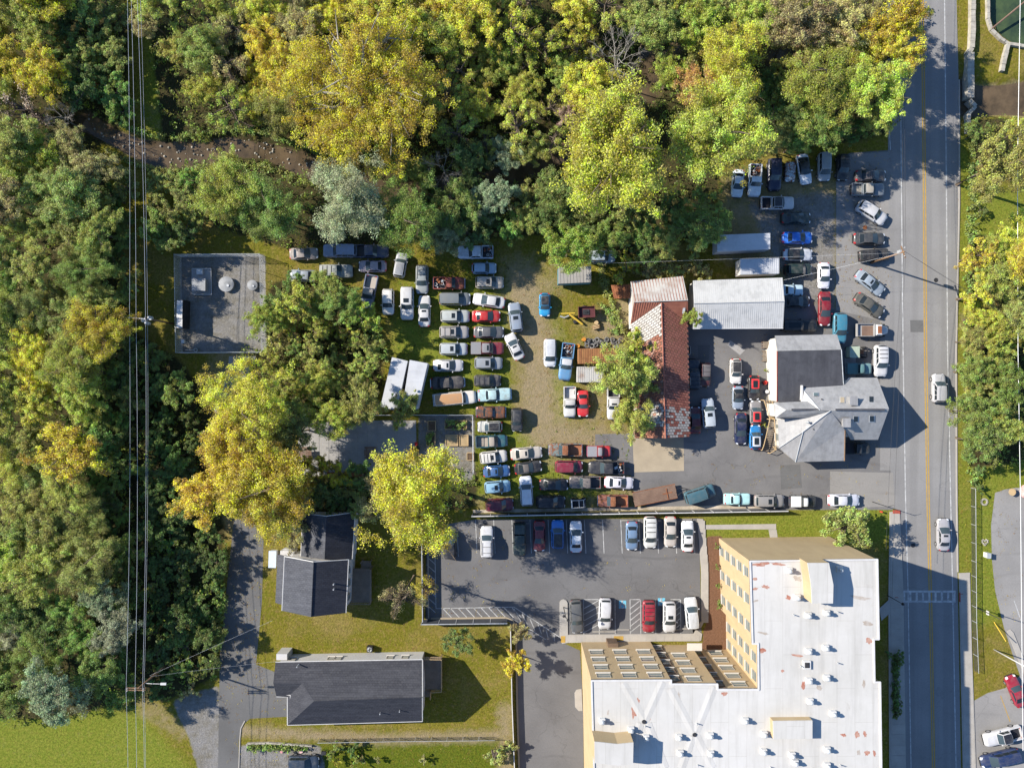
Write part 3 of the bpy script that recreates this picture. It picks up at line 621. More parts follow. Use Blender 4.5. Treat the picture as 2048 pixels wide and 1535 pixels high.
    def disc(specs, mat, nm, n=14):
        m = MB()
        for y0, y1, r_ in specs:
            b = len(m.v)
            for y in (y0, y1):
                for i in range(n): a = 2 * math.pi * i / n; m.v.append((r_ * math.cos(a), y, wr + r_ * math.sin(a)))
            for i in range(n): j = (i + 1) % n; m.f.append((b + i, b + j, b + n + j, b + n + i)); m.m.append(0)
            m.f.append(tuple(b + i for i in range(n))); m.m.append(0); m.f.append(tuple(b + n + i for i in range(n))); m.m.append(0)
        return m.mesh(nm, mat)
    out['wheel'] = disc([(-.11, .11, wr)], MT['tyre'], 'wheel'); out['rim'] = disc([(.111, .118, wr * .64), (-.118, -.111, wr * .64)], MT['rim'], 'rim')
    out['wheel_pos'] = [(sx * L * .305, s * (hw - .10), 0) for sx in (-1, 1) for s in (-1, 1)]
    def lampq(xf, yf0, yf1, s, z0, z1, mat, nm, th=.03):
        mb = MB(); sg = 1 if xf > 0 else -1
        x0 = sg * (.497 * L); pts = []
        for yy in (yf0, yf1):
            e = wid(sg * .48); xx = x0 - sg * L * .032 * (max(0, yy - .45) / .5) ** 1.5
            pts.append((xx, s * yy * hw * .97))
        (xa, ya), (xb, yb) = pts; d = -sg * .16
        v = [(xa + sg * th, ya, z0), (xb + sg * th, yb, z0), (xb + sg * th, yb, z1), (xa + sg * th, ya, z1), (xa + d, ya, z1 + .07), (xb + d, yb, z1 + .07)]
        mb.poly(v[:4]); mb.poly([v[3], v[2], v[5], v[4]]); return mb.mesh(nm, mat)
    out['headlight'] = [lampq(1, .48, .84, s, .6, .8, MT['headlight'], 'headlight') for s in (-1, 1)]
    zt = .85 if 'bed' not in K else .9
    out['taillight'] = [lampq(-1, .55, .86, s, zt - .18, zt + .06, MT['taillight'], 'taillight') for s in (-1, 1)]
    mr = []
    for s in (-1, 1):
        x = b1 - .09 * L; mr.append(MB().box(x, s * (hw + .07), zb(x) - .02, zb(x) + .14, .14, .2).mesh('mirror', MT['paint']))
    out['mirror'] = mr
    bw2 = wid(.49) * 2
    out['bumper'] = [MB().box(.5 * L, 0, .36, .56, .12, bw2 * .96).mesh('bumper', MT['black']), MB().box(-.5 * L, 0, .38, .58, .12, bw2 * .96).mesh('bumper', MT['black'])]
    out['chrome_bumper'] = [MB().box(.503 * L, 0, .4, .56, .16, bw2 * 1.02).mesh('bumper', MT['chrome']), MB().box(-.503 * L, 0, .42, .58, .16, bw2 * 1.02).mesh('bumper', MT['chrome'])]
    if 'bed' in K:
        x0, x1 = [q * L for q in K['bed']]; zt = 1.13; t = .13; mb = MB()
        for s in (-1, 1): mb.box((x0 + x1) / 2, s * (hw - t / 2 - .01), .42, zt, x1 - x0, t)
        mb.box(x0 + .05, 0, .42, zt, .1, W - .02 - 2 * t); mb.box(x1 - .04, 0, .42, zt, .07, W - .02 - 2 * t)
        out['bed'] = mb.mesh('bed', MT['paint'])
        out['bed_floor'] = MB().box((x0 + x1) / 2, 0, .5, .62, x1 - x0 - .2, W - 2 * t - .04).mesh('bed_floor', MT['objcol'])
        out['tonneau'] = MB().box((x0 + x1) / 2, 0, zt + .005, zt + .05, x1 - x0 - .02, W - .1).mesh('bed_cover', MT['objcol'])
        cap = MB(); zc = 1.8
        q0 = [(x0 + .03, -hw + .06, zt + .005), (x1 - .02, -hw + .06, zt + .005), (x1 - .02, hw - .06, zt + .005), (x0 + .03, hw - .06, zt + .005)]
        q1 = [(x0 + .15, -hw + .22, zc), (x1 - .04, -hw + .22, zc), (x1 - .04, hw - .22, zc), (x0 + .15, hw - .22, zc)]
        cap.poly(q1)
        for i in range(4): j = (i + 1) % 4; cap.poly([q0[i], q0[j], q1[j], q1[i]])
        out['cap'] = cap.mesh('bed_cap', MT['paint'])
    out['K'] = K; return out
CARM = {}
def car(kind, px, py, head, Lpx, color, label, fl='', group=None, col2=None, name=None, wk=1.0):
    if kind not in CARM: CARM[kind] = car_meshes(kind)
    C = CARM[kind]; K = C['K']; sx = Lpx * S * .985 / K['L']; sy = wk * (1.0 if sx > .93 else .5 + .5 * sx / .93 if sx < .93 else 1.0)
    p = P(px, py, .9); hd = math.radians(head)
    nm = name or {'suv': 'parked_suv', 'bigsuv': 'parked_suv', 'van': 'parked_minivan', 'bigvan': 'parked_van', 'pickup': 'pickup_truck', 'crewcab': 'pickup_truck', 'jeep': 'jeep', 'hearse': 'hearse'}.get(kind, 'parked_car')
    cat = {'pickup': 'truck', 'crewcab': 'truck', 'van': 'van', 'bigvan': 'van', 'suv': 'car', 'bigsuv': 'car'}.get(kind, 'car')
    t = thing(nm, label, cat, (p.x, p.y, .02), hd, group, (sx, sy, 1.0))
    ov = MT['rustcar'] if 'R' in fl else MT['dull'] if 'D' in fl else None
    def add(me, nm2=None, c=color, o2=None):
        o = place(nm2 or me.name.split('.')[0], me, t, color=c)
        if ov is not None and o2 is None and me.materials[0] == MT['paint']:
            o.material_slots[0].link = 'OBJECT'; o.material_slots[0].material = ov
        return o
    dark = (.02, .02, .022)
    add(C['body'], 'body')
    if 'x' not in fl:      # x: stripped wreck without a cabin
        add(C['cabin'], 'cabin', dark if ('k' in fl and kind == 'coupe') else color)
        if 'k' in fl: add(C['roof_panel'], 'roof_panel', dark)
        elif 'w' in fl: add(C['roof_panel'], 'roof_panel', (.52, .52, .53))
        elif col2 is not None: add(C['roof_panel'], 'roof_panel', col2)
        add(C['windshield'], 'windshield'); add(C['rear_window'], 'rear_window')
        for m in C['side_window']: add(m, 'side_window')
        if 's' in fl: add(C['sunroof'], 'sunroof')
        if 'S' in fl: add(C['big_sunroof'], 'sunroof')
        if 'r' in fl: add(C['roof_rack'], 'roof_rack')
        if 'b' in fl: add(C['roof_ribs'], 'roof_rib')
        if 'o' in fl: add(C['roof_bows'], 'roof_bow')
        for m in C['mirror']: add(m, 'mirror')
    for q in C['wheel_pos']: place('rim', C['rim'], place('wheel', C['wheel'], t, q, scale=(1 / sx, 1, 1)))
    for m in C['headlight']: add(m, 'headlight')
    for m in C['taillight']: add(m, 'taillight')
    for m in C['chrome_bumper' if kind in ('classic', 'vintage', 'hearse', 'pickup') else 'bumper']: add(m, 'bumper')
    if 'bed' in C:
        add(C['bed'], 'bed'); add(C['bed_floor'], 'bed_floor', col2 or (.06, .06, .065))
        if 't' in fl: add(C['tonneau'], 'bed_cover', col2 or dark)
        if 'c' in fl: add(C['cap'], 'bed_cap')
    if 'j' in fl:
        x0, x1 = [q * K['L'] * sx for q in K['bed']]; junk((x0 + x1) / 2, p, hd, abs(x1 - x0) - .35, 1.45, label)
    return t
def junk(xo, p, hd, lx, ly, label):
    mb = MB(); r = random.Random(hash((round(p.x, 1), round(p.y, 1))) & 0xffff)
    for i in range(16):
        x, y, z = r.uniform(-lx / 2, lx / 2), r.uniform(-ly / 2, ly / 2), r.uniform(.62, .95)
        if i % 3 == 0: mb.tube([(x, y, z), (x + r.uniform(-.6, .6), y + r.uniform(-.5, .5), z + r.uniform(0, .25))], .035, 5, i % 3)
        elif i % 3 == 1: mb.box(x * .85, y * .85, z - .12, z + r.uniform(.02, .25), r.uniform(.15, .6), r.uniform(.1, .4), r.uniform(0, 3), i % 4)
        else: mb.torus((x * .8, y * .7, z), r.uniform(.12, .26), .05, (r.uniform(-.5, .5), r.uniform(-.5, .5), 1), 12, 5, r.randint(0, 3))
    o = mb.build('scrap_load', [MT['galv'], MT['rust'], MT['darkmetal'], MT['white']], None,
                 label='jumbled scrap metal heaped in the bed of the ' + ' '.join(label.replace(',', '').split()[:6]), category='scrap')
    o.location = (p.x + xo * math.cos(hd), p.y + xo * math.sin(hd), .02); o.rotation_euler = (0, 0, hd)
W_ = (.52, .515, .51); SI = (.42, .43, .45); BE = (.36, .325, .275); GR = (.13, .135, .14); DG_ = (.055, .058, .062); BK = (.016, .016, .018); RD = (.42, .015, .015); MR = (.17, .018, .028); BG = (.27, .30, .33)
NV_ = (.012, .018, .05); BL = (.02, .11, .42); TL = (.03, .10, .12); SB = (.30, .40, .50); WB = (.62, .67, .72)
G1 = 'vehicles stored in the grassy yard'; G2 = 'vehicles standing in front of the garage'; G3 = 'vehicles in the apartment car park'
V = [
 # --- grass yard, upper end under the trees
 ('sedan', 607, 507, 2, 57, (.30, .26, .24), 'dusty tan-grey sedan with leaves on its boot at the wood edge', 'D', G1),
 ('bigsuv', 680, 501, 180, 68, (.20, .25, .36), 'slate blue large SUV half under the silver-green tree', 'D', G1),
 ('crewcab', 742, 502, 0, 70, (.035, .05, .10), 'dark blue pickup buried under tree branches behind the slate blue SUV', 'D', G1),
 ('sedan', 606, 551, 178, 56, (.24, .28, .33), 'faded blue-grey sedan at the edge of the bushes', 'D', G1),
 ('bigsuv', 672, 542, 0, 66, (.30, .31, .29), 'silver-green boxy SUV with three black roof bars', 'Do', G1),
 ('sedan', 745, 532, 180, 56, (.36, .31, .36), 'faded lilac sedan with a patchy roof', 'D', G1),
 ('suv', 801, 530, 80, 50, (.34, .35, .37), 'silver SUV with ribbed roof parked slanted under the wood', 'b', G1),
 ('pickup', 738, 583, 259, 68, (.13, .16, .24), 'blue-grey pickup with yellow windscreen sheet and an empty bed', 'D', G1, (.38, .34, .30)),
 ('suv', 776, 603, 270, 52, (.66, .64, .60), 'off-white small SUV with plain roof beside the bushes', '', G1),
 ('bigsuv', 814, 606, 270, 67, W_, 'long white SUV with a dark sunroof in the yard', 's', G1),
 ('sedan', 848.6, 622, 90, 63, W_, 'white sedan with dark sunroof, nose to the wood', 's', G1),
 ('suv', 844, 558, 270, 58, (.27, .29, .29), 'grey-green SUV with roof rack in the shade of the wood', 'r', G1),
 ('pickup', 897.6, 566, 0, 63, (.30, .075, .075), 'sun-bleached red pickup with scrap in its bed', 'Rj', G1),
 ('crewcab', 951, 504, 180, 72, (.58, .64, .72), 'white pickup speckled with fallen leaves at the wood edge', 'Dj', G1),
 ('hatch', 968, 536, 0, 50, SB, 'pale blue hatchback with plain roof under the wood edge', '', G1),
 ('suv', 979, 564.5, 0, 57, BE, 'beige SUV with a sunroof and roof rails', 's', G1),
 ('van', 909.4, 597.5, 0, 63, (.16, .175, .18), 'dark grey-green minivan with smooth roof', '', G1),
 ('sedan', 978, 601, 171, 65, W_, 'white sedan parked slightly askew with dark rear window', '', G1),
 ('suv', 910, 632, 0, 58, (.40, .42, .40), 'silver-green SUV with sunroof beside the red sedan', 's', G1),
 ('sedan', 972.4, 632, 0, 57, RD, 'bright red sedan in the grass yard', '', G1),
 ('suv', 908, 664, 0, 59, (.33, .31, .29), 'grey-beige SUV with sunroof and boxed roof rails', 'sr', G1),
 ('sedan', 977.5, 664, 0, 61, (.10, .10, .105), 'dark grey sedan with sun glint on its boot', '', G1),
 ('suv', 1031, 634, 97, 59, (.23, .27, .33), 'blue-grey wagon parked across the rows by the track', 's', G1),
 ('hatch', 1089.6, 609, 270, 47, (.02, .28, .55), 'bright azure small car with black roof alone on the track', 'k', G1),
 ('sedan', 1029, 693, 115, 56, W_, 'white sedan with sunroof slanting onto the track', 's', G1),
 ('van', 1100, 705, 270, 57, (.60, .61, .63), 'silver-white minivan with ribbed roof beside the blue pickup', 'b', G1),
 ('pickup', 1133, 722.5, 263, 74, (.10, .24, .42), 'light blue pickup with white roof and scrap metal in its bed', 'wj', G1),
 ('pickup', 1139.4, 803, 270, 61, (.55, .54, .52), 'silver-white pickup with pale load next to the red coupe', '', G1, (.5, .48, .46)),
 ('coupe', 1166, 806.6, 271, 53, (.55, .025, .03), 'vivid red two-door coupe by the silver-white pickup', '', G1),
 ('crewcab', 1227, 806, 270, 66, W_, 'white pickup with sunroof half under the yellow-green tree', 's', G1),
 ('suv', 1034, 839, 270, 47, (.03, .032, .036), 'black small SUV beside the track', '', G1),
 ('suv', 907, 697.6, 0, 56, (.40, .43, .44), 'pale silver SUV with sunroof beside the maroon pickup', 's', G1),
 ('crewcab', 974.4, 696, 0, 66, MR, 'maroon pickup with grey bed cover and sunroof', 'st', G1, (.22, .22, .23)),
 ('sedan', 896, 730.5, 0, 61, W_, 'white sedan with ribbed sunroof next to the long white trailers', 's', G1),
 ('suv', 977, 726, 0, 56, (.25, .27, .29), 'mid grey SUV with sunroof and pale bonnet', 's', G1),
 ('vintage', 895, 765, 2, 68, (.035, .032, .034), 'black vintage sedan with chrome trim and rounded roof', 'D', G1),
 ('suv', 975, 761, 0, 54, (.035, .035, .04), 'black SUV with peeling roof and roof rack', 'rD', G1),
 ('hearse', 909, 796.5, 5, 85, (.62, .58, .52), 'long white limousine wagon with tan vinyl roof', '', G1, (.42, .235, .11)),
 ('classic', 989, 789, 3, 67, (.36, .52, .54), 'pale turquoise classic sedan with rust blotch on its roof', 'D', G1),
 ('classic', 981.7, 824, 0, 59, (.055, .05, .052), 'faded black old sedan with rust patches', 'R', G1),
 ('hatch', 980, 853, 180, 50, (.42, .42, .39), 'silver convertible with dark soft top by the fence', 'k', G1),
 ('pickup', 982.5, 882, 2, 62, TL, 'dark teal pickup with white roof lights beside the fence', '', G1, (.35, .3, .25)),
 ('suv', 986.7, 913.5, 6, 55, (.56, .54, .50), 'off-white SUV with sunroof and black side glass by the fence', 'so', G1),
 ('sedan', 1052.6, 906, 5, 64, (.48, .43, .37), 'champagne beige sedan with sunroof in the lower yard', 's', G1),
 ('sedan', 993, 942, 3, 54, (.03, .10, .26), 'mid blue sedan with sunroof half under the yellow tree', 's', G1),
 ('coupe', 1056, 934.7, 8, 55, (.022, .022, .025), 'black convertible with brown-grey soft top', '', G1, (.12, .105, .095)),
 ('suv', 995, 973, 5, 52, (.22, .38, .50), 'sky blue small SUV half under the yellow tree', 's', G1),
 ('suv', 999, 1009, 3, 56, (.12, .012, .025), 'burgundy SUV by the retaining fence under the yellow tree', '', G1),
 ('suv', 1052.6, 981.6, 94, 60, (.58, .61, .65), 'silver-white SUV parked crosswise between black cars', '', G1),
 ('pickup', 1131, 899, 180, 67, (.15, .22, .22), 'green-grey wrecked pickup with a rusty stripped bed', 'R', G1, (.3, .12, .06)),
 ('pickup', 1198, 902, 0, 48, (.45, .02, .03), 'small red pickup with grey bed cover at the edge of the asphalt', 't', G1, (.25, .25, .27)),
 ('van', 1138, 933, 0, 56, (.20, .02, .04), 'wine red minivan with pinstriped roof', 'b', G1),
 ('crewcab', 1213, 934.7, 180, 72, (.03, .03, .034), 'black pickup carrying bags and a pale bundle', 'j', G1),
 ('sedan', 1107.5, 969, 0, 58, (.014, .014, .018), 'glossy black sedan in the tree shade of the lower yard', '', G1),
 ('crewcab', 1170, 964, 180, 63, (.14, .12, .115), 'brown-grey pickup with an empty dark bed', 'D', G1),
 ('suv', 1101.6, 1003.5, 0, 58, (.018, .014, .016), 'black SUV with roof ribs beside the retaining fence', 'b', G1),
 ('sedan', 1238, 964.7, -3, 59, (.60, .58, .62), 'silver sedan with sunroof beside the wooden flatbed trailer', 's', G1),
 ('pickup', 1226, 1001, 180, 60, (.28, .12, .10), 'rusted brown-red pickup with broken open bed', 'R', G1, (.3, .13, .06)),
 ('bigvan', 1400, 987.5, 18, 62, (.05, .12, .15), 'dark teal full-size van parked slanted beside the flatbed trailer', 'b', G2),
 ('classic', 1474.7, 997.7, 0, 53, (.38, .62, .62), 'pale mint green sedan by the retaining fence', '', G2),
 ('suv', 1539, 1001, 0, 60, (.24, .23, .22), 'taupe grey SUV with sunroof by the end of the retaining fence', 's', G2),
 ('pickup', 1606, 1002, 0, 52, (.02, .022, .024), 'black pickup with white bed cover in front of the lawn', 't', G2, (.62, .63, .61)),
 ('sedan', 1688, 1000, 0, 64, (.55, .56, .62), 'silver sedan with dark rear window beside the olive tree lawn', '', G2),
 # --- lot by the road
 ('sedan', 1476, 366, 265, 56, (.62, .68, .74), 'white sedan poking out from under the bright green tree', '', G2),
 ('pickup', 1510, 360, 267, 64, (.68, .72, .76), 'white pickup with dark scrap-filled bed near the bright green tree', 'j', G2),
 ('bigsuv', 1549, 349, 270, 64, NV_, 'navy blue large SUV in tree shade', '', G2),
 ('coupe', 1581, 343, 268, 40, (.50, .58, .63), 'crumpled pale wreck squeezed between navy SUV and convertible', 'Rx', G2),
 ('coupe', 1609, 337.5, 280, 62, (.62, .67, .72), 'white convertible with black soft top, nose away from the wood', 'k', G2),
 ('van', 1649, 333, 270, 57, (.30, .32, .33), 'silver-grey minivan with ribbed roof in the upper lot', 'b', G2),
 ('suv', 1686, 334, 268, 53, (.02, .022, .025), 'black SUV with bright roof rails at the corner of the asphalt', 'o', G2),
 ('sedan', 1742, 351, 0, 61, (.075, .068, .072), 'dark grey sedan facing the road at the top of the row', 'o', G2),
 ('crewcab', 1736, 379, 0, 66, (.17, .19, .21), 'grey pickup with open bed facing the road', '', G2, (.35, .32, .27)),
 ('suv', 1744, 425, -32, 65, (.52, .52, .53), 'white SUV slanted towards the road', 'b', G2),
 ('crewcab', 1555, 406, 0, 67, (.52, .52, .53), 'white pickup with black bed in the shaded lot', '', G2, (.02, .02, .025)),
 ('sedan', 1592.5, 436, 0, 58, (.012, .028, .03), 'very dark green sedan in deep tree shade', '', G2),
 ('sedan', 1595, 475, 0, 61, (.01, .12, .52), 'vivid royal blue sedan near the white semi-trailer', '', G2),
 ('coupe', 1596, 509, 0, 59, (.52, .54, .57), 'silver coupe with black roof panel', 'k', G2),
 ('sedan', 1739, 477, 0, 63, (.045, .048, .052), 'charcoal sedan with green marks on its rear glass', '', G2),
 ('suv', 1597, 539, 0, 54, (.016, .03, .026), 'dark green SUV beside the ridged trailer', '', G2),
 ('sedan', 1648.4, 550.5, 270, 53, (.66, .65, .68), 'white sedan nose down between the rows', '', G2),
 ('jeep', 1748, 510, 4, 58, (.02, .02, .022), 'black open jeep with grey rear cover below the utility pole', 'o', G2),
 ('sedan', 1740.7, 565, -38, 66, (.27, .32, .37), 'blue-grey sedan with sunroof slanted towards the road', 's', G2),
 ('sedan', 1739, 610, -35, 65, (.085, .082, .068), 'dark olive sedan with sheet on its rear glass, slanted to the road', '', G2),
 ('sedan', 1650, 617, 270, 69, (.19, .012, .02), 'dark red long sedan nose down beside the garage end', '', G2),
 ('suv', 1680, 656, 270, 62, (.04, .18, .26), 'blue-teal SUV touching the dark-roofed building', '', G2),
 ('jeep', 1598.6, 651, 0, 70, (.012, .014, .016), 'black long jeep with white-framed roof beside the garage', 'S', G2),
 ('classic', 1583, 580, 0, 48, (.42, .55, .62), 'light blue convertible nosing out from the garage end', '', G2),
 ('sedan', 1592, 602.5, 0, 56, (.010, .014, .016), 'black sedan in the shadow of the garage end', '', G2),
 ('suv', 1762, 721, 270, 64, (.52, .52, .53), 'clean white SUV with roof rack lines next to the road', 'o', G2),
 ('pickup', 1718, 737, 0, 50, (.14, .25, .26), 'small teal pickup with white bonnet behind the white SUV', 't', G2, (.10, .2, .2)),
 ('hatch', 1472, 742, 270, 51, (.66, .63, .59), 'cream hatchback with black roof and bonnet stripes', 'k', G2),
 ('hatch', 1508.6, 775, 270, 49, (.02, .018, .02), 'black small hatchback with red roof and sunroof', 'S', G2, (.6, .015, .02)),
 ('coupe', 1476.7, 795, 270, 47, (.24, .29, .36), 'blue-grey two-door with dark folding roof', 'k', G2),
 ('hatch', 1512, 825, 90, 49, (.20, .19, .19), 'silver small hatchback with red roof and red bonnet stripe', 'S', G2, (.6, .015, .02)),
 ('sedan', 1482, 857, 270, 63, (.012, .018, .055), 'navy sedan beside the little blue hatchback', '', G2),
 ('hatch', 1511, 874, 90, 49, (.01, .17, .42), 'bright blue small hatchback with white roof by the wooden stairs', 'wS', G2),
 ('suv', 1417, 826, 95, 60, (.40, .44, .48), 'silver SUV with sunroof parked along the red roofed barn', 's', G2),
 ('suv', 1410, 749, 268, 48, (.06, .012, .014), 'black cherry SUV with grey roof in the barn shadow', 'r', G2, (.12, .11, .11)),
 ('bigsuv', 1387, 748, 90, 62, (.014, .018, .028), 'black SUV half hidden under the barn eave with white rack', 'o', G2),
 ('sedan', 1391, 840, 90, 54, (.10, .010, .014), 'dark red sedan half hidden under the barn eave', '', G2),
 ('pickup', 1712, 896, 0, 54, (.014, .016, .017), 'black pickup in the shadow of the grey metal roofed house', 't', G2),
 ('suv', 1878, 776, 90, 58, (.40, .40, .41), 'silver SUV with ribbed roof driving on the road', 'b', None),
 ('sedan', 1887.6, 1069, 90, 65, (.34, .335, .35), 'silver sedan with sunroof driving towards the house on the road', 's', None),
 # --- apartment car park
 ('suv', 900, 1090, 90, 56, (.022, .024, .028), 'black SUV mostly hidden under the big yellow tree', 'o', G3),
 ('suv', 973.5, 1083.5, 90, 64, (.52, .52, .53), 'white SUV with grey roof rails in the tree-side stall', 'r', G3),
 ('crewcab', 1039, 1078, 270, 66, (.025, .04, .036), 'very dark green pickup in the tree shade', 'c', G3),
 ('sedan', 1078.6, 1071.5, 270, 61, (.14, .018, .024), 'dark red sedan with sunshade beside the blue car', '', G3),
 ('suv', 1115.4, 1068, 90, 58, (.03, .17, .50), 'bright blue car with all black roof', 'k', G3),
 ('sedan', 1152, 1073, 90, 64, (.62, .66, .70), 'white sedan with dark rear glass in tree shade', '', G3),
 ('sedan', 1264, 1071, 270, 58, (.13, .21, .33), 'steel blue sedan with red stuff behind rear glass', '', G3),
 ('van', 1300.6, 1064, 270, 64, (.55, .55, .52), 'silver-beige minivan with roof bars', 'o', G3),
 ('sedan', 1341, 1063, 270, 62, (.46, .42, .38), 'champagne sedan beside the silver-beige minivan', '', G3),
 ('sedan', 1375.4, 1072, 90, 63, (.60, .60, .61), 'silver-white sedan with sunroof next to the pavement', 's', G3),
 ('suv', 1153, 1232.5, 274, 66, (.085, .088, .09), 'charcoal SUV beside the traffic island', '', G3),
 ('suv', 1210, 1227, 268, 62, (.52, .52, .53), 'white compact SUV with dark red rear between hatched bays', '', G3),
 ('suv', 1298, 1232.5, 270, 64, (.26, .015, .03), 'deep red SUV in the accessible row', 'o', G3),
 ('suv', 1339, 1233.4, 270, 62, (.52, .52, .53), 'white SUV with small sunroof in the accessible row', 's', G3),
 ('suv', 1383.6, 1226, 95, 64, (.52, .54, .56), 'silver SUV with ribbed roof at the pavement corner', 'b', G3),
 ('coupe', 2033, 1382, 112, 66, (.26, .012, .03), 'crimson coupe on the pale roadside lot', '', None),
 ('crewcab', 2006, 1472, 194, 76, (.52, .52, .53), 'white pickup with black bed liner on the roadside lot', '', None, (.02, .02, .025)),
 ('van', 2001, 1516, 194, 78, (.015, .03, .09), 'navy minivan with pinstriped roof on the roadside lot', 'b', None),
 ('suv', 607, 1524, 0, 62, (.03, .045, .07), 'dark blue SUV on the gravel beside the stone planter', 'b', None),
 ('suv', 1204.6, 512.5, 0, 52, (.33, .40, .45), 'pale blue-grey SUV deep in the wood edge behind the camper', 'D', G1),
]
for r in V: car(*r[:7], fl=r[7], group=r[8], col2=r[9] if len(r) > 9 else None, name='moving_car' if 'driving' in r[6] else None)
# the light flatbed truck with brown dump bed, the open tractor frame and the buggy
def dump_truck():
    p = P(1745, 660, 1); t = thing('dump_truck', 'white old truck with brown wooden dump bed facing the road', 'truck', (p.x, p.y, .02))
    MB().box(-1.15, 0, .75, .95, 2.6, 1.95).box(-1.15, .94, .95, 1.35, 2.6, .07).box(-1.15, -.94, .95, 1.35, 2.6, .07).box(-2.42, 0, .95, 1.35, .07, 1.8).box(.12, 0, .95, 1.5, .07, 1.8).build('bed', MT['greyconcrete'], t)
    MB().box(-.75, -.1, .955, .99, 1.7, 1.5).build('bed_floor', MT['oldwood'], t)
    c = MB(); lo = [(.25, -.85), (1.35, -.85), (1.35, .85), (.25, .85)]; hi = [(.35, -.7), (1.0, -.7), (1.0, .7), (.35, .7)]
    c.poly([(x, y, 1.85) for x, y in hi])
    for i in range(4): j = (i + 1) % 4; c.poly([(*lo[i], .6), (*lo[j], .6), (*lo[j], 1.25), (*lo[i], 1.25)]); c.poly([(*lo[i], 1.25), (*lo[j], 1.25), (*hi[j], 1.85), (*hi[i], 1.85)])
    c.build('cab', MT['white'], t)
    MB().poly([(1.33, -.7, 1.29), (1.33, .7, 1.29), (1.05, .62, 1.8), (1.05, -.62, 1.8)]).build('windshield', MT['glass'], t)
    h = MB(); rows = []
    for x, w, z in ((1.36, .78, 1.2), (1.9, .62, 1.15), (2.3, .5, 1.05), (2.42, .45, .8)): rows.append([(x, -w, .6), (x, -w, z - .15), (x, -w * .5, z), (x, w * .5, z), (x, w, z - .15), (x, w, .6)])
    h.grid(rows); h.poly(rows[-1]); h.build('bonnet', MT['white'], t, True)
    MB().box(-.05, 0, 1.86, 1.88, .6, 1.1).build('rusty_patch', MT['rust'], t).location = (.7, 0, 0)
    for sx in (-1.6, 1.75):
        for s in (-1, 1):
            o = place('wheel', CARM['jeep']['wheel'], t, (sx, s * .85, 0))
dump_truck()
def tractor():
    p = P(1716, 704, 1); t = thing('stripped_truck', 'pale green stripped truck with bare engine beside the dark-roofed building', 'truck', (p.x, p.y, .02))
    MB().box(-.9, 0, .5, 1.75, 1.4, 1.6).box(-.9, 0, 1.75, 1.82, 1.5, 1.7).build('cab', M('green_cab', (.36, .42, .33), (.30, .35, .27), 1, 8, .6), t)
    MB().box(.7, .35, .5, .62, 2.0, .12).box(.7, -.35, .5, .62, 2.0, .12).box(1.6, 0, .5, .66, .12, 1.5).build('chassis', MT['darkmetal'], t)
    MB().box(.45, 0, .62, 1.0, .8, .5).cone(.3, .1, 1.0, 1.15, .2, .2, 10).tube([(.6, .25, 1.0), (.9, .35, .9), (1.2, .3, .8)], .05).build('engine', MT['rust'], t)
    for sx in (-1.2, 1.15):
        for s in (-1, 1): place('wheel', CARM['jeep']['wheel'], t, (sx, s * .75, 0))
tractor()
def buggy():
    p = P(1157, 1005, .6); t = thing('utility_cart', 'small white-framed utility cart with black seat by the retaining fence', 'cart', (p.x, p.y, .02), math.radians(3))
    f = MB()
    for s in (-1, 1): f.tube([(-1.1, s * .6, .6), (-1.05, s * .55, 1.6), (.7, s * .55, 1.6), (1.1, s * .6, .7)], .04)
    for x in (-1.05, .0, .7): f.tube([(x, -.55, 1.6), (x, .55, 1.6)], .04)
    f.build('roll_frame', MT['white'], t); MB().box(0, 0, .35, .6, 2.2, 1.2).build('body', MT['darkmetal'], t)
    MB().box(-.3, 0, .6, .85, .5, 1.1).box(-.55, 0, .85, 1.2, .12, 1.1).build('seat', MT['black'], t); MB().box(-1.1, 0, .6, 1.62, .1, 1.3).build('rear_panel', MT['white'], t)
    for sx in (-.8, .8):
        for s in (-1, 1): place('wheel', CARM['hatch']['wheel'], t, (sx, s * .6, 0), scale=(.85, 1, .85))
buggy()
# ---------------------------------------------------------------- buildings
def solid_roof(parent, name, faces, mat, th=.12, zoff=0.0):
    "roof planes given as [(px, py, z), ...]; thickened downwards"
    mb = MB()
    for f in faces:
        top = [P(x, y, z) + Vector((0, 0, zoff)) for x, y, z in f]
        n = (top[1] - top[0]).cross(top[2] - top[0])
        if n.z < 0: top = top[::-1]
        bot = [p - Vector((0, 0, th)) for p in top]
        mb.poly(top); mb.poly(bot[::-1])
        for i in range(len(top)): j = (i + 1) % len(top); mb.poly([top[i], bot[i], bot[j], top[j]])
    return mb.build(name, mat, parent)
def wall_block(parent, name, pts, mat, z0=0.0):
    "vertical walls under a roof outline [(px, py, z)], flat bottom"
    mb = MB(); top = [P(*q) for q in pts]; n = len(top)
    for i in range(n):
        j = (i + 1) % n; a, b = top[i], top[j]; mb.poly([(a.x, a.y, z0), (b.x, b.y, z0), tuple(b), tuple(a)])
    mb.poly([tuple(p) for p in top]); return mb.build(name, mat, parent)
def ribs(parent, name, a0, a1, b0, b1, n, r, mat, lift=.03):
    "raised seams from line a0-a1 down to line b0-b1 (world points)"
    mb = MB()
    for i in range(n):
        t = (i + .5) / n; p, q = a0.lerp(a1, t), b0.lerp(b1, t); d = q - p
        u = Vector((-d.y, d.x, 0)).normalized() * r; w = Vector((0, 0, lift))
        mb.poly([p - u, q - u, q + w, p + w]); mb.poly([p + w, q + w, q + u, p + u])
    o = mb.build(name, mat, parent); o['kind'] = 'stuff'; return o
WINM = {}
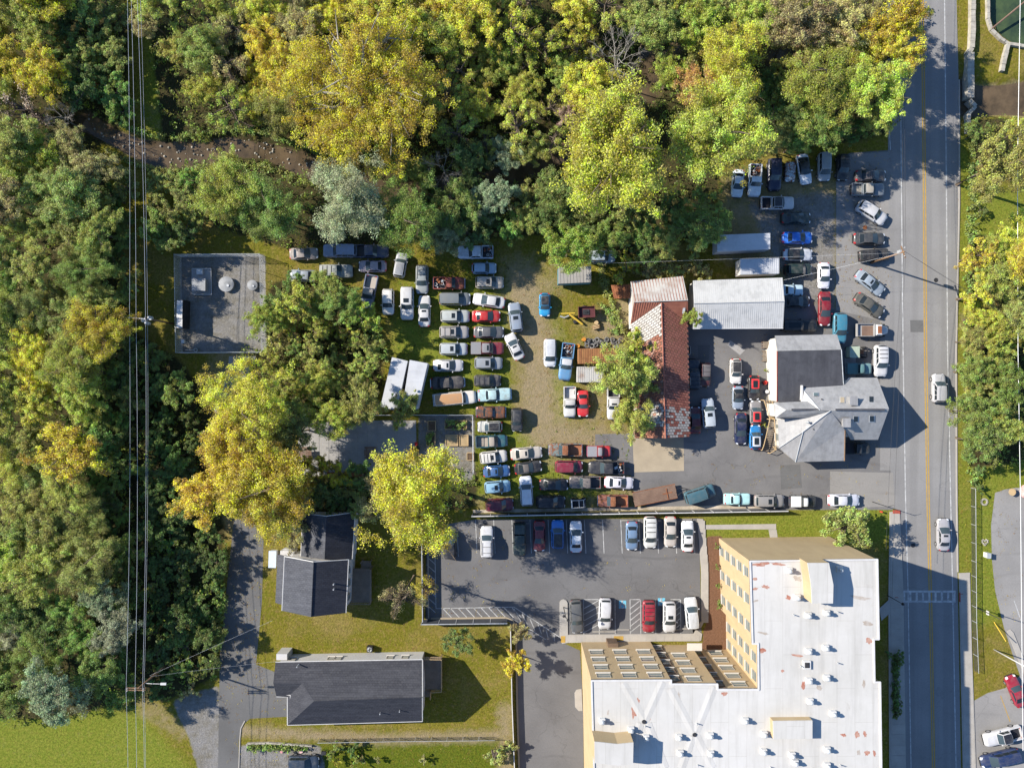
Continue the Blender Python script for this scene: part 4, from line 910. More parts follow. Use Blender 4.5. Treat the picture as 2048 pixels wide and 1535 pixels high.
def window(parent, p, ang, w, h, frame='winframe', depth=.10):
    "p: centre of the opening on the wall plane, ang: direction of the outward normal"
    key = (round(w, 2), round(h, 2), frame)
    if key not in WINM:
        f = MB(); t = .05
        for s in (-1, 1): f.box(s * (w / 2 - t / 2), 0, -h / 2, h / 2, t, depth); f.box(0, 0, s * (h / 2 - t / 2) - t / 2, s * (h / 2 - t / 2) + t / 2, w - 2 * t, depth)
        f.box(0, 0, -.03, .03, w - 2 * t, depth * .8)
        WINM[key] = (f.mesh('window', MT[frame]), MB().box(0, -depth * .3, -h / 2 + t, h / 2 - t, w - 2 * t, .03).mesh('pane', MT['wglass']), MB().box(0, .07, -h / 2 - .09, -h / 2 - .005, w + .2, .22).mesh('sill', MT['whitewall']))
    a, b, c = WINM[key]; o = place('window', a, parent, p, ang - math.pi / 2); place('pane', b, o); place('sill', c, o); return o
def box_part(parent, name, px, py, z0, z1, wpx, hpx, mat, rot=0.0, mt=None):
    p = P(px, py, z1); k = S * (CAM_H - z1) / CAM_H
    return MB().box(p.x, p.y, z0, z1, wpx * k, hpx * k, rot, 0, None).build(name, MT[mat] if isinstance(mat, str) else mat, parent)

# --- rust-red roofed barn
def barn():
    t = thing('barn', 'long rust-red metal roofed barn with a white cross gable and white patches', 'barn', P(1320, 740))
    t.location = (0, 0, 0); E, R = 3.2, 4.75
    wall_block(t, 'wall', [(1268, 655, E - .1), (1373, 655, E - .1), (1378, 870, E - .1), (1274, 872, E - .1)], MT['oldwood'])
    wall_block(t, 'wall', [(1264, 566, E - .1), (1362, 557, E - .1), (1372, 655, E - .1), (1264, 655, E - .1)], MT['whitewall'])
    solid_roof(t, 'gable', [[(1274, 872, E), (1331, 875.3, R - .1), (1378, 870, E)]], MT['oldwood'])
    solid_roof(t, 'gable', [[(1371, 655, E - .2), (1371, 603, R - .1), (1361, 557, E - .2)]], MT['whitewall'])
    # roof planes (battens below) and the tiles laid on them
    left = [(1262, 648, E), (1323, 605.5, R), (1331, 876, R), (1270, 876, E)]; right = [(1323, 605.5, R), (1376, 640, E), (1381, 873, E), (1331, 876, R)]
    solid_roof(t, 'roof_deck', [left, right], MT['oldwood'], .1, -.05)
    solid_roof(t, 'cross_roof', [[(1268, 604, R), (1376, 600, R), (1366, 552, E), (1261, 563, E)]], MT['oldsheet'], .08)
    solid_roof(t, 'cross_roof', [[(1268, 604, R - .02), (1323, 605, R - .02), (1261, 648, E)], [(1323, 605, R - .02), (1376, 600, R - .02), (1376, 640, E + .1), (1362, 636, E + .4)]], MT['redroof'], .08)
    a0, a1, b0, b1 = P(1268, 604, R), P(1376, 600, R), P(1261, 563, E), P(1366, 552, E); ribs(t, 'roof_seam', a0, a1, b0, b1, 18, .06, MT['redroof'], .06)
    ribs(t, 'roof_seam', P(1268, 604, R), P(1322, 605, R), P(1261, 648, E), P(1318, 609, R - .2), 11, .05, MT['redroof'], .05)
    tm = [M('red_tile', (.34, .135, .095), (.28, .105, .075), 1, 6, .7), M('orange_tile', (.30, .13, .085), (.24, .10, .065), 1, 6, .75), M('white_tile', (.46, .44, .41), (.38, .35, .31), 1, 6, .7),
          M('grey_tile', (.36, .34, .32), (.30, .26, .23), 1, 6, .7), M('pink_tile', (.36, .215, .165), (.30, .165, .12), 1, 6, .75), M('dark_tile', (.25, .09, .068), (.2, .075, .055), 1, 6, .75)]
    rnd = random.Random(3)
    def tiles(quad, nr, nc, pick, clip=None):
        c = [P(*q) for q in quad]; mb = MB(); nrm = (c[1] - c[0]).cross(c[3] - c[0]).normalized()
        if nrm.z < 0: nrm = -nrm
        for i in range(nr):
            for j in range(nc):
                off = .5 / nc if i % 2 else 0; u0, u1 = max(0, j / nc - off + .006), min(1, (j + 1) / nc - off - .006); v0, v1 = i / nr + .0012, (i + 1) / nr - .0022
                if u1 <= u0: continue
                pt = lambda u, v: c[0].lerp(c[1], u).lerp(c[3].lerp(c[2], u), v)
                if clip and not clip((u0 + u1) / 2, (v0 + v1) / 2): continue
                h0, h1 = .02 + rnd.uniform(0, .015), .05 + rnd.uniform(0, .03)
                # the tile's lower edge is proud of the next
                q = [pt(u0, v0) + nrm * h0, pt(u1, v0) + nrm * h0, pt(u1, v1) + nrm * h1, pt(u0, v1) + nrm * h1]
                m = pick((u0 + u1) / 2, (v0 + v1) / 2); mb.poly(q if (q[1] - q[0]).cross(q[3] - q[0]).z > 0 else q[::-1], m)
                e = [q[3], q[2], pt(u1, v1), pt(u0, v1)]; mb.poly(e, m); mb.poly([q[1], q[2], pt(u1, v1), pt(u1, v0)], m)
        o = mb.build('roof_tile', tm, t); o['kind'] = 'stuff'
    def lp(u, v):
        if v < .20 + .03 * u: return 2
        if .74 < v < .92: return 2 if rnd.random() < .8 else 4
        if v >= .92: return 1
        return 4 if rnd.random() < .4 else 1
    def rp(u, v):
        if v > .76: return 3 if rnd.random() < .72 - .25 * u else 5
        if .5 < v <= .76: return 5 if rnd.random() < .5 else 0
        return 0 if rnd.random() < .8 else 1
    tiles(left, 46, 9, lp, lambda u, v: v > .155 * (1 - u) * 0 + 0); tiles(right, 46, 9, rp, lambda u, v: True)
    MB().tube([P(1323, 605, R + .06), P(1331, 876, R + .06)], .09, 6).build('ridge_cap', tm[0], t); MB().tube([P(1268, 604, R + .05), P(1376, 600, R + .05)], .08, 6).build('ridge_cap', MT['oldsheet'], t)
    MB().box(*P(1368, 617, 4.2)[:2], 4.15, 4.25, .35, 1.5, -.1).build('roof_panel', MT['galv'], t)
    for k in range(3):
        o = window(t, (P(1379, 700 + k * 62, 1.6).x + .02, P(1379, 700 + k * 62, 1.6).y, 1.6), 0, 1.2, 1.0)
    MB().box(P(1326, 872, 1.3).x, P(1326, 873.5, 1.3).y - .02, .02, 2.5, 2.6, .08).build('door', MT['whitewall'], t)
barn()
# low rusty lean-to roof beside the barn
t = thing('lean_to', 'low flat rust-orange sheet metal lean-to among weeds beside the barn', 'shed'); 
solid_roof(t, 'roof', [[(1222, 570, 1.7), (1262, 568, 2.0), (1262, 596, 2.0), (1228, 597, 1.7)]], MT['rust'], .08); wall_block(t, 'wall', [(1226, 573, 1.5), (1258, 571, 1.5), (1258, 593, 1.5), (1232, 594, 1.5)], MT['oldwood'])
ribs(t, 'roof_seam', P(1222, 570, 1.7), P(1262, 568, 2.0), P(1228, 597, 1.7), P(1262, 596, 2.0), 8, .05, MT['rust'], .04)

# --- white ribbed metal garage
def garage():
    t = thing('garage', 'white garage with a ribbed white metal gable roof and open front', 'garage'); E, R = 3.8, 4.95
    wall_block(t, 'wall', [(1391, 562, E - .1), (1560, 558, E - .1), (1561, 600, R - .15), (1561, 650, E - .1), (1392, 652, E - .1), (1391.5, 604, R - .15)], MT['whitewall'])
    q = [[(1388, 559, E), (1565, 555, E), (1572, 602, R), (1392, 606.5, R)], [(1392, 606.5, R), (1572, 602, R), (1566, 655.6, E), (1389, 656.5, E)]]
    q = [[(1386, 561, E), (1565, 555, E), (1569, 602.5, R), (1388, 606.5, R)], [(1388, 606.5, R), (1569, 602.5, R), (1566, 655.6, E), (1386, 656.5, E)]]
    solid_roof(t, 'roof', q, MT['whitemetal'], .1)
    for a in (0, 1):
        f = q[a]; r0, r1 = (f[3], f[2]) if a == 0 else (f[0], f[1]); e0, e1 = (f[0], f[1]) if a == 0 else (f[3], f[2])
        ribs(t, 'roof_rib', P(*r0), P(*r1), P(*e0), P(*e1), 44, .05, MT['whitemetal'], .022)
    MB().tube([P(1388, 606.5, R + .05), P(1569, 602.5, R + .05)], .09, 6).build('ridge_cap', MT['whitemetal'], t)
    MB().tube([P(1386, 657, E - .05), P(1566, 656.2, E - .05)], .08, 6).build('gutter', MT['white'], t)
    for k in range(4):
        p = P(1415 + k * 42, 652.5, 1.6); MB().box(p.x, p.y - .06, .02, 3.1, 2.7, .08).build('garage_door', MT['galv'], t)
garage()

# --- dark-roofed building
def shop():
    t = thing('workshop', 'cream walled workshop with dark flat roof and one pale grey roof slope', 'building')
    wall_block(t, 'wall', [(1551, 676, 3.1), (1672, 673, 3.1), (1681, 699, 4.4), (1684, 768, 3.6), (1684, 802, 3.6), (1554, 802, 3.4), (1552, 700, 4.4)], MT['whitewall'])
    solid_roof(t, 'roof_slope', [[(1550, 671, 3.2), (1674, 668.5, 3.2), (1683, 699, 4.55), (1555, 701.5, 4.55)]], MT['greyroof'], .12)
    solid_roof(t, 'flat_roof', [[(1555, 701.5, 4.54), (1683, 699, 4.54), (1686, 803, 3.7), (1554, 804, 3.7)]], MT['darkroof'], .12)
    for y in (735, 770): 
        z = 4.5 - (y - 700) * .0085; MB().tube([P(1556, y + 1, z), P(1684, y - 1, z)], .025, 4).build('roof_seam', MT['greyconcrete'], t)
    p = P(1552.5, 740, 1.9); window(t, (p.x - .03, P(1543, 740).y, 1.9), math.pi, .9, 1.0)
    MB().tube([P(1554.5, 702, 4.5), P(1554, 803, 3.72)], .06, 5).build('fascia', MT['redpaver'], t)
    MB().tube([P(1683, 699, 4.6), P(1687, 768, 4.0)], .06, 5).build('flashing', MT['galv'], t)
shop()
# wooden clutter along its wall
for lab, x, y, lx, ly, h in (('weathered grey pallet stack leaning at the workshop corner', 1530, 690, 1.2, 1.0, .9), ('brown pallet of boards along the workshop wall', 1529, 712, .9, 1.7, .6)):
    t = thing('pallet_stack', lab, 'pallet'); p = P(x, y)
    for k in range(6): MB().box(p.x - lx / 2 + (k + .5) * lx / 6, p.y, h - .12, h - .08, lx / 6 - .05, ly).build('board', MT['deckwood'], t)
    for k in range(3): MB().box(p.x, p.y - ly / 2 + .1 + k * (ly - .2) / 2, .02, h - .125, lx, .1).build('bearer', MT['oldwood'], t)
p = P(1532, 783); MB().cone(p.x, p.y, .02, .75, .32, .3, 12).cone(p.x, p.y, .751, .9, .3, .18, 12).build('white_drum', MT['white'], None, True, **T('white round drum at the end of the workshop wall', 'drum'))
p = P(1528, 765); MB().box(p.x, p.y, .02, .5, .5, .5, .4).tube([(p.x - .3, p.y, .5), (p.x + .3, p.y + .2, .8)], .05).torus((p.x, p.y, .55), .25, .06).build('red_machine', MT['red'], None, **T('small red machine on the ground by the workshop wall', 'machine'))

# --- grey metal roofed house
def house():
    t = thing('house', 'rambling house with grey metal roofs, dormers and skylights beside the road', 'house'); G = MT['greyroof']
    R, E = 6.3, 3.1
    wall_block(t, 'wall', [(1690, 760, E - .1), (1750, 760, E - .1), (1764, 817.5, R - .3), (1751, 873, E - .1), (1690, 873, E - .1), (1690, 817, R - .3)], MT['whitewall'])
    wall_block(t, 'wall', [(1559, 800, 2.9), (1690, 800, 2.9), (1684, 916, 2.9), (1594, 918, 2.9), (1563, 893, 2.9)], MT['whitewall'])
    wall_block(t, 'wall', [(1606, 778, 3.6), (1690, 774, 3.6), (1690, 815, 3.6), (1606, 815, 3.6)], MT['whitewall'])
    # east wing gable
    solid_roof(t, 'roof', [[(1688, 769, 3.9), (1697, 755, E), (1754.5, 755, E), (1778, 817, R), (1661, 821, R)], [(1661, 821, R), (1778, 817, R), (1756, 879, E), (1702, 879, E), (1689, 858, 4.3)]], G, .14)
    # north slope to the workshop with its hip
    solid_roof(t, 'roof', [[(1603, 775, 3.9), (1688, 769, 3.9), (1661, 821, R - .02), (1640, 820, R - .05)], [(1603, 775, 3.9), (1640, 820, R - .05), (1602, 804, 4.3)]], G, .12)
    # south wing with a hipped corner
    solid_roof(t, 'roof', [[(1661, 821, R - .04), (1689, 858, 4.8), (1688, 921, E), (1591, 923.5, E), (1606, 863, 4.75)], [(1606, 863, 4.75), (1591, 923.5, E), (1558, 895, E)], [(1661, 821, R - .04), (1606, 863, 4.75), (1558, 895, E), (1556, 838, E), (1600, 836, 4.4)]], G, .12)
    # raised hip over the stairs
    solid_roof(t, 'roof', [[(1548, 805, 4.9), (1551, 835.5, 4.9), (1572, 819.5, 5.9)], [(1548, 805, 4.9), (1572, 819.5, 5.9), (1661, 820, R), (1640, 801, 4.9)], [(1551, 835.5, 4.9), (1646, 835, 4.9), (1661, 821.5, R), (1572, 819.5, 5.9)]], G, .14)
    wall_block(t, 'wall', [(1553, 808, 4.75), (1640, 806, 4.75), (1640, 833, 4.75), (1555, 833, 4.75)], MT['whitewall'])
    for x0, x1 in ((1583, 1641), (1671, 1769)):
        z = R - .02 if x0 > 1600 else 6.0; a, b = P(x0, 819.6, z), P(x1, 818.2, z); MB().box((a.x + b.x) / 2, (a.y + b.y) / 2, z - .02, z + .14, (b - a).length, .3).build('ridge_vent', MT['darkroof'], t)
    def slope_z(x, y):   # height of the east wing planes
        return R - (abs(y - 818.5) / 62) * (R - E)
    for nm, x, y, m in (('skylight', 1632, 788, 'wglass'), ('skylight', 1685, 799, 'tanconcrete'), ('skylight', 1743, 798, 'glass'), ('skylight', 1712, 838, 'glass'), ('skylight', 1744, 837, 'glass')):
        dy = 5.5 if m != 'wglass' else 3; q = []
        base = slope_z if m != 'wglass' else (lambda a, b: 3.9 + (b - 772) * .05)
        for a, b in ((-4, -dy), (4, -dy), (4, dy), (-4, dy)): q.append((x + a, y + b, base(x, y + b) + .16))
        solid_roof(t, nm, [q], MT[m], .1)
        q2 = [(x + a * 1.3, y + b * 1.2, base(x, y + b * 1.2) + .1) for a, b in ((-4, -dy), (4, -dy), (4, dy), (-4, dy))]; solid_roof(t, 'skylight_frame', [q2], MT['galv'], .1)
    for x, y in ((1709, 801), (1695, 845)):
        z = slope_z(x, y); p = P(x, y, z + 1); mb = MB(); w, l = .95, 1.1
        for zz0 in (0,): 
            b = [(p.x - w / 2, p.y - l / 2), (p.x + w / 2, p.y - l / 2), (p.x + w / 2, p.y + l / 2), (p.x - w / 2, p.y + l / 2)]
        mb.prism(b, z - .6, z + .75); o = mb.build('dormer', MT['greyroof'], t)
        MB().prism([(p.x - w * .6, p.y - l * .6), (p.x + w * .6, p.y - l * .6), (p.x + w * .6, p.y + l * .6), (p.x - w * .6, p.y + l * .6)], z + .75, z + .83).build('dormer_roof', MT['greyroof'], o)
    p = P(1617, 844, 5.6); MB().cone(p.x, p.y, 4.2, 5.5, .13, .13, 10).cone(p.x, p.y, 5.5, 5.65, .22, .1, 10).build('stove_pipe', MT['galv'], t, True)
    for x, y, z in ((1643, 798, 5.2), (1626, 858, 4.9)): q = P(x, y, z); MB().cone(q.x, q.y, z - .5, z + .25, .09, .09, 8).build('vent_pipe', MT['darkmetal'], t)
    MB().tube([P(1690, 860, 4.7), P(1689, 921, E)], .09, 5).build('fascia', MT['pole'], t)
    MB().tube([P(1661, 821, R + .06), P(1606, 863, 4.85), P(1558, 895, E + .06)], .06, 5).build('hip_cap', MT['galv'], t); MB().tube([P(1606, 863, 4.85), P(1591, 923.5, E + .06)], .06, 5).build('hip_cap', MT['galv'], t)
    MB().tube([P(1603, 775, 4.0), P(1640, 820, R)], .05, 5).build('hip_cap', MT['galv'], t)
    for y in (785, 817, 850): p = P(1752, y, 1.7); window(t, (P(1756, y, 1.7).x + .5 * 0 + .02, p.y, 1.7), 0, 1.0, 1.2)
    for y in (850, 875): window(t, (P(1561.2, y, 2.9).x - .02, P(1561, y, 2.9).y, 1.6), math.pi, 1.0, 1.2)
    p = P(1602.5, 785, 4); MB().box(p.x, p.y, 3.4, 4.4, .2, 2.2).build('parapet', MT['white'], t)
    # timber stair and deck on the west side
    d = MB().prism([P(1528, 800, .9), P(1552, 800, .9), P(1549, 838, .9), P(1540, 838, .9)], .78, .9).build('deck', MT['deckwood'], t)
    for k in range(5): q = P(1530 + k * 5, 812, .9); MB().tube([P(1528 + k * 5.6, 800.5, .93), P(1541 + k * 1.8, 837.5, .93)], .05, 4).build('deck_board', MT['palewood'], t)
    for k in range(15):
        y = 840 + k * 4.3; x0, x1 = 1538 - k * .75 - (4 if k > 8 else 0), 1553 - k * .3; z = .9 - k * .05; a, b = P(x0, y, z), P(x1, y, z)
        MB().box((a.x + b.x) / 2, (a.y + b.y) / 2, z - .05, z, (b - a).length, .2).build('stair_tread', MT['deckwood'], t)
    for pts in ([(1528, 800, 1.8), (1540, 838, 1.8), (1528, 890, 1.2), (1524, 900, 1.0)], [(1540, 906, 1.0), (1553, 898, 1.1)], [(1549, 838, 1.8), (1552, 895, 1.2)]):
        MB().tube([P(*q) for q in pts], .06, 5).build('handrail', MT['palewood'], t)
        for q in pts: a = P(*q); MB().box(a.x, a.y, .0, q[2], .1, .1).build('rail_post', MT['palewood'], t)
house()

# --- shingled house with deck
def shingled(t, faces, mat='shingle', th=.14): return solid_roof(t, 'roof', faces, MT[mat], th)
def deck(parent, x0, y0, x1, y1, z, n=14, along='y'):
    a, b = P(x0, y0, z), P(x1, y1, z); MB().box((a.x + b.x) / 2, (a.y + b.y) / 2, z - .25, z - .06, abs(b.x - a.x) - .1, abs(a.y - b.y) - .1).build('deck_frame', MT['deckwood'], parent)
    mb = MB(); W = abs(b.x - a.x) if along == 'y' else abs(a.y - b.y)
    for k in range(n):
        if along == 'y': mb.box(a.x + (k + .5) * W / n, (a.y + b.y) / 2, z - .055, z - random.uniform(0, .01), W / n - .025, abs(a.y - b.y))
        else: mb.box((a.x + b.x) / 2, a.y - (k + .5) * W / n, z - .055, z - random.uniform(0, .01), abs(b.x - a.x), W / n - .025)
    o = mb.build('deck_board', MT['deckwood'], parent); o['kind'] = 'stuff'
    for x in (a.x + .1, b.x - .1):
        for y in (a.y - .1, b.y + .1): MB().box(x, y, 0, z + .95, .1, .1).build('deck_post', MT['deckwood'], parent)
def railing(parent, pts, z, h=.95, mat='deckwood', n=10):
    q = [P(x, y, z) for x, y in pts]
    for a, b in zip(q[:-1], q[1:]):
        m = MB(); m.tube([a + Vector((0, 0, h)), b + Vector((0, 0, h))], .05, 5); m.tube([a + Vector((0, 0, .15)), b + Vector((0, 0, .15))], .03, 4)
        for k in range(n + 1): c = a.lerp(b, k / n); m.box(c.x, c.y, z, z + h, .04, .04)
        m.build('railing', MT[mat], parent)
def house1():
    t = thing('house', 'small house with grey shingled two-part gable roof and rear deck', 'house'); E, R = 6.0, 7.9
    wall_block(t, 'wall', [(572, 1120, E - .1), (627, 1128, R - .3), (693, 1124, E - .1), (689, 1218, E - .1), (622, 1226, R - .3), (568, 1214, E - .1)], MT['vinyl'])
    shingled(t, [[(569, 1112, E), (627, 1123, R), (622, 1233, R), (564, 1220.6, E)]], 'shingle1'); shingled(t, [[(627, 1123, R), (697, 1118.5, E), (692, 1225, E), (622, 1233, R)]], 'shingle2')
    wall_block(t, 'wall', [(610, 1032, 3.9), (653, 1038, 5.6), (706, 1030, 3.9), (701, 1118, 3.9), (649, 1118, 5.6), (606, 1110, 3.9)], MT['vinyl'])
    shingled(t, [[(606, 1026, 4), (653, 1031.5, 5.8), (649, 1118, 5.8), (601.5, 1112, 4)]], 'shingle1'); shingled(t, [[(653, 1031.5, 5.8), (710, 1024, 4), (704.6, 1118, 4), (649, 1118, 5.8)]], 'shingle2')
    shingled(t, [[(555, 1108, 2.9), (570, 1111, 3.4), (565, 1209, 3.4), (550.6, 1204.5, 2.9)]], 'shingle1'); 
    wall_block(t, 'wall', [(572, 1112, 2.8), (576, 1112, 2.8), (572, 1206, 2.8), (568, 1206, 2.8)], MT['vinyl'])
    for y in (1112, 1140, 1170, 1200): p = P(556, y, 2.8); MB().box(p.x, p.y, 0, 2.75, .12, .12).build('porch_post', MT['white'], t)
    MB().tube([P(627, 1123, R + .03), P(622, 1233, R + .03)], .06, 5).build('ridge_cap', MT['shingle1'], t)
    for pts in ([(569, 1112, E), (564, 1220.6, E)], [(697, 1118.5, E), (692, 1225, E)], [(710, 1024, 4), (704.6, 1117, 4)], [(606, 1026, 4), (601.5, 1111, 4)], [(606, 1026, 4), (653, 1031.5, 5.8), (710, 1024, 4)], [(569, 1112, E), (627, 1123, R), (697, 1118.5, E)]):
        MB().tube([P(x, y, z) + Vector((0, 0, -.02)) for x, y, z in pts], .07, 5).build('fascia', MT['white'], t)
    for x, y in ((668, 1167), (668, 1177)): p = P(x, y, 6.9); MB().cone(p.x, p.y, 6.3, 7.3, .1, .1, 8).build('vent_pipe', MT['galv'], t)
    for y in (1140, 1165, 1192): p = P(691, y, 4.5); window(t, (P(693, 1160, E).x + .02, P(691, y, 4.5).y, 4.5), 0, .9, 1.2)
    for x in (630, 660): window(t, (P(x, 1030, 2).x, P(650, 1033.5, 3.9).y + .02, 2), math.pi / 2, .9, 1.2)
    deck(t, 701, 1136, 743, 1204, 1.6, 16); deck(t, 722, 1121, 742, 1135.5, 1.2, 6, 'x'); railing(t, [(722, 1135), (743, 1136), (743, 1204), (700, 1204)], 1.6)
    p = P(574, 1103, 1); MB().box(p.x + .3, p.y, 0.0, 2.2, 1.9, .9).build('entry_porch', MT['vinyl'], t)
    p = P(580, 1103, 2.3); 
    for k in range(4): MB().box(p.x - .2, p.y + .35 - k * .22, 2.205, 2.26, 1.6, .12).build('porch_slat', MT['white'], t)
house1()
p = P(550, 1114); t = thing('storage_box', 'pale blue-white storage box standing beside the two-part shingled house', 'box'); MB().box(p.x, p.y, .02, 1.1, 1.0, 2.4, -.03).build('body', MT['white'], t); MB().box(p.x, p.y, 1.1, 1.22, 1.15, 2.55, -.03).build('lid', M('pale_lid', (.55, .62, .68), (.5, .56, .62), 1, 6, .5), t)
def house2():
    t = thing('house', 'long low house with dark grey shingled roof and white siding', 'house'); E, R = 4.0, 6.5; a = [(555, 1328, E - .1), (842, 1322, E - .1), (842, 1393, R - .3), (842, 1436, E - .1), (580, 1443, E - .1), (580, 1390, 4.3), (556, 1388, E - .1)]
    wall_block(t, 'wall', a, MT['vinyl'])
    N = [(551, 1323, E), (845, 1318, E), (845, 1393, R), (628, 1401, R), (604, 1366, 5.3), (546.5, 1365, 5.3)]
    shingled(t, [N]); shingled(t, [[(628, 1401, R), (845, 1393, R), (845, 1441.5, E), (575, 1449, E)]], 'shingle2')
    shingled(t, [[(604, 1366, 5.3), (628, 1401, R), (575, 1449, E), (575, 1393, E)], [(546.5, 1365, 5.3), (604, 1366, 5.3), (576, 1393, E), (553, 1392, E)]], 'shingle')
    for pts in ([(551, 1323, E), (845, 1318, E)], [(845, 1441.5, E), (575, 1449, E)], [(575, 1449, E), (575, 1393, E), (553, 1392, E)], [(845, 1318, E), (845, 1393, R), (845, 1441.5, E)]): MB().tube([P(x, y, z - .03) for x, y, z in pts], .07, 5).build('gutter', MT['white'], t)
    MB().tube([P(628, 1401, R + .03), P(845, 1393, R + .03)], .06, 5).build('ridge_cap', MT['shingle'], t)
    for x, y, z in ((596, 1330, 4.7), (761, 1424, 5.1), (800, 1419, 5.2)): p = P(x, y, z); MB().cone(p.x, p.y, z - .5, z + .6, .08, .08, 8).build('vent_pipe', MT['galv'], t)
    yb = P(600, 1327.6, E).y + .02
    for x in (585, 662, 676, 780, 810): window(t, (P(x, 1320, 2.2).x, yb + .0 + (x - 555) * .0013, 2.2), math.pi / 2, 1.0, 1.1)
    MB().box(P(566, 1316, 2).x, yb + .5, 0, 2.6, 1.6, .9).build('entry_porch', MT['vinyl'], t)
    deck(t, 846, 1313, 884, 1378, 1.3, 15); deck(t, 846, 1379, 862, 1393, .8, 6); railing(t, [(846, 1313), (884, 1314), (884, 1378), (863, 1379)], 1.3, .95, 'palewood'); railing(t, [(862, 1379), (862, 1394)], .8, .9, 'palewood', 4)
house2()
t = thing('air_conditioner', 'dark cube air conditioning unit on the lawn beside the long low house', 'unit'); p = P(739, 1298, .8); MB().box(p.x, p.y, .05, .85, .85, .85, -.05).build('casing', MT['darkmetal'], t); MB().cone(p.x, p.y, .85, .87, .36, .36, 16).build('fan_guard', MT['galv'], t)
MB().box(p.x, p.y, .88, .9, .6, .09, .3).box(p.x, p.y, .901, .92, .6, .09, 1.35).build('fan_blade', MT['darkmetal'], t)

# --- five storey apartment block
HB = 14.1
def block():
    t = thing('apartment_block', 'five-storey cream apartment block with white flat roof', 'building')
    roof = [(1500, 1121.5), (1754, 1118), (1757, 1277), (1747, 1277), (1748.5, 1363), (1759.6, 1363), (1762, 1535), (1766, 1760), (1192, 1760), (1188, 1535), (1183, 1360), (1342, 1359), (1342, 1367), (1434.5, 1367), (1435, 1377.7), (1517, 1377.7), (1516, 1286), (1505, 1286)]
    q = [P(x, y, HB) for x, y in roof]; MB().prism(q, -.1, HB - .3).build('wall', MT['creamwall'], t)
    cen = sum((Vector(p) for p in q), Vector()) / len(q)
    MB().prism(q, HB - .3, HB).build('roof', MT['whiteroof'], t)
    cop = MB(); n = len(q)
    for i in range(n):
        a, b = q[i], q[(i + 1) % n]; d = b - a; cop.box((a.x + b.x) / 2, (a.y + b.y) / 2, HB + .002 + .003 * (i % 3), HB + .12 + .003 * (i % 3), d.length + .1, .22, math.atan2(d.y, d.x))
    cop.build('coping', MT['white'], t)
    tr = MB()
    for i in range(n):
        a, b = q[i], q[(i + 1) % n]; d = b - a; nn = Vector((d.y, -d.x, 0)).normalized()
        c = (a + b) / 2
        tr.box(c.x, c.y, HB - .27 + .004 * (i % 3), HB - .12 + .004 * (i % 3), d.length + .06, .14, math.atan2(d.y, d.x))
    tr.build('roof_trim', MT['darkmetal'], t)
    rows = [1.3 + k * 2.75 for k in range(5)]
    def wallwins(i0, i1, fr, zs, w=1.15, h=1.5):
        a, b = q[i0], q[i1]; d = (b - a); ang = math.atan2(d.y, d.x)
        nrm = Vector((d.y, -d.x, 0)).normalized()
        if (((a + b) / 2 + nrm * .5) - cen).length < (((a + b) / 2) - cen).length and False: nrm = -nrm
        na = math.atan2(nrm.y, nrm.x)
        for f in fr:
            for z in zs: c = a.lerp(b, f); window(t, (c.x + nrm.x * .03, c.y + nrm.y * .03, z), na, w, h)
    # q runs clockwise in the picture (x right, y down) = clockwise in the world as well, so outward is left of travel
    def ww(i0, i1, fr, zs, w=1.15, h=1.5):
        a, b = q[i0], q[i1]; d = b - a; nrm = Vector((-d.y, d.x, 0)).normalized(); na = math.atan2(nrm.y, nrm.x)
        for f in fr:
            for z in zs: c = a.lerp(b, f); window(t, (c.x + nrm.x * .03, c.y + nrm.y * .03, z + .0), na, w, h)
    ww(17, 0, (.17, .51, .84), [r + .3 for r in rows], 1.3, 1.55); ww(15, 16, (.2, .62), [r + .3 for r in rows], 1.3, 1.55)
    ww(10, 11, (.17, .5, .83), [r + .3 for r in rows[1:]], 1.9, 1.35); ww(12, 13, (.55,), [r + .3 for r in rows[1:]], 1.9, 1.35); ww(14, 15, (.62,), [r + .3 for r in rows[0:]], 1.9, 1.35)
    ww(1, 2, (.2, .5, .8), [r + .3 for r in rows]); ww(5, 6, (.2, .5, .8), [r + .3 for r in rows]); ww(3, 4, (.3, .7), [r + .3 for r in rows])
    # brown recessed strips beside the steps of the north front
    for i0, i1, f0, f1 in ((12, 13, .02, .27), (14, 15, .01, .24)):
        a, b = q[i0], q[i1]; c0, c1 = a.lerp(b, f0), a.lerp(b, f1); d = c1 - c0; m = (c0 + c1) / 2; nrm = Vector((-d.y, d.x, 0)).normalized()
        o = MB().box(m.x + nrm.x * .02, m.y + nrm.y * .02, .1, HB - .35, d.length, .1, math.atan2(d.y, d.x)).build('brown_panel', MT['brownpanel'], t)
        for z in rows: window(o, (m.x + nrm.x * .1, m.y + nrm.y * .1, z + .3), math.atan2(nrm.y, nrm.x), 1.2, 1.4, 'brownpanel')
    p = q[10].lerp(q[11], .43); MB().box(p.x, p.y + .3, .1, 2.4, 1.5, .6).build('entrance', MT['brownpanel'], t)
    p = q[13].lerp(q[12], .1); MB().box(p.x + .6, p.y + .6, 2.4, 2.55, 2.2, 1.1).build('canopy', MT['whitewall'], t)
    # roof structures
    def bulk(pts, z1, m1='creamwall'):
        o = MB().prism([P(x, y, z1) for x, y in pts], HB, z1 - .12).build('stair_tower', MT[m1], t); MB().prism([P(x, y, z1) for x, y in pts], z1 - .12, z1).build('tower_roof', MT['whiteroof'], o); return o
    bulk([(1615, 1125), (1658, 1125), (1667, 1169), (1666, 1206), (1624, 1206), (1622, 1168)], HB + 2.6)
    bulk([(1546, 1441), (1625, 1440), (1625, 1476), (1547, 1477)], HB + 1.1)
    o = bulk([(1189, 1482), (1235, 1487), (1267, 1484), (1266, 1528), (1235, 1530), (1189, 1525)], HB + 3.0)
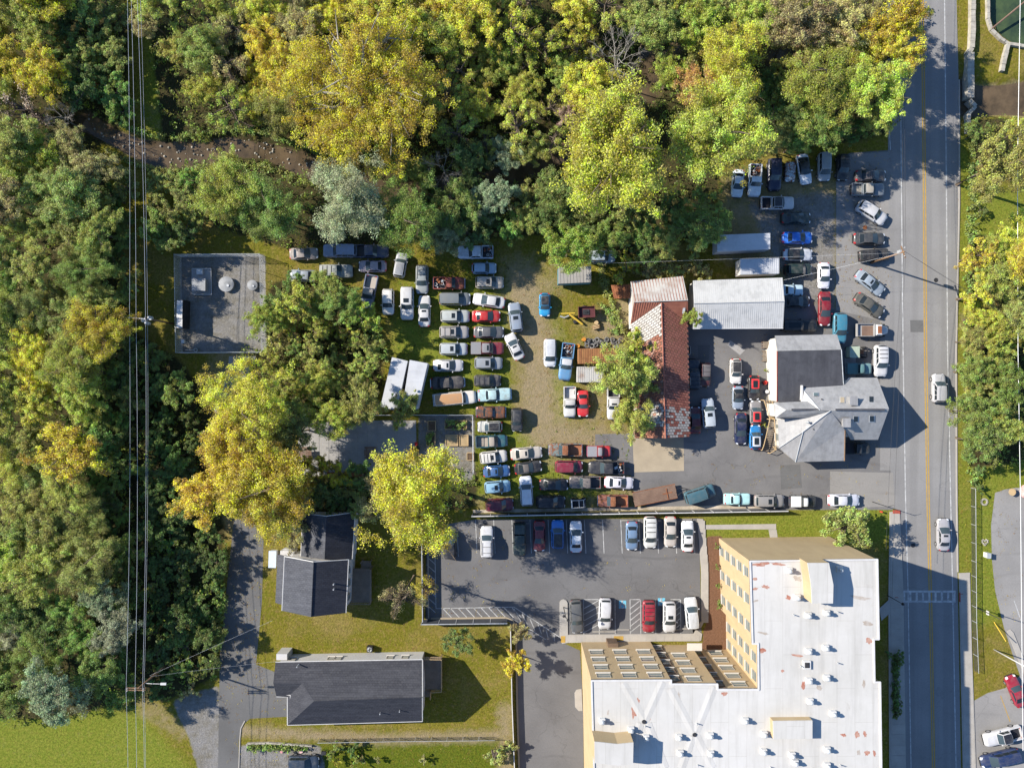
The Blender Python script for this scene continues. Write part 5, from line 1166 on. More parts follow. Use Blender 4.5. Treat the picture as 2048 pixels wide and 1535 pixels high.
    # ventilators
    vm = (MB().box(0, 0, 0, .45, .75, .75).mesh('roof_vent', MT['white']), MB().cone(0, 0, .45, .8, .26, .26, 10).cone(0, 0, .8, 1.05, .3, .12, 10).mesh('vent_cap', MT['galv']))
    for x, y in ((1580, 1141), (1681, 1139), (1596, 1195), (1618, 1231), (1655, 1226), (1619, 1303), (1653, 1296), (1620, 1362), (1655, 1356), (1622, 1403), (1668, 1428), (1492, 1442), (1530, 1469), (1529, 1504), (1586, 1511), (1656, 1500), (1656, 1532),
                 (1205, 1443), (1263, 1460), (1293, 1476), (1359, 1475), (1422, 1472), (1362, 1507), (1423, 1508), (1592, 1526)):
        p = P(x, y, HB + .5); o = place('roof_vent', vm[0], t, (p.x, p.y, HB)); place('vent_cap', vm[1], o)
    pm = MB().cone(0, 0, 0, .55, .07, .07, 8).mesh('vent_pipe', MT['galv'])
    for x, y in ((1586, 1228), (1674, 1222), (1600, 1330), (1674, 1324), (1290, 1450), (1393, 1445), (1540, 1532), (1680, 1528), (1625, 1535), (1395, 1528), (1640, 1205)): p = P(x, y, HB); place('vent_pipe', pm, t, (p.x, p.y, HB))
    p = P(1615, 1330, HB + .4); MB().box(p.x, p.y, HB, HB + .3, 1.0, 1.1).build('roof_hatch', MT['white'], t); MB().box(p.x, p.y, HB + .3, HB + .36, .6, .7).build('hatch_opening', MT['darkmetal'], t)
    # drain valleys in the membrane
    for k, ((x0, y0), (x1, y1)) in enumerate((((1245, 1364), (1288, 1438)), ((1325, 1362), (1290, 1440)), ((1340, 1376), (1388, 1466)), ((1428, 1372), (1392, 1462)), ((1392, 1470), (1425, 1535)), ((1385, 1472), (1362, 1535)), ((1280, 1445), (1268, 1490)), ((1295, 1446), (1330, 1535)))):
        a, b = P(x0, y0, HB), P(x1, y1, HB); d = (b - a).normalized(); u = Vector((-d.y, d.x, 0)) * .55; hh = .004 + .002 * k
        MB().poly([(a - u) + Vector((0, 0, hh)), (b - u) + Vector((0, 0, hh)), b + Vector((0, 0, hh + .05)), a + Vector((0, 0, hh + .05))]).poly([a + Vector((0, 0, hh + .05)), b + Vector((0, 0, hh + .05)), (b + u) + Vector((0, 0, hh)), (a + u) + Vector((0, 0, hh))]).build('drain_ridge', MT['whiteroof'], t)
    for x, y in ((1288, 1442), (1389, 1468)): p = P(x, y, HB); MB().cone(p.x, p.y, HB + .02, HB + .14, .3, .25, 12).build('roof_drain', MT['darkmetal'], t)
    # rust marks
    rnd = random.Random(5)
    for x, y, w, h, m in ((1522, 1128, 30, 8, 0), (1555, 1127, 26, 5, 0), (1509, 1157, 9, 6, 0), (1531, 1173, 15, 7, 0), (1510, 1177, 10, 5, 0), (1577, 1194, 10, 9, 0), (1594, 1156, 16, 9, 1), (1511, 1201, 11, 4, 1), (1524, 1300, 14, 9, 0), (1595, 1310, 22, 4, 0), (1565, 1341, 6, 5, 0),
                          (1606, 1370, 8, 18, 0), (1638, 1374, 12, 9, 1), (1738, 1281, 11, 12, 0), (1728, 1367, 6, 14, 1), (1687, 1469, 11, 6, 0), (1714, 1468, 9, 14, 0), (1730, 1467, 6, 12, 0), (1717, 1504, 7, 10, 1), (1734, 1505, 9, 10, 0), (1749, 1505, 6, 12, 0), (1270, 1415, 13, 40, 0), (1356, 1395, 9, 22, 1),
                          (1298, 1433, 5, 12, 0), (1449, 1386, 12, 8, 0), (1216, 1423, 4, 10, 1), (1506, 1378, 15, 4, 1), (1418, 1523, 6, 7, 0), (1525, 1265, 24, 5, 1), (1735, 1246, 20, 9, 1), (1720, 1195, 40, 8, 1)):
        p = P(x, y, HB); pts = []; tilt = rnd.uniform(-.3, .3)
        for k in range(17): a = 2 * math.pi * k / 17; rr = rnd.uniform(.55, 1.1); ex, ey = rr * w / 1.6 * S * .87 * math.cos(a), rr * h / 1.6 * S * .87 * math.sin(a); pts.append((p.x + ex * math.cos(tilt) - ey * math.sin(tilt), p.y + ex * math.sin(tilt) + ey * math.cos(tilt), HB + .003 + .0007 * (int(x) % 5)))
        MB().poly(pts).build('stain', MT['stain' if m == 0 else 'dirtstain'], t)
block()
# ---------------------------------------------------------------- trees and undergrowth
def leaf_mesh(name, centers, crad, nper, size, seed, flat=.75, up=.7, nrm_out=None, cl=None):
    "many small diamond leaves gathered in clumps; attribute leaf = (random, clump tone, 0)"
    g = np.random.default_rng(seed); n = len(centers); C = np.repeat(centers, nper, 0); R = np.repeat(crad, nper)
    off = g.normal(size=(n * nper, 3)); off /= np.linalg.norm(off, axis=1, keepdims=True) + 1e-9; off *= (g.random((n * nper, 1)) ** .5)
    off[:, 2] *= flat; pos = C + off * R[:, None]
    nr = g.normal(size=pos.shape) * .65 + off * .55; nr[:, 2] += up
    nr /= np.linalg.norm(nr, axis=1, keepdims=True) + 1e-9
    a = g.normal(size=pos.shape); u = a - nr * (a * nr).sum(1, keepdims=True); u /= np.linalg.norm(u, axis=1, keepdims=True) + 1e-9; w = np.cross(nr, u)
    s = size * (.6 + .8 * g.random((len(pos), 1))); u = u * s; w = w * s * .62
    co = np.stack([pos - u, pos + w, pos + u, pos - w], 1).reshape(-1, 3); q = np.arange(len(co)).reshape(-1, 4)
    me = np_mesh(name, co, q, [MT['leaf']])
    tone = np.repeat(g.random(n) if cl is None else cl, nper); rnd = g.random(len(pos))
    at = np.stack([rnd, tone, np.zeros_like(rnd), np.ones_like(rnd)], -1); attr(me, 'leaf', np.repeat(at, 4, 0)); return me
def crown_centers(r, h, seed, ncl, inner=.3, lobes=9):
    "clumps gathered round boughs, the boughs gathered round a few main limbs"
    g = np.random.default_rng(seed); unit = lambda a: a / (np.linalg.norm(a, axis=1, keepdims=True) + 1e-9)
    nb = max(12, ncl // 11); B = g.normal(size=(nb, 3)); B[:, 2] = B[:, 2] * .9 + .3; B = unit(B)
    L = g.normal(size=(lobes, 3)); L[:, 2] = np.abs(L[:, 2]) * .7; L = unit(L)
    k = np.max(np.clip(B @ L.T, 0, 1) ** 3 * g.uniform(.7, 1.1, lobes)[None], 1); br = .52 + .46 * k + g.normal(size=nb) * .10
    own = g.integers(0, nb, ncl); off = g.normal(size=(ncl, 3)) * np.array([.085, .085, .06]) * g.uniform(.7, 1.5, nb)[own][:, None]
    c = B[own] * br[own][:, None] + off; ins = g.random(ncl) < inner; c[ins] *= g.uniform(.3, .85, (ins.sum(), 1))
    return c * np.array([r, r, h])
TREES = {}
def make_tree_kind(key, r, h, trunk, ncl, nper, size, seed, inner=.3, bark='bark', limbs=9, sparse=1.0, crad=None):
    "r crown radius, h crown half height, trunk height of crown centre; origin at the trunk's foot"
    g = random.Random(seed); c = crown_centers(r, h, seed, int(ncl * sparse), inner); cr = (crad or r * .125) * np.random.default_rng(seed + 1).uniform(.6, 1.35, len(c))
    leaf = leaf_mesh('crown', c + np.array([0, 0, trunk]), cr, nper, size, seed + 2)
    mb = MB(); tr = max(.08, r * .055); bend = [(0, 0, -.1), (g.uniform(-.1, .1) * r * .4, g.uniform(-.1, .1) * r * .4, trunk * .45), (g.uniform(-.1, .1) * r, g.uniform(-.1, .1) * r, trunk * .9), (0, 0, trunk + h * .35)]
    mb.tube(bend, tr, 7, 0, tr * .35)
    idx = g.sample(range(len(c)), min(limbs, len(c)))
    for i in idx:
        s = Vector(bend[1]).lerp(Vector(bend[3]), g.uniform(.25, .95)); e = Vector(c[i]) * .95 + Vector((0, 0, trunk)); m = s.lerp(e, .5) + Vector((g.uniform(-.1, .1) * r, g.uniform(-.1, .1) * r, g.uniform(0, .12) * r))
        mb.tube([s, m, e], tr * .5, 5, 0, tr * .1)
        for _ in range(2):
            s2 = m.lerp(e, g.uniform(.1, .7)); e2 = e + Vector((g.uniform(-1, 1), g.uniform(-1, 1), g.uniform(-.3, .6))) * r * .3; mb.tube([s2, e2], tr * .22, 4, 0, tr * .06)
    TREES[key] = (leaf, mb.mesh('trunk', MT[bark], True), trunk, r)
for i in range(4): make_tree_kind(('big', i), 6.2, 3.3, 8.0, 740, 80, .09, 100 + i * 7)
for i in range(5): make_tree_kind(('mid', i), 4.2, 2.5, 6.2, 430, 72, .086, 200 + i * 7)
for i in range(4): make_tree_kind(('small', i), 2.6, 1.7, 3.6, 220, 58, .078, 300 + i * 7)
for i in range(4): make_tree_kind(('bush', i), 1.6, 1.15, 1.1, 62, 52, .08, 400 + i * 7, limbs=5)
for i in range(2): make_tree_kind(('airy', i), 4.4, 2.8, 6.0, 175, 55, .10, 500 + i * 7, .2, limbs=40, sparse=.8)
make_tree_kind(('sparse', 0), 2.4, 2.4, 3.2, 70, 22, .07, 601, .2, limbs=45, crad=.5)
make_tree_kind(('tallsparse', 0), 4.0, 3.4, 6.0, 110, 26, .08, 607, .2, 'bark', limbs=60, crad=.7)
make_tree_kind(('huge', 0), 13.0, 5.0, 11.5, 1750, 92, .105, 701, .35, 'palebark', limbs=46, crad=.95)
def bare_kind(key, r, h, seed):
    g = random.Random(seed); mb = MB(); top = Vector((0, 0, h)); tr = .12; mb.tube([(0, 0, -.1), (.1, .1, h * .5), (0, 0, h)], tr, 6, 0, tr * .4)
    def grow(p, d, L, rad, lev):
        e = p + d * L; m = p.lerp(e, .5) + Vector((g.uniform(-.1, .1), g.uniform(-.1, .1), g.uniform(-.05, .1))) * L; mb.tube([p, m, e], rad, 4, 0, rad * .5)
        if lev == 0: return
        for _ in range(4 if lev > 1 else 5):
            q = m.lerp(e, g.uniform(0, 1)); nd = (d + Vector((g.uniform(-.8, .8), g.uniform(-.8, .8), g.uniform(-.35, .6)))).normalized(); grow(q, nd, L * g.uniform(.45, .7), rad * .55, lev - 1)
    for k in range(9):
        a = 2 * math.pi * k / 9 + g.uniform(-.3, .3); d = Vector((math.cos(a) * g.uniform(.6, 1), math.sin(a), g.uniform(.1, 1.2))).normalized(); grow(Vector((0, 0, h * g.uniform(.5, .98))), d, r * .55, .045, 3)
    TREES[key] = (None, mb.mesh('trunk', MT['palebark']), h, r)
bare_kind(('bare', 0), 4.0, 7.5, 31); bare_kind(('bare', 1), 2.6, 4.5, 37)
CO = dict(gold=(.63, .50, .08), yellow=(.62, .545, .09), yg=(.52, .51, .10), lime=(.46, .465, .095), green=(.30, .36, .09), dgreen=(.185, .24, .07), silver=(0.403, 0.437, 0.258), olive=(.41, .41, .12), tan=(.50, .43, .19), brown=(.40, .31, .15), orange=(0.650, 0.370, 0.134), pink=(0.426, 0.302, 0.246), mix=(.47, .47, .11), vine=(0.314, 0.381, 0.101))
NAMEC = dict(gold='golden yellow', yellow='bright yellow', yg='yellow-green', lime='lime green', green='mid green', dgreen='dark green', silver='silvery green', olive='olive green', tan='tan', brown='brown', orange='orange-red', pink='purplish', mix='green-yellow', vine='leafy green')
tree_n = {}
def tree(kind, px, py, rpx, col, label, group, hscale=1.0, cat='tree', color=None):
    variants = [k for k in TREES if k[0] == kind]; i = tree_n.get(kind, 0); tree_n[kind] = i + 1; key = variants[i % len(variants)]
    leaf, trunk, zc, r = TREES[key]; k = (1.22 if rpx < 60 else 1.1) * rpx * S * (CAM_H - zc * hscale) / CAM_H / r; kz = min(1.35, max(k, .6 if kind != 'tallsparse' else .95))
    lift = zc * kz * hscale; p = P(px, py, lift); c = color or CO[col]; f = random.uniform(.85, 1.15); c = tuple(min(1, v * f * random.uniform(.93, 1.07)) for v in c)
    ax = random.uniform(.86, 1.14) if rpx < 70 else 1.0
    t = thing({'bush': 'shrub'}.get(kind, 'tree'), label, cat, (p.x, p.y, 0), random.uniform(0, 6.28), group, (k * ax, k / ax, kz))
    if leaf: place('crown' if kind != 'bush' else 'foliage', leaf, t, (0, 0, zc * (hscale - 1)), color=c)
    place('trunk' if kind != 'bush' else 'stem', trunk, t, (0, 0, 0), scale=(1, 1, hscale)); return t
# the trees one can single out
KEY = [
 ('huge', 725, 192, 150, 'gold', 'huge golden sycamore with white limbs showing through its crown'),
 ('big', 1218, 306, 112, 'yellow', 'broad bright yellow-green tree nearest the camper trailer'),
 ('big', 1425, 268, 92, 'lime', 'bright lime tree overhanging the white pickup lot'),
 ('mid', 1400, 178, 40, 'orange', 'tree with an orange-red top beside the lime tree'),
 ('bare', 1240, 105, 66, 'tan', 'leafless grey tree in the middle of the wood'),
 ('big', 690, 405, 78, 'silver', 'silvery green tree overhanging the slate blue SUV'),
 ('big', 808, 432, 66, 'green', 'dark green tree next to the silvery green one'),
 ('big', 455, 385, 66, 'lime', 'fresh green tree above the fenced compound'), ('big', 542, 425, 62, 'vine', 'round leafy green tree between compound and silvery tree'),
 ('mid', 1140, 492, 44, 'lime', 'small bright green tree overhanging the camper trailer'),
 ('big', 842, 990, 98, 'yellow', 'big bright yellow tree overhanging the car park corner'), ('airy', 768, 1012, 52, 'tan', 'thin tan tree leaning on the big bright yellow tree'),
 ('big', 495, 805, 76, 'yellow', 'bright yellow tree at the bend of the gravel path'), ('big', 470, 915, 80, 'gold', 'golden tree spreading over the top of the driveway'), ('big', 545, 975, 84, 'gold', 'gold and tan tree above the two-part shingled house'), ('airy', 590, 1040, 44, 'tan', 'sparse tan tree brushing the two-part shingled roof'), ('mid', 425, 990, 55, 'gold', 'golden tree at the top of the driveway beside the thicket'),
 ('mid', 1245, 745, 50, 'mix', 'yellow-green tree between container and barn'), ('small', 1296, 756, 30, 'mix', 'olive-yellow tree brushing the barn roof'), ('mid', 1262, 828, 40, 'mix', 'yellow-green tree at the lower end of the barn'), ('small', 1272, 700, 32, 'yg', 'small yellow-green tree behind the tyre heap'),
 ('mid', 588, 866, 42, 'olive', 'olive tree at the shaded end of the patio'), ('mid', 660, 832, 40, 'yg', 'yellow-green tree leaning over the patio fence'), ('mid', 722, 806, 40, 'olive', 'olive tree between patio fence and white trailers'),
 ('small', 1385, 637, 19, 'lime', 'little lime tree in the gap between barn and garage'),
 ('small', 1690, 1050, 44, 'olive', 'pale olive tree on the lawn corner beside the apartment block'),
 ('tallsparse', 806, 1192, 34, 'tan', 'nearly bare small tree on the lawn behind the deck'), ('small', 912, 1282, 27, 'vine', 'small green tree on the lawn below the car park fence'),
 ('small', 800, 818, 30, 'olive', 'olive tree leaning over the ends of the white trailers'),
 ('small', 1035, 1325, 26, 'gold', 'thin golden sapling along the driveway fence'), ('small', 1040, 1265, 20, 'tan', 'thin tan sapling at the corner of the car park fence'), ('sparse', 855, 1170, 24, 'gold', 'sparse golden sapling on the car park fence'),
 ('mid', 110, 1385, 52, 'silver', 'pale green tree at the edge of the bright lawn'), ('bare', 80, 1370, 32, 'tan', 'leafless branches beside the pale green tree by the lawn'),
 ('big', 1472, 122, 72, 'yellow', 'yellow tree on the wood crest near the road'), ('big', 1648, 172, 72, 'lime', 'round yellow-green tree by the road'), ('mid', 1758, 180, 56, 'yg', 'yellow-green tree leaning over the road edge'), ('mid', 1605, 45, 60, 'brown', 'rusty brown tree top in the wood'), ('mid', 1685, 50, 48, 'tan', 'tan tree top beside the rusty brown one'), ('mid', 1790, 35, 50, 'gold', 'golden tree over the road edge'),
 ('mid', 1138, 232, 22, 'pink', 'purple-leaved small tree in the wood'), ('bare', 885, 330, 40, 'tan', 'grey leafless tree above the white pickup'),
 ('mid', 2000, 330, 56, 'olive', 'brownish olive tree over the creek bank across the road'), ('small', 2038, 262, 30, 'yg', 'yellow-green tree on the creek bank across the road'), ('small', 1955, 265, 22, 'vine', 'leafy green shrub tree behind the bridge parapet'),
 ('sparse', 60, 225, 44, 'pink', 'pinkish half-bare tree in the wood across the power line'), ('bare', 122, 232, 32, 'tan', 'pale leafless tree beside the pinkish half-bare one'),
]
for k, x, y, r, c, lab in KEY: tree(k, x, y, r, c, lab, None, 1.9 if k == 'tallsparse' else 2.6 if x == 1385 else 1.35 if k in ('big', 'mid') and not (1200 < x < 1320 and y > 600) else 1.0)
# the rest of the wood: hand-set colour zones filled with trees no nearer than their crowns allow
def pip(poly, x, y):
    s = False; n = len(poly)
    for i in range(n):
        x1, y1 = poly[i]; x2, y2 = poly[(i + 1) % n]
        if (y1 > y) != (y2 > y) and x < (x2 - x1) * (y - y1) / (y2 - y1) + x1: s = not s
    return s
def creek_d(x, y):
    b = 1e9
    for (x1, y1), (x2, y2) in zip(CREEK[:-1], CREEK[1:]):
        L = (x2 - x1) ** 2 + (y2 - y1) ** 2; t = max(0, min(1, ((x - x1) * (x2 - x1) + (y - y1) * (y2 - y1)) / L)); b = min(b, math.hypot(x - x1 - t * (x2 - x1), y - y1 - t * (y2 - y1)))
    return b
placed = [(x, y, r * .85) for k, x, y, r, c, l in KEY]
OPEN = [[(225, 580), (355, 580), (355, 700), (225, 700)], [(1165, 480), (1265, 480), (1265, 545), (1165, 545)], [(345, 712), (475, 712), (455, 830), (385, 835)], [(570, 480), (780, 480), (780, 570), (570, 565)], [(160, 225), (330, 270), (560, 275), (650, 315), (650, 350), (520, 320), (330, 345), (180, 280)], [(290, 160), (390, 150), (420, 240), (300, 260)], [(940, 345), (1000, 345), (1000, 395), (950, 395)], [(1275, 95), (1335, 95), (1335, 205), (1280, 205)], [(1330, 20), (1400, 25), (1390, 60), (1330, 55)], [(590, 0), (640, 0), (640, 60), (590, 55)], [(790, 0), (860, 0), (860, 30), (800, 30)], [(245, -50), (292, -50), (292, 400), (262, 400)]]
ZONES = [  # polygon, spacing radius range px, kinds, colours, words
 ([(-60, -60), (90, -60), (100, 170), (-60, 200)], (34, 52), ('mid',), ('gold', 'yg', 'mix'), "in the wood opposite the creek's left end", 60, 1.1),
 ([(90, -60), (250, -60), (250, 250), (150, 260), (95, 170)], (22, 40), ('small', 'mid'), ('dgreen', 'green', 'olive'), "in the shaded gully of the wood beside the power line", 60, 1.0),
 ([(-60, 200), (190, 260), (200, 420), (-60, 420)], (30, 50), ('mid',), ('olive', 'mix', 'tan', 'yg'), "in the wood beside the pinkish half-bare tree", 60, 1.2),
 ([(-60, 420), (205, 420), (205, 640), (-60, 640)], (30, 54), ('mid', 'big'), ('green', 'olive', 'mix', 'green'), "in the wood opposite the utility compound", 60, 1.5),
 ([(-60, 640), (200, 640), (190, 1160), (-60, 1160)], (36, 62), ('big', 'mid'), ('yg', 'gold', 'mix', 'olive', 'yg'), "in the wood opposite the golden trees of the driveway", 90, 1.4),
 ([(-60, 1160), (240, 1160), (240, 1340), (-60, 1400)], (32, 54), ('mid', 'big'), ('green', 'silver', 'dgreen', 'green'), "in the wood behind the bright lawn", 60, 1.3),
 ([(180, 640), (255, 640), (255, 1400), (200, 1390)], (20, 36), ('small',), ('dgreen', 'green'), "under the power line near the brown pole", 60, 1.1),
 ([(190, 300), (258, 380), (258, 640), (230, 640)], (20, 32), ('small',), ('dgreen', 'green', 'olive'), "under the power line near the transformer pole", 40, 1.1),
 ([(300, 345), (400, 330), (400, 470), (300, 480)], (18, 30), ('small',), ('dgreen', 'green', 'olive'), "beside the creek near the compound", 30, 1.2),
 ([(295, 720), (400, 770), (385, 1060), (440, 1080), (432, 1340), (300, 1370)], (16, 34), ('small', 'bush', 'small'), ('dgreen', 'dgreen', 'green'), "between power line and driveway", 120, .9),  # mostly dark green: the shade over this strip is put into the tree colours
 ([(300, -60), (470, -60), (470, 270), (400, 270), (380, 130), (300, 60)], (26, 46), ('mid', 'airy'), ('olive', 'yg', 'yg', 'tan', 'mix'), "on the creek bank beside the power line", 70, 1.3),
 ([(430, -60), (640, -60), (600, 120), (560, 270), (430, 270)], (34, 56), ('mid', 'big'), ('gold', 'yg', 'yellow', 'tan', 'olive'), "in the wood next to the huge sycamore", 70, 1.05),
 ([(640, -60), (1000, -60), (980, 60), (880, 80), (650, 40)], (32, 52), ('mid',), ('yg', 'gold', 'mix', 'yellow'), "in the wood crest beyond the huge sycamore", 70, 1.0),
 ([(880, 60), (1210, -60), (1210, 220), (1120, 280), (880, 310)], (28, 50), ('mid', 'airy'), ('yg', 'yellow', 'mix', 'yg', 'lime'), "in the wood around the leafless grey tree", 100, 1.0),
 ([(740, 310), (1130, 290), (1110, 460), (880, 480), (770, 480)], (26, 44), ('mid', 'small'), ('green', 'dgreen', 'olive', 'silver'), "in the wood behind the stored cars", 90, 1.05),
 ([(1130, 420), (1420, 400), (1430, 470), (1250, 520), (1160, 500)], (22, 40), ('mid', 'small'), ('dgreen', 'green', 'olive'), "in the wood behind the camper and trailers", 60, 1.45),
 ([(1290, -60), (1560, -60), (1560, 90), (1340, 170), (1290, 90)], (26, 46), ('mid', 'small'), ('dgreen', 'yg', 'yg', 'olive'), "in the wood near the yellow crest tree", 80, 1.15),  # dark green in this mix is shading put into the crown colours
 ([(1540, -60), (1830, -60), (1800, 130), (1560, 100)], (26, 46), ('mid',), ('tan', 'olive', 'yg', 'green', 'gold'), "in the wood beside the road bend", 70, 1.6),
 ([(1520, 120), (1780, 150), (1760, 250), (1540, 290)], (24, 42), ('mid', 'small'), ('dgreen', 'olive', 'green'), "in the wood beside the round roadside tree", 70, 1.5),
 ([(540, 570), (660, 560), (760, 680), (740, 790), (660, 840), (570, 830), (525, 680)], (18, 38), ('small', 'bush', 'mid'), ('yg', 'lime', 'vine', 'mix', 'yg', 'olive'), "in the thicket beside the white trailers", 110, 1.3),
 ([(1948, 470), (2100, 440), (2100, 680), (1945, 690)], (24, 44), ('small', 'mid'), ('yg', 'olive', 'mix', 'yellow'), "in the strip across the road facing the parked row", 60, 1.1),
 ([(1945, 690), (2100, 690), (2100, 880), (1945, 890)], (26, 46), ('mid', 'small'), ('green', 'green', 'olive', 'mix'), "in the strip across the road facing the grey house", 60, 1.1),
 ([(600, 930), (740, 945), (720, 1015), (600, 1015)], (18, 30), ('small',), ('dgreen', 'olive', 'gold'), "behind the two-part shingled house", 30, 1.2)]
LAND = [(60, 225, 'pinkish half-bare tree'), (122, 232, 'pale leafless tree'), (190, 270, 'left end of the creek'), (300, 320, 'wires crossing the creek'), (291, 560, 'transformer pole'), (290, 760, 'compound corner under the wires'), (110, 1385, 'pale green tree by the lawn'), (260, 1330, 'brown utility pole'), (440, 790, 'bend of the gravel path'), (425, 930, 'golden tree over the driveway'), (440, 1120, 'storage box across the driveway'), (430, 1300, 'driveway opposite the long house'),
        (725, 192, 'huge golden sycamore'), (440, 300, 'creek bend above the compound'), (370, 440, 'compound fence corner'), (1240, 105, 'leafless grey tree'), (1218, 306, 'broad yellow-green tree'), (1138, 232, 'purple-leaved tree'), (885, 330, 'grey leafless tree by the creek'), (690, 405, 'silvery green tree'), (808, 432, 'dark tree beside the silvery one'), (1140, 492, 'camper trailer'), (1425, 268, 'lime tree over the lot'), (1400, 178, 'orange-topped tree'), (1472, 122, 'yellow crest tree'), (1605, 45, 'rusty brown tree'), (1648, 172, 'round roadside tree'), (1790, 35, 'golden roadside tree'), (1400, 480, 'white semi-trailer'),
        (600, 560, 'faded blue-grey sedan'), (740, 600, 'blue-grey pickup'), (780, 760, 'white box trailers'), (660, 850, 'patio fence'), (560, 700, 'compound gravel edge'), (660, 1000, 'two-part shingled roof'), (2000, 480, 'verge facing the utility pole'), (2000, 640, 'dirt path across the road'), (1990, 800, 'verge facing the grey house')]
rt = random.Random(21)
for poly, (r0, r1), kinds, cols, words, tries, hz in ZONES:
    xs = [p[0] for p in poly]; ys = [p[1] for p in poly]
    for _ in range(tries * 9):
        x, y, r = rt.uniform(min(xs), max(xs)), rt.uniform(min(ys), max(ys)), rt.uniform(r0, r1)
        if x < -15 or y < -15 or x > 2063 or not pip(poly, x, y) or any(pip(o, x, y) for o in OPEN): continue
        if any(math.hypot(x - a, y - b) < (r + c) * .67 for a, b, c in placed): continue
        if creek_d(x, y) < (44 if x < 660 else 20): continue
        placed.append((x, y, r)); k = rt.choice(kinds); c = rt.choice(cols)
        if k == 'mid' and r < 28: k = 'small'
        if k == 'small' and r > 36: k = 'mid'
        if k == 'big' and r < 44: k = 'mid'
        size = 'tall' if k == 'big' else 'low' if k in ('bush', 'small') else 'full' if k == 'mid' else 'thin'
        lm = min(LAND, key=lambda q: (q[0] - x) ** 2 + (q[1] - y) ** 2)[2]; where = 'in the wood' if k != 'bush' else 'in the thicket'
        nm = f"{size} {NAMEC[c]} {'shrub' if k == 'bush' else 'tree'} {where} nearest the {lm}"
        tree(k, x, y, r, c, nm, nm.replace(' tree ', ' trees ').replace(' shrub ', ' shrubs '), hscale=hz, cat='shrub' if k == 'bush' else 'tree')
# single shrubs
for x, y, r, c, lab in ((1433, 1091, 5, 'green', 'clipped shrub in the mulch bed along the apartment wall'), (1434, 1133, 5, 'green', 'clipped shrub in the mulch bed along the apartment wall'), (1436, 1170, 5, 'green', 'clipped shrub in the mulch bed along the apartment wall'), (1437, 1208, 7, 'green', 'clipped shrub in the mulch bed along the apartment wall')):
    tree('bush', x, y, r, c, lab, 'shrubs along the apartment wall', cat='shrub')
for x, y, r, c, lab in ((672, 1500, 15, 'green', 'round dark green shrub by the stone planter'), (708, 1496, 13, 'dgreen', 'dark green shrub between lawn and gravel'), (674, 1521, 10, 'yellow', 'yellow shrub beside the dark blue SUV'), (712, 1520, 14, 'olive', 'loose olive shrub on the lower lawn'), (725, 1518, 6, 'brown', 'tiny brown shrub on the lower lawn'), (755, 1518, 7, 'tan', 'tiny tan clump on the lower lawn'), (848, 1516, 9, 'tan', 'dry clump in the middle of the lower lawn'),
                        (1000, 1500, 26, 'olive', 'ragged olive bush at the fence corner of the lower lawn'), (1253, 540, 26, 'yellow', 'yellow bush above the lean-to'), (1300, 538, 22, 'tan', 'dry tan bush behind the white cross gable'), (1345, 545, 20, 'olive', 'olive bush behind the white cross gable'), (1400, 545, 20, 'tan', 'dry bush behind the white garage'),
                        (1791, 1313, 15, 'dgreen', 'dark shrub at the upper end of the shaded planting bed'), (1793, 1424, 11, 'dgreen', 'dark shrub at the lower end of the shaded planting bed'), (1530, 741, 4, 'lime', 'weed tuft at the workshop wall'), (1528, 850, 6, 'lime', 'weed tuft below the wooden stair'), (1962, 420, 12, 'dgreen', 'conical dark shrub at the strip across the road'), (1965, 905, 16, 'dgreen', 'dark spiky shrub at the lower end of the strip'), (1960, 940, 12, 'dgreen', 'small dark shrub on the verge across the road'), (1955, 975, 12, 'dgreen', 'spiky shrub at the end of the wire fence'), (380, 1385, 16, 'tan', 'dry bush at the gravel edge by the driveway'), (1400, 490, 26, 'olive', 'olive bush behind the white semi-trailer')):
    tree('bush', x, y, r, c, lab, None, cat='shrub')
# hedge-like vine belts: one mass each
def belt(name, label, line, w, h, dens, col, seed, size=.12, cat='vine'):
    g = np.random.default_rng(seed); pts = []
    for (x1, y1), (x2, y2) in zip(line[:-1], line[1:]):
        L = math.hypot(x2 - x1, y2 - y1) * S; n = int(L * dens)
        for _ in range(n):
            t = g.random(); d = Vector((x2 - x1, y2 - y1, 0)).normalized(); o = g.normal() * w * .45
            p = P(x1 + t * (x2 - x1), y1 + t * (y2 - y1)); pts.append((p.x - d.y * o * -1, p.y + d.x * o * -1, abs(g.normal()) * h * .4 + .15))
    c = np.array(pts); me = leaf_mesh(name, c, np.full(len(c), .42) * g.uniform(.6, 1.3, len(c)), 22, size, seed); return place(name, me, None, color=CO[col], kind='stuff', label=label, category=cat)
belt('vine_hedge', 'long vine-covered strip of weeds running beside the barn', [(1200, 520), (1212, 580), (1235, 640), (1262, 700)], .7, 1.2, 9, 'olive', 11)
belt('weed_belt', 'leafy weeds growing around the dumped machinery', [(1205, 610), (1225, 640), (1230, 670)], .9, .8, 8, 'vine', 12)
belt('vine_hedge', 'overgrown green vines along the fence across the road', [(1941, 250), (1940, 400), (1936, 560), (1932, 700), (1934, 850), (1944, 970)], .6, 1.3, 6, 'vine', 13)
belt('weed_belt', 'dry weeds along the top of the yard behind the garage', [(1270, 545), (1340, 535), (1420, 540)], 1.0, .8, 8, 'tan', 14)
belt('vine_hedge', 'green thicket edge along the driveway', [(450, 1090), (444, 1200), (434, 1320)], .9, 1.4, 10, 'green', 15)
belt('weed_belt', 'weeds at the thicket edge beside the stored cars', [(690, 575), (735, 630), (760, 690), (770, 720)], 1.6, .9, 10, 'vine', 16)
belt('planter_hedge', 'low green hedge filling the stone planter', [(500, 1492), (615, 1492)], .35, .7, 14, 'green', 17)
belt('bed_planting', 'dark low planting in the shaded bed beside the apartment block', [(1789, 1310), (1789, 1420)], .5, .5, 16, 'dgreen', 18)
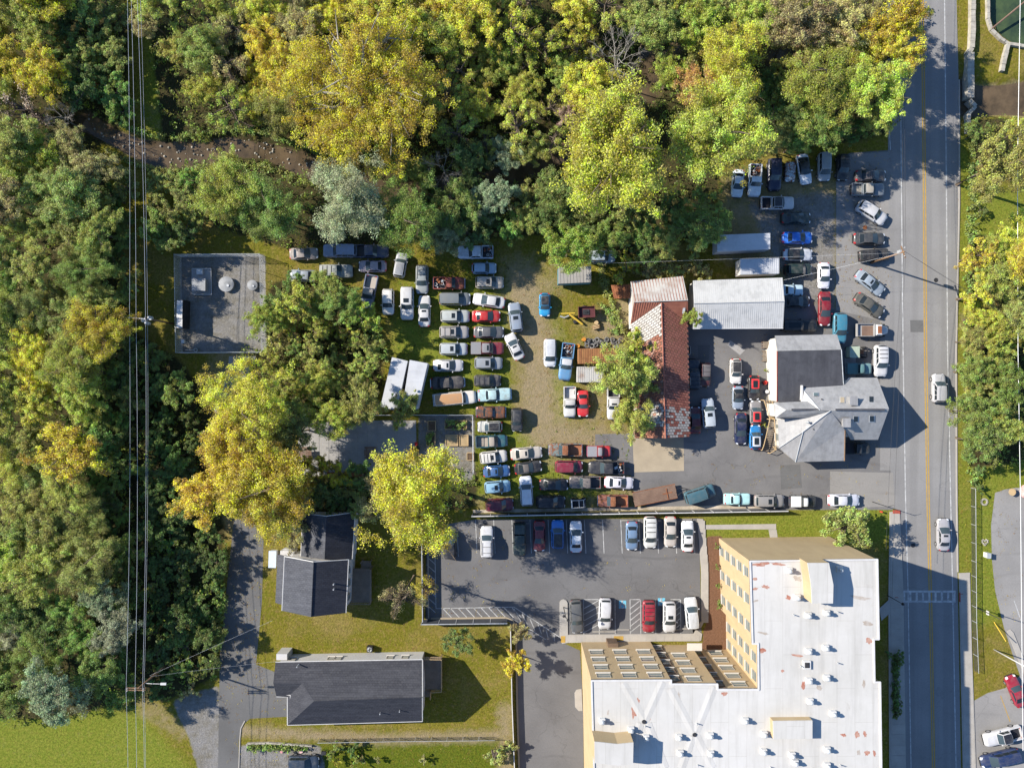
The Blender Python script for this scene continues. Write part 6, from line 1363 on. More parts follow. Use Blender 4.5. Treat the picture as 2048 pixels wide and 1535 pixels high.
# undergrowth covering the woodland floor
g = np.random.default_rng(44); pts = []; tone = []
for poly in FOREST:
    xs = [max(-120, min(2200, p[0])) for p in poly]; ys = [max(-120, min(1500, p[1])) for p in poly]; A = (max(xs) - min(xs)) * (max(ys) - min(ys))
    for _ in range(int(A * S * S * .85)):
        x, y = g.uniform(min(xs), max(xs)), g.uniform(min(ys), max(ys))
        if pip(poly, x, y) and creek_d(x, y) > 18: p = P(x, y); pts.append((p.x, p.y, .2 + g.random() ** 2 * 2.6))
c = np.array(pts); me = leaf_mesh('undergrowth', c, g.uniform(.35, .8, len(c)), 16, .15, 45)
place('undergrowth', me, None, color=(.24, .27, .055), kind='stuff', label='tangled green undergrowth covering the woodland floor', category='undergrowth')
# weeds between the stored cars
pts = []
for _ in range(2600):
    x, y = g.uniform(560, 1260), g.uniform(480, 1016)
    if (x < 1020 or y > 890 or (x > 1105 and g.random() < .35)) and not (590 < x < 950 and 820 < y < 950): p = P(x, y); pts.append((p.x, p.y, .06))
c = np.array(pts); me = leaf_mesh('weed_tufts', c, g.uniform(.12, .4, len(c)), 9, .07, 46, .3, .8)
place('weed_tufts', me, None, color=(.22, .24, .035), kind='stuff', label='tufts of weeds and grass between the stored cars', category='weeds')

for i, off in enumerate((-27, 27)):
    belt('bank_plants', 'rough grass and weeds along the creek bank', [(x, y + off * 1.25) for x, y in CREEK[1:9]], .5, .6, 7, ('vine', 'olive')[i], 61 + i)
gs = random.Random(8); sm = [MB().cone(0, 0, -.2, .16, .3, .14, 7).mesh('creek_stones', MT['stone'])]; mb = MB()
for k in range(110):
    i = gs.randrange(0, 8); (x1, y1), (x2, y2) = CREEK[i], CREEK[i + 1]; t = gs.random(); q = P(x1 + t * (x2 - x1), y1 + t * (y2 - y1) + gs.gauss(0, 11)); r = gs.uniform(.08, .3)
    mb.cone(q.x, q.y, -.8, -.55 + r * .55, r, r * .5, 6)
mb.build('creek_stones', MT['stone'], None, True, kind='stuff', label='scattered stones lying in the shallow creek', category='stones')
# fallen leaves on lawns and lots
gl = np.random.default_rng(77); pts = []
for x0, y0, x1, y1, n in ((440, 1060, 1015, 1530, 900), (850, 1040, 1400, 1240, 70), (560, 480, 1250, 1016, 1500), (600, 840, 940, 945, 300), (1380, 640, 1780, 1010, 220), (1440, 300, 1780, 640, 600), (1917, 240, 2048, 1250, 400), (430, 1040, 530, 1400, 260)):
    for _ in range(n): q = P(gl.uniform(x0, x1), gl.uniform(y0, y1)); pts.append((q.x, q.y, .035))
c = np.array(pts); me = leaf_mesh('fallen_leaves', c, gl.uniform(.2, .8, len(c)), 5, .06, 78, .02, 3.0); place('fallen_leaves', me, None, color=(.36, .22, .07), kind='stuff', label='scattered fallen autumn leaves on grass and asphalt', category='leaves')
# ---------------------------------------------------------------- fences, poles, trailers and small things
def chain_fence(label, pts, h, post=2.6, mesh='wire', postmat='galv', step=.22, closed=False, panel=None, group=None, wr=.012):
    t = thing('wire_fence', label, 'fence', group=group); q = [P(x, y) for x, y in pts]
    if closed: q.append(q[0])
    pm = MB().cone(0, 0, -.1, h + .05, .04, .04, 6).mesh('post', MT[postmat])
    for a, b in zip(q[:-1], q[1:]):
        d = b - a; n = max(1, round(d.length / post))
        for k in range(n): p = a.lerp(b, k / n); place('post', pm, t, (p.x, p.y, 0))
        MB().tube([a + Vector((0, 0, h)), b + Vector((0, 0, h))], .03, 5).build('rail', MT[postmat], t)
        m = MB(); nn = int(d.length / step); u = d.normalized()
        for k in range(-int(h / step), nn + 1):
            for s in (0, 1):
                x0, x1 = k * step, k * step + h; z0, z1 = (0, h) if s == 0 else (h, 0)
                if x0 < 0: t0 = -x0 / h; zz0 = z0 + (z1 - z0) * t0; xx0 = 0
                else: xx0, zz0 = x0, z0
                if x1 > d.length: t1 = (d.length - x0) / h; zz1 = z0 + (z1 - z0) * t1; xx1 = d.length
                else: xx1, zz1 = x1, z1
                if xx1 - xx0 < .02: continue
                p0, p1 = a + u * xx0, a + u * xx1; m.tube([(p0.x, p0.y, max(.02, zz0)), (p1.x, p1.y, max(.02, zz1))], wr, 3)
        o = m.build('wire_mesh', MT[mesh], t); o['kind'] = 'stuff'
    return t
chain_fence('tall galvanised wire fence around the gravel utility compound', [(363, 514), (530, 513), (534, 705), (366, 706)], 2.4, closed=True, wr=.008)
chain_fence('long wire fence around the slabbed patio beside the stored cars', [(600, 829), (946, 829), (947, 945)], 1.8, wr=.012)
chain_fence('short wire fence at the lower side of the patio', [(625, 975), (732, 974)], 1.5)
chain_fence('wire fence beside the pavement across the road', [(1942, 975), (1943, 1120), (1944, 1240), (1948, 1340)], 1.1, mesh='wiredark', postmat='galv', wr=.016)
chain_fence('thin wire fence along the lower lawn', [(640, 1477), (800, 1474), (990, 1472)], 1.2, wr=.008, mesh='wiredark')
# dark panel fences of the car park: each panel and post its own part
def panel_fence(label, pts, h, mat, capmat, post=2.75, slatgap=False, th=.06):
    t = thing('panel_fence', label, 'fence'); q = [P(x, y) for x, y in pts]
    for a, b in zip(q[:-1], q[1:]):
        d = b - a; n = max(1, round(d.length / post)); ang = math.atan2(d.y, d.x)
        for k in range(n):
            c = a.lerp(b, (k + .5) / n); MB().box(c.x, c.y, .05, h - .06, d.length / n - .09, th, ang).build('panel', mat, t); MB().box(c.x, c.y, h - .06, h, d.length / n - .02, .12, ang).build('top_rail', capmat, t)
            p = a.lerp(b, k / n); MB().box(p.x, p.y, -.05, h + .04, .09, .13, ang).build('post', capmat, t)
    return t
GF = M('grey_fence', (.075, .08, .09), (.06, .064, .072), 1, 6, .7)
panel_fence('long grey panel fence with pale top rail between yard and car park', [(945, 1028), (1200, 1023.5), (1568, 1017.5)], 1.8, GF, MT['white'])
panel_fence('dark mesh panel fence along the lower side of the car park', [(846, 1238.5), (1015, 1236.5)], 2.2, GF, MT['galv'])
panel_fence('dark fence with pale rail between lawn and car park', [(846, 1052), (848, 1236)], 1.8, GF, MT['galv'])
panel_fence('pale retaining wall rail beside the apartment driveway', [(1021, 1250), (1024, 1400), (1030, 1560)], 1.2, MT['concrete'], MT['white'])
def strip(name, lab, cat, pts, w, z0, z1, mat):
    mb = MB(); q = [P(x, y) for x, y in pts]
    for a, b in zip(q[:-1], q[1:]): d = b - a; mb.box((a.x + b.x) / 2, (a.y + b.y) / 2, z0, z1, d.length, w, math.atan2(d.y, d.x))
    return mb.build(name, MT[mat], None, **T(lab, cat))
MB().prism([P(946, 1019), P(1570, 1008), P(1570, 1014.5), P(946, 1025.5)], -.02, .03).build('gravel_verge', M('pale_verge', (.50, .43, .34), (.30, .25, .18), .6, 5, .95, amt=.6), None, kind='structure')

# power line on the left
def pole(px, py, h, label, r=.16, mat='pole'):
    p = P(px, py); t = thing('utility_pole', label, 'pole', (p.x, p.y, 0)); MB().cone(0, 0, -.2, h, r, r * .7, 10).build('pole_shaft', MT[mat], t, True); return t, p
def base_of(px, py, h): k = (CAM_H - h) / CAM_H; return 1024 + (px - 1024) * k, 767.5 + (py - 767.5) * k
hA = 8.2; bx, by = base_of(291, 637, hA); tA, pA = pole(bx, by, hA, 'grey utility pole with three transformers and one crossarm beside the compound', .15)
MB().box(-.95, .05, hA - .35, hA - .2, 3.3, .12, -.09).build('crossarm', MT['galv'], tA)
for dx, dy in ((-.75, -.2), (.15, .2), (-.25, -.55)): MB().cone(dx, dy, hA - 1.5, hA - .65, .27, .27, 12).cone(dx, dy, hA - .65, hA - .5, .27, .12, 12).build('transformer', MT['galv'], tA, True)
for dx in (-2.4, -1.6, -.1): MB().cone(dx, .12, hA - .2, hA + .1, .06, .05, 8).build('insulator', MT['white'], tA)
hB = 9.6; bx, by = base_of(277, 1375, hB); tB, pB = pole(bx, by, hB, 'brown utility pole with double crossarm and street lamp at the gravel', .16)
for k in range(2): MB().box(-.55, -.18 - .3 * k, hB - .5, hB - .36, 2.7, .13).build('crossarm', MT['pole'], tB)
for k in range(3):
    for j in range(2): MB().cone(-1.7 + k * 1.15, -.18 - .3 * j, hB - .36, hB - .1, .06, .05, 8).build('insulator', MT['white'], tB)
MB().tube([(0, 0, hB - 1.6), (1.2, .05, hB - 1.3), (2.6, .05, hB - 1.25)], .04, 6).build('lamp_arm', MT['white'], tB); MB().box(2.85, .05, hB - 1.34, hB - 1.18, .8, .3).build('lamp_head', MT['white'], tB)
def wire(label, pts, r=.028, mat='wire', sag=0.0, group=None):
    q = []
    for (a, b) in zip(pts[:-1], pts[1:]):
        A, B = P(*a), P(*b)
        for k in range(12): t = k / 12; p = A.lerp(B, t); p.z -= sag * 4 * t * (1 - t); q.append(p)
    q.append(P(*pts[-1])); return MB().tube(q, r, 5).build('power_wire', MT[mat], None, **T(label, 'wire', group))
for i, (x0, x1, x2, x3) in enumerate(((256, 259, 252, 252), (262, 272, 270, 269), (272, 291, 285, 285), (279, 295, 288, 287))):
    wire('pale overhead power line wire strung between the two left utility poles' if i < 3 else 'lowest overhead wire of the power line above the thicket', [(x0 - 6, -200, 10.5), (x1, 634, hA if i < 3 else 6.8), (x2, 1382, hB if i < 3 else 8), (x3, 1750, 10)], .022 if i < 3 else .016, 'wire', .5, 'wires of the left power line' if i < 3 else None)
wire('thin service wire from the brown pole over the driveway', [(300, 1350, 8.0), (545, 1240, 5.5)], .008, 'wire', .2); wire('thin service wire from the brown pole to the long low house', [(300, 1352, 7.5), (553, 1322, 4.2)], .008, 'wire', .2)
hC = 9.2; bx, by = base_of(1809, 503, hC); tC, pC = pole(bx, by, hC, 'brown utility pole beside the road with crossarm', .15)
MB().box(0, 0, hC - .4, hC - .28, .14, 1.8, .35).build('crossarm', MT['pole'], tC); MB().box(.0, .2, hC - 1.6, hC - .8, .4, .4).build('junction_box', MT['galv'], tC)
for dx in (-.6, .6): MB().cone(.1, dx, hC - .28, hC - .05, .06, .05, 8).build('insulator', MT['white'], tC)
for i, (a, b) in enumerate((((1806, -200, 8.8), (1772, 1100, 8.2)), ((1813, -200, 8.8), (1784, 1200, 8.2)))): wire('thin overhead wire along the road edge', [a, ((1808, 503, 8.9) if i == 0 else (1812, 503, 8.9)), b], .016, 'wiredark', .4, 'wires along the road edge')
for b in ((1920, 566, 8), (1925, 572, 8)): wire('thin overhead wire crossing the road from the pole', [(1810, 503, 8.8), (2120, 690 + (b[0] - 1920), 8.5)], .016, 'wiredark', .3, 'wires crossing the road')
wire('service wire from the roadside pole to the garage end', [(1808, 505, 8.5), (1567, 560, 4.2)], .01, 'wirepale', .3); wire('long low wire over the trailers to the wood', [(1806, 505, 8.3), (1100, 530, 5.5)], .007, 'wirepale', .3)
wire('thick pale wire along the strip across the road', [(2043, -150, 6), (2035, 330, 6), (2036, 700, 6), (2041, 1000, 6), (2046, 1500, 6)], .035, 'wirepale', 0)
t, p = pole(1745, 1003, 4.4, 'slim dark sign pole at the lawn corner by the pavement', .06, 'darkmetal'); MB().tube([(0, 0, 4.3), (.9, .25, 4.4)], .03, 5).build('sign_arm', MT['darkmetal'], t)
t, p = pole(1775, 1190, 4.2, 'street lamp post at the crossing ramp', .06, 'darkmetal'); MB().cone(.0, 0, 4.2, 4.5, .22, .12, 10).build('lamp_head', MT['darkmetal'], t)
t, p = pole(1988, 1298, 8, 'white tapering flag pole on the verge of the roadside lot', .1, 'white'); MB().cone(0, 0, 8, 8.15, .12, .05, 8).build('finial', MT['white'], t)
t, p = pole(1127, 1213, 5.0, 'black double-headed lamp post on the traffic island', .07, 'darkmetal')
MB().tube([(-.3, .15, 4.9), (0, 0, 5.0), (.3, -.4, 4.9)], .04, 5).build('lamp_arm', MT['darkmetal'], t)
for dx, dy in ((-.3, .15), (.32, -.45)): MB().cone(dx, dy, 4.75, 4.95, .22, .12, 10).build('lamp_head', MT['darkmetal'], t)
MB().tube([P(1988, 1243, .05), P(2012, 1282, 2.2)], .06, 6).build('guy_guard', MT['yellow'], None, **T('yellow guy wire guard leaning on the verge by the lot', 'guard')); t, p = pole(1950, 1213, 5.5, 'slim dark pole with small sign by the wire fence across the road', .07, 'darkmetal'); MB().box(.25, -.1, 2.2, 2.8, .05, .6).build('sign_plate', MT['white'], t)

# compound equipment
MT['lid'] = M('lid_metal', (.30, .31, .32), (.22, .225, .23), 1.2, 6, .6)
def comp():
    p = P(405, 563); t = thing('equipment_pad', 'raised concrete pad with a grey pump cabinet inside the compound', 'equipment'); MB().box(p.x, p.y, .0, .5, 2.9, 4.0).build('pad', MT['greyconcrete'], t)
    q = P(406, 572); MB().box(q.x, q.y, .5, 1.5, 1.9, 1.7).build('cabinet', MT['lid'], t); MB().box(q.x, q.y, 1.5, 1.56, 2.05, 1.85).build('cabinet_lid', MT['lid'], t); q = P(404, 545); MB().box(q.x, q.y, .5, .9, .9, .8).build('control_box', MT['white'], t)
    m = MB()
    for a, b in (((386, 537), (422, 537)), ((422, 537), (423, 589)), ((423, 589), (386, 589))): m.tube([P(*a, .9), P(*b, .9)], .04, 5)
    m.build('guard_rail', MT['galv'], t)
    for x, y, r, lab in ((455, 569, 1.12, 'large round metal tank lid in the gravel compound'), (507, 571, .76, 'small round metal tank lid in the gravel compound')):
        p = P(x, y); t = thing('tank', lab, 'tank'); MB().cone(p.x, p.y, .0, .55, r, r, 28).build('tank_wall', MT['greyconcrete'], t, False); MB().cone(p.x, p.y, .55, .72, r * 1.04, r * .25, 28).build('tank_lid', MT['lid'], t); MB().cone(p.x + r * .3, p.y - r * .2, .6, .74, r * .18, r * .18, 10).build('hatch', MT['galv'], t)
    p = P(375, 630); t = thing('electrical_cabinet', 'long white electrical cabinet with dark front along the compound fence', 'cabinet'); MB().box(p.x, p.y, .0, 2.3, .75, 4.2, -.02).build('cabinet_body', MT['darkmetal'], t); MB().box(p.x - .1, p.y + .65, 2.3, 2.4, .85, 2.7, -.02).build('cabinet_top', MT['white'], t); MB().box(p.x - .1, p.y - 1.45, 2.3, 2.42, .85, 1.35, -.02).build('cabinet_top', MT['white'], t)
    p = P(376, 684); t = thing('meter_post', 'small white meter box on a post in the compound corner', 'meter'); MB().box(p.x, p.y, 0, 1.3, .08, .08).build('post', MT['galv'], t); MB().box(p.x, p.y, 1.3, 1.8, .4, .5).build('meter_box', MT['white'], t)
    p = P(393, 700); MB().torus((p.x, p.y, .3), .25, .05).tube([(p.x - 1.6, p.y, .3), (p.x - .25, p.y, .3)], .05).build('pipe_loop', MT['galv'], None, **T('looped metal pipe near the compound corner', 'pipe'))
comp()
# patio furniture
def bench(x, y, rz, lab, grp=None):
    p = P(x, y); t = thing('picnic_table', lab, 'table', (p.x, p.y, .06), rz, grp)
    for k in range(5): MB().box(0, -.36 + k * .18, .7, .74, 1.8, .15).build('table_plank', MT['oldwood'], t)
    for s in (-1, 1):
        for k in range(2): MB().box(0, s * (.65 + k * .17), .42, .46, 1.8, .14).build('bench_plank', MT['oldwood'], t)
        MB().tube([(s * .6, -.7, 0), (s * .6, -.2, .7)], .05, 5).tube([(s * .6, .7, 0), (s * .6, .2, .7)], .05, 5).tube([(s * .6, -.75, .4), (s * .6, .75, .4)], .04, 5).build('leg', MT['oldwood'], t)
bench(742, 904, 0, 'dark wooden picnic table near the middle of the patio'); bench(614, 904, .05, 'dark wooden picnic table at the shaded end of the patio')
for k in range(3): p = P(752 + k * 3.5, 903); 
for x, y, lab in ((833, 886, 'red garden chair beside the fire bowl'), (826, 899, 'red garden chair on the far side of the fire bowl')):
    p = P(x, y); t = thing('garden_chair', lab, 'chair', (p.x, p.y, .03), random.uniform(0, 6)); MB().box(0, 0, .38, .44, .48, .48).build('seat', MT['red'], t); MB().box(-.24, 0, .44, .95, .06, .48).build('backrest', MT['red'], t)
    for a in (-.2, .2):
        for b in (-.2, .2): MB().box(a, b, 0, .38, .05, .05).build('leg', MT['red'], t)
p = P(834, 897); MB().cone(p.x, p.y, .03, .4, .3, .45, 14, cap=False).torus((p.x, p.y, .4), .45, .05).cone(p.x, p.y, .03, .12, .3, .3, 14).build('fire_bowl', MT['darkmetal'], None, **T('round dark fire bowl between two red chairs', 'fire bowl'))
def planter(x, y, w, h, fill, lab, col=None):
    p = P(x, y); t = thing('raised_bed', lab, 'planter', (p.x, p.y, 0)); w *= S; h *= S
    for s in (-1, 1): MB().box(0, s * (h / 2 - .04), 0, .42, w, .08).build('side_board', MT['palewood'], t); MB().box(s * (w / 2 - .04), 0, 0, .42, .08, h - .17).build('end_board', MT['palewood'], t)
    MB().box(0, 0, 0, .33, w - .17, h - .17).build('filling', MT[fill], t)
    if col:
        g = np.random.default_rng(int(x)); c = np.stack([g.uniform(-w / 2, w / 2, 26) * .85, g.uniform(-h / 2, h / 2, 26) * .95, g.uniform(.4, .8, 26)], -1); place('plants', leaf_mesh('plants', c, g.uniform(.2, .4, 26), 26, .10, int(x)), t, color=CO[col])
planter(904, 880, 25, 22, 'sand', 'square raised bed of bare straw-coloured soil'); planter(928, 880, 18, 22, 'sand', 'narrow raised bed of bare straw-coloured soil'); planter(864, 851, 16, 20, 'soil', 'raised bed of dark soil on the gravel'); planter(862, 877, 18, 26, 'soil', 'raised bed crowded with green plants beside the dark soil bed', 'vine'); planter(912, 849, 44, 18, 'soil', 'wide raised bed overgrown with pale green plants', 'green'); planter(941, 912, 14, 16, 'soil', 'small dark raised bed beside the fence corner')
# trailers and yard hardware
def box_trailer(lab, quad, z0, z1, mat, roofmat, rib=0, name='trailer', wheels=True, rust=None):
    q = [P(x, y, z1) for x, y in quad]; t = thing(name, lab, 'trailer'); c = sum(q, Vector()) / 4
    MB().prism(q, z0, z1 - .08).build('trailer_body', mat, t); MB().prism([c + (p - c) * 1.01 for p in q], z1 - .08, z1).build('trailer_roof', roofmat, t)
    ax = (q[1] + q[2]) / 2 - (q[0] + q[3]) / 2; sd = (q[3] + q[2]) / 2 - (q[0] + q[1]) / 2
    if sd.length > ax.length: ax, sd = sd, ax
    a = ax.normalized(); b = sd.normalized(); ang = math.atan2(a.y, a.x)
    if wheels:
        for f in (-.3, -.18):
            for s in (-1, 1):
                w = c + a * (ax.length * f) + b * (s * (sd.length / 2 - .15)); MB().torus((w.x, w.y, .42), .28, .14, (b.x, b.y, 0), 14, 6).build('wheel', MT['tyre'], t)
        m = c + a * (ax.length * .36); MB().box(m.x, m.y, .02, z0, .15, sd.length * .7, ang).build('landing_leg', MT['darkmetal'], t)
    if rib: 
        mb = MB()
        for k in range(rib): f = (k + .5) / rib - .5; m = c + a * (ax.length * f); mb.box(m.x, m.y, z1 + .001, z1 + .035, .05, sd.length * .98, ang)
        o = mb.build('roof_rib', roofmat, t); o['kind'] = 'stuff'
    return t
box_trailer('white box trailer nearer the thicket with leaves on its roof', [(784, 714.5), (815, 722), (793, 821), (761, 813)], .9, 3.4, MT['trailerroof'], MT['trailerroof']); box_trailer('white box trailer nearer the stored cars', [(819.5, 720), (855, 726.5), (834, 818), (805, 812)], .9, 3.4, MT['trailerroof'], MT['trailerroof'])
box_trailer('grey-roofed camper trailer with teal side at the wood edge', [(1117, 535), (1182, 532), (1182, 564), (1117, 567)], .6, 2.9, M('teal_side', (.10, .26, .33), (.07, .2, .26), 1, 6, .5), M_streak('camper_roof', (.33, .31, .28), (.25, .235, .21), 1, 5, .7, 0), 10, 'camper_trailer')
box_trailer('long white semi-trailer in dappled shade behind the garage', [(1435, 470), (1540, 466), (1540, 498), (1435, 503)], 1.0, 3.6, MT['trailerroof'], MT['trailerroof'], 0, 'semi_trailer'); box_trailer('white ridged trailer right behind the garage', [(1481, 518), (1558, 516), (1558, 547), (1481, 549)], 1.0, 3.4, MT['whitewall'], MT['trailerroof'], 20, 'semi_trailer')
box_trailer('rust-orange corrugated shipping container beside the tyre heap', [(1157, 697), (1237, 696), (1237, 726), (1157, 727)], .1, 2.5, MT['rustsheet'], MT['rustsheet'], 22, 'shipping_container', False); box_trailer('white corrugated metal box below the rusty container', [(1155, 733), (1206, 733), (1206, 764), (1155, 764)], .3, 2.3, MT['oldsheet'], MT['oldsheet'], 14, 'storage_container', False)
def tray(lab, x, y, l, w, rz, z, mat, h):
    p = P(x, y, z); t = thing('utility_trailer', lab, 'trailer', (p.x, p.y, 0), rz)
    MB().box(0, 0, z - .08, z, l, w).build('floor', mat, t)
    for s in (-1, 1): MB().box(0, s * (w / 2 - .03), z, z + h, l, .06).build('side', mat, t); MB().box(s * (l / 2 - .03), 0, z, z + h, .06, w - .13).build('end', mat, t); MB().torus((-.2, s * (w / 2 + .12), .33), .22, .11, (0, 1, 0), 12, 6).build('wheel', MT['tyre'], t)
    MB().tube([(l / 2, .4, z - .1), (l / 2 + 1, 0, z - .1), (l / 2, -.4, z - .1)], .05, 5).build('drawbar', mat, t); return t
tray('burgundy tipping trailer with a dark hole, by the yellow hoist', 1173, 624, 2.5, 1.7, .04, .9, M('burgundy', (.12, .04, .045), (.08, .03, .03), 1.5, 8, .7), .4)
p = P(1172, 624, .95); MB().box(p.x, p.y, .93, 1.0, 1.0, .8).box(p.x, p.y, 1.0, 1.1, .45, .3).build('machine_block', MT['darkmetal'], None, **T('dark square machine part lying in the burgundy tipping trailer', 'machine part'))
def hoist():
    t = thing('engine_hoist', 'yellow folding hoist lying in the grass beside the burgundy trailer', 'hoist'); MB().tube([P(1122, 627, .5), P(1150, 626, .9)], .08, 6).build('cross_bar', MT['yellow'], t); MB().tube([P(1139, 628, .7), P(1165, 648, .4)], .16, 6).build('boom', MT['yellow'], t); MB().tube([P(1120, 632, .3), P(1129, 635, .3), P(1138, 631, .3)], .11, 6).build('counterweight', MT['galv'], t); MB().box(*P(1152, 642)[:2], .02, .35, .9, .5, .5).build('base', MT['darkmetal'], t)
hoist()
p = P(1192, 650); t = thing('log_splitter', 'small wood pile machine with pale planks near the burgundy trailer', 'machine'); MB().box(p.x, p.y - .3, .05, .5, 1.0, .5, .3).build('frame', MT['rust'], t)
for k in range(3): MB().box(p.x - .05, p.y - .1 - k * .22, .5 + .01 * k, .58 + .01 * k, 1.0, .12, .25).build('plank', MT['palewood'], t)
MB().cone(p.x, p.y + .35, .1, .6, .3, .3, 12).build('barrel', MT['palewood'], t)
rt2 = random.Random(9); tm_ = MB().torus((0, 0, 0), .26, .11, (0, 0, 1), 16, 7).mesh('old_tyre', M('old_tyre_rubber', (.09, .09, .09), (.19, .185, .18), 3, 9, .9))
for k in range(26):
    x, y = rt2.uniform(1172, 1240), rt2.uniform(678, 695); p = P(x, y); o = place('old_tyre', tm_, None, (p.x, p.y, .13 + .2 * (k % 3)), 0, None, None, label='old grey tyre dumped in the heap above the rusty container', category='tyre', group='tyres in the dumped heap'); o.rotation_euler = (rt2.uniform(-.4, .4), rt2.uniform(-.4, .4), 0); s = rt2.uniform(.9, 1.25); o.scale = (s, s, s)
for x, y, lab in ((1167, 679, 'orange-topped drum at the end of the tyre heap'), (1155, 692, 'bright orange bucket by the container corner')): p = P(x, y); MB().cone(p.x, p.y, .0, .8, .28, .28, 12).cone(p.x, p.y, .8, .84, .3, .3, 12).build('drum', M('orange_drum', (.55, .24, .04), (.4, .15, .03), 1, 8, .6), None, **T(lab, 'drum'))
def flatbed():
    p = P(1310, 990, .8); t = thing('flatbed_trailer', 'long wooden-decked flatbed trailer in front of the retaining fence', 'trailer', (p.x, p.y, 0), math.radians(11.5)); L, W = 6.6, 2.05
    mb = MB()
    for k in range(9): mb.box(random.uniform(-.05, .05), -W / 2 + (k + .5) * W / 9, .74, .8 + random.uniform(-.008, .008), L, W / 9 - .03)
    o = mb.build('deck_plank', MT['oldwood'], t); o['kind'] = 'stuff'
    for s in (-1, 1):
        MB().box(0, s * (W / 2 + .04), .62, .82, L, .06).build('side_rail', MT['rust'], t)
        for x in (-.9, -.05): MB().torus((x, s * (W / 2 - .1), .36), .25, .11, (0, 1, 0), 14, 6).build('wheel', MT['tyre'], t)
    MB().tube([(L / 2, .8, .65), (L / 2 + 1.6, 0, .65), (L / 2, -.8, .65)], .06, 5).tube([(L / 2, .3, .65), (L / 2 + 1.1, .2, .65)], .05, 5).build('drawbar', MT['darkmetal'], t); MB().box(L / 2 - 1.4, -.05, .81, .85, 1.5, .14).box(L / 2 - 1.45, -.1, .851, .9, .12, 1.6).build('loose_beam', MT['rust'], t)
flatbed()
# bridge parapets, stone walls, pond edge across the road
def stone_wall(lab, pts, w, h, blk=.9):
    t = thing('stone_wall', lab, 'wall'); q = [P(x, y) for x, y in pts]; r = random.Random(int(pts[0][0] + pts[0][1]))
    for a, b in zip(q[:-1], q[1:]):
        d = b - a; n = max(1, round(d.length / blk)); ang = math.atan2(d.y, d.x)
        MB().box((a.x + b.x) / 2, (a.y + b.y) / 2, -1.0, h - .14, d.length, w * .9, ang).build('wall_core', MT['stone'], t)
        for k in range(n):
            c = a.lerp(b, (k + .5) / n); MB().box(c.x, c.y, h - .15, h + r.uniform(-.03, .04), d.length / n - .03, w + r.uniform(-.06, .06), ang + r.uniform(-.02, .02)).build('stone', MT['stone'], t)
stone_wall('thick pale stone bridge parapet beside the road', [(1934, 110), (1934, 200)], 1.0, .95, 1.1); stone_wall('stone wall running up beside the road from the bridge', [(1941, -80), (1940, 60), (1938, 100), (1930, 112)], .7, .8); stone_wall('low stone wing wall below the bridge parapet', [(1934, 203), (1946, 216), (1933, 230), (1931, 268)], .5, .7); stone_wall('curved stone wall around the green pond', [(1972, -60), (1973, 40), (1980, 62), (1998, 80), (2014, 90), (2060, 97)], .45, .5); stone_wall('stone sluice wall between pond and creek', [(2012, 92), (2005, 118), (2000, 145)], .6, .6)
stone_wall('low stone edging of the planter beside the gravel parking', [(493, 1499), (496, 1484), (540, 1483), (625, 1489)], .22, .4, .6)
MB().tube([P(1983, 58, .4), P(2060, -5, 1.2)], .14, 7).build('pipe', MT['oldwood'], None, **T('rusty pipe slanting across the green pond', 'pipe'))
# verge and roadside lot
def picnic():
    p = P(2036, 978); t = thing('parasol', 'pink and white parasol at the upper edge of the roadside lot', 'parasol', (p.x, p.y, 0)); MB().cone(0, 0, 0, 2.3, .03, .03, 6).build('pole_shaft', MT['white'], t); MB().cone(0, 0, 2.0, 2.5, 1.2, .04, 8, cap=False).build('canopy', M('pink_cloth', (.6, .25, .22), (.65, .5, .45), 1, 6, .8), t)
    p = P(2018, 982); t = thing('garden_table', 'round tan garden table next to the pink parasol', 'table', (p.x, p.y, 0)); MB().cone(0, 0, .7, .75, .55, .55, 14).build('table_top', MT['palewood'], t); MB().cone(0, 0, 0, .7, .06, .06, 8).build('leg', MT['darkmetal'], t)
picnic()
p = P(1979, 1111, 1); t = thing('utility_box', 'white metal utility box on the verge beside the roadside lot', 'box'); MB().box(p.x, p.y, 0, .9, .55, .75, -.05).build('casing', MT['white'], t); MB().box(p.x, p.y, .9, .96, .62, .82, -.05).build('lid', MT['galv'], t)
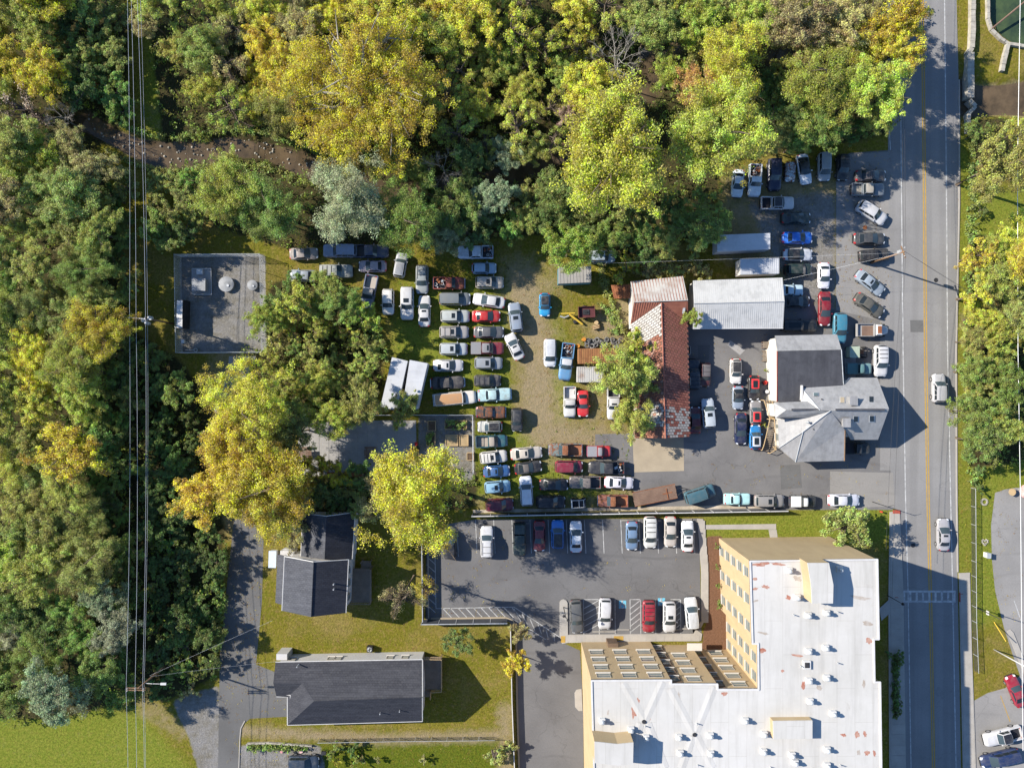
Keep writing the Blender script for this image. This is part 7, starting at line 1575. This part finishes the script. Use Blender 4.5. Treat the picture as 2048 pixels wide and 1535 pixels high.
def ring(lab, x, y, r, heart=False):
    p = P(x, y); t = thing('stone_ring', lab, 'stones'); n = 14; me = MB().box(0, 0, 0, .14, .24, .16).mesh('stone', MT['stone'])
    for k in range(n):
        a = 2 * math.pi * k / n
        hx, hy = (r * math.sin(a) ** 3, r * (13 * math.cos(a) - 5 * math.cos(2 * a) - 2 * math.cos(3 * a) - math.cos(4 * a)) / 16) if heart else (r * math.cos(a), r * math.sin(a))
        place('stone', me, t, (p.x + hx, p.y + hy, 0), a)
ring('round ring of stones in the grass across the road', 1968, 1003, .45); ring('heart-shaped ring of stones in the grass across the road', 1969, 1083, .45, True)
p = P(1760, 1022); MB().cone(p.x, p.y, 0, .6, .12, .1, 8).cone(p.x, p.y, .6, .72, .16, .08, 8).box(p.x, p.y, .35, .45, .4, .12).build('fire_hydrant', MT['red'], None, True, **T('red-orange fire hydrant at the lawn corner by the road', 'hydrant'))
for k, (x, y) in enumerate(((1247, 1258), (1197, 1262), (1220, 1262), (1352, 1258), (1370, 1256), (1310, 1040), (1255, 1040), (1372, 1038), (1045, 1046))):
    p = P(x, y); MB().box(p.x, p.y, .02, .14, 1.8, .16).box(p.x, p.y, .14, .17, 1.7, .1).build('wheel_stop', MT['concrete'], None, **T('pale concrete wheel stop at the head of a parking stall', 'wheel stop', 'wheel stops in the car park'))
for x, y, lab in ((566, 1500, 'red ride-on toy on the gravel beside the planter'), (604, 1500, 'pink and white toy on the gravel beside the planter')): p = P(x, y); MB().box(p.x, p.y, .05, .25, .7, .35, .5).box(p.x + .1, p.y + .05, .25, .45, .2, .3, .5).build('toy', M('toy_' + str(x), (.55, .12, .13) if x < 600 else (.65, .35, .36), (.6, .5, .5), 3, 8, .5), None, **T(lab, 'toy'))
p = P(650, 1500); t = thing('grill', 'dark barbecue grill beside the shrubs by the gravel', 'grill'); MB().box(p.x, p.y, .55, .9, .7, .5).build('firebox', MT['darkmetal'], t)
for a in (-.28, .28):
    for b in (-.18, .18): MB().box(p.x + a, p.y + b, 0, .55, .05, .05).build('leg', MT['darkmetal'], t)
t = thing('woodpile', 'weathered plank rack at the fence corner of the lower lawn', 'rack')
for k in range(7): p = P(985 + k * 3, 1506); MB().box(p.x, p.y, .02, .5, .1, 1.3, .2).build('plank', MT['deckwood'], t)
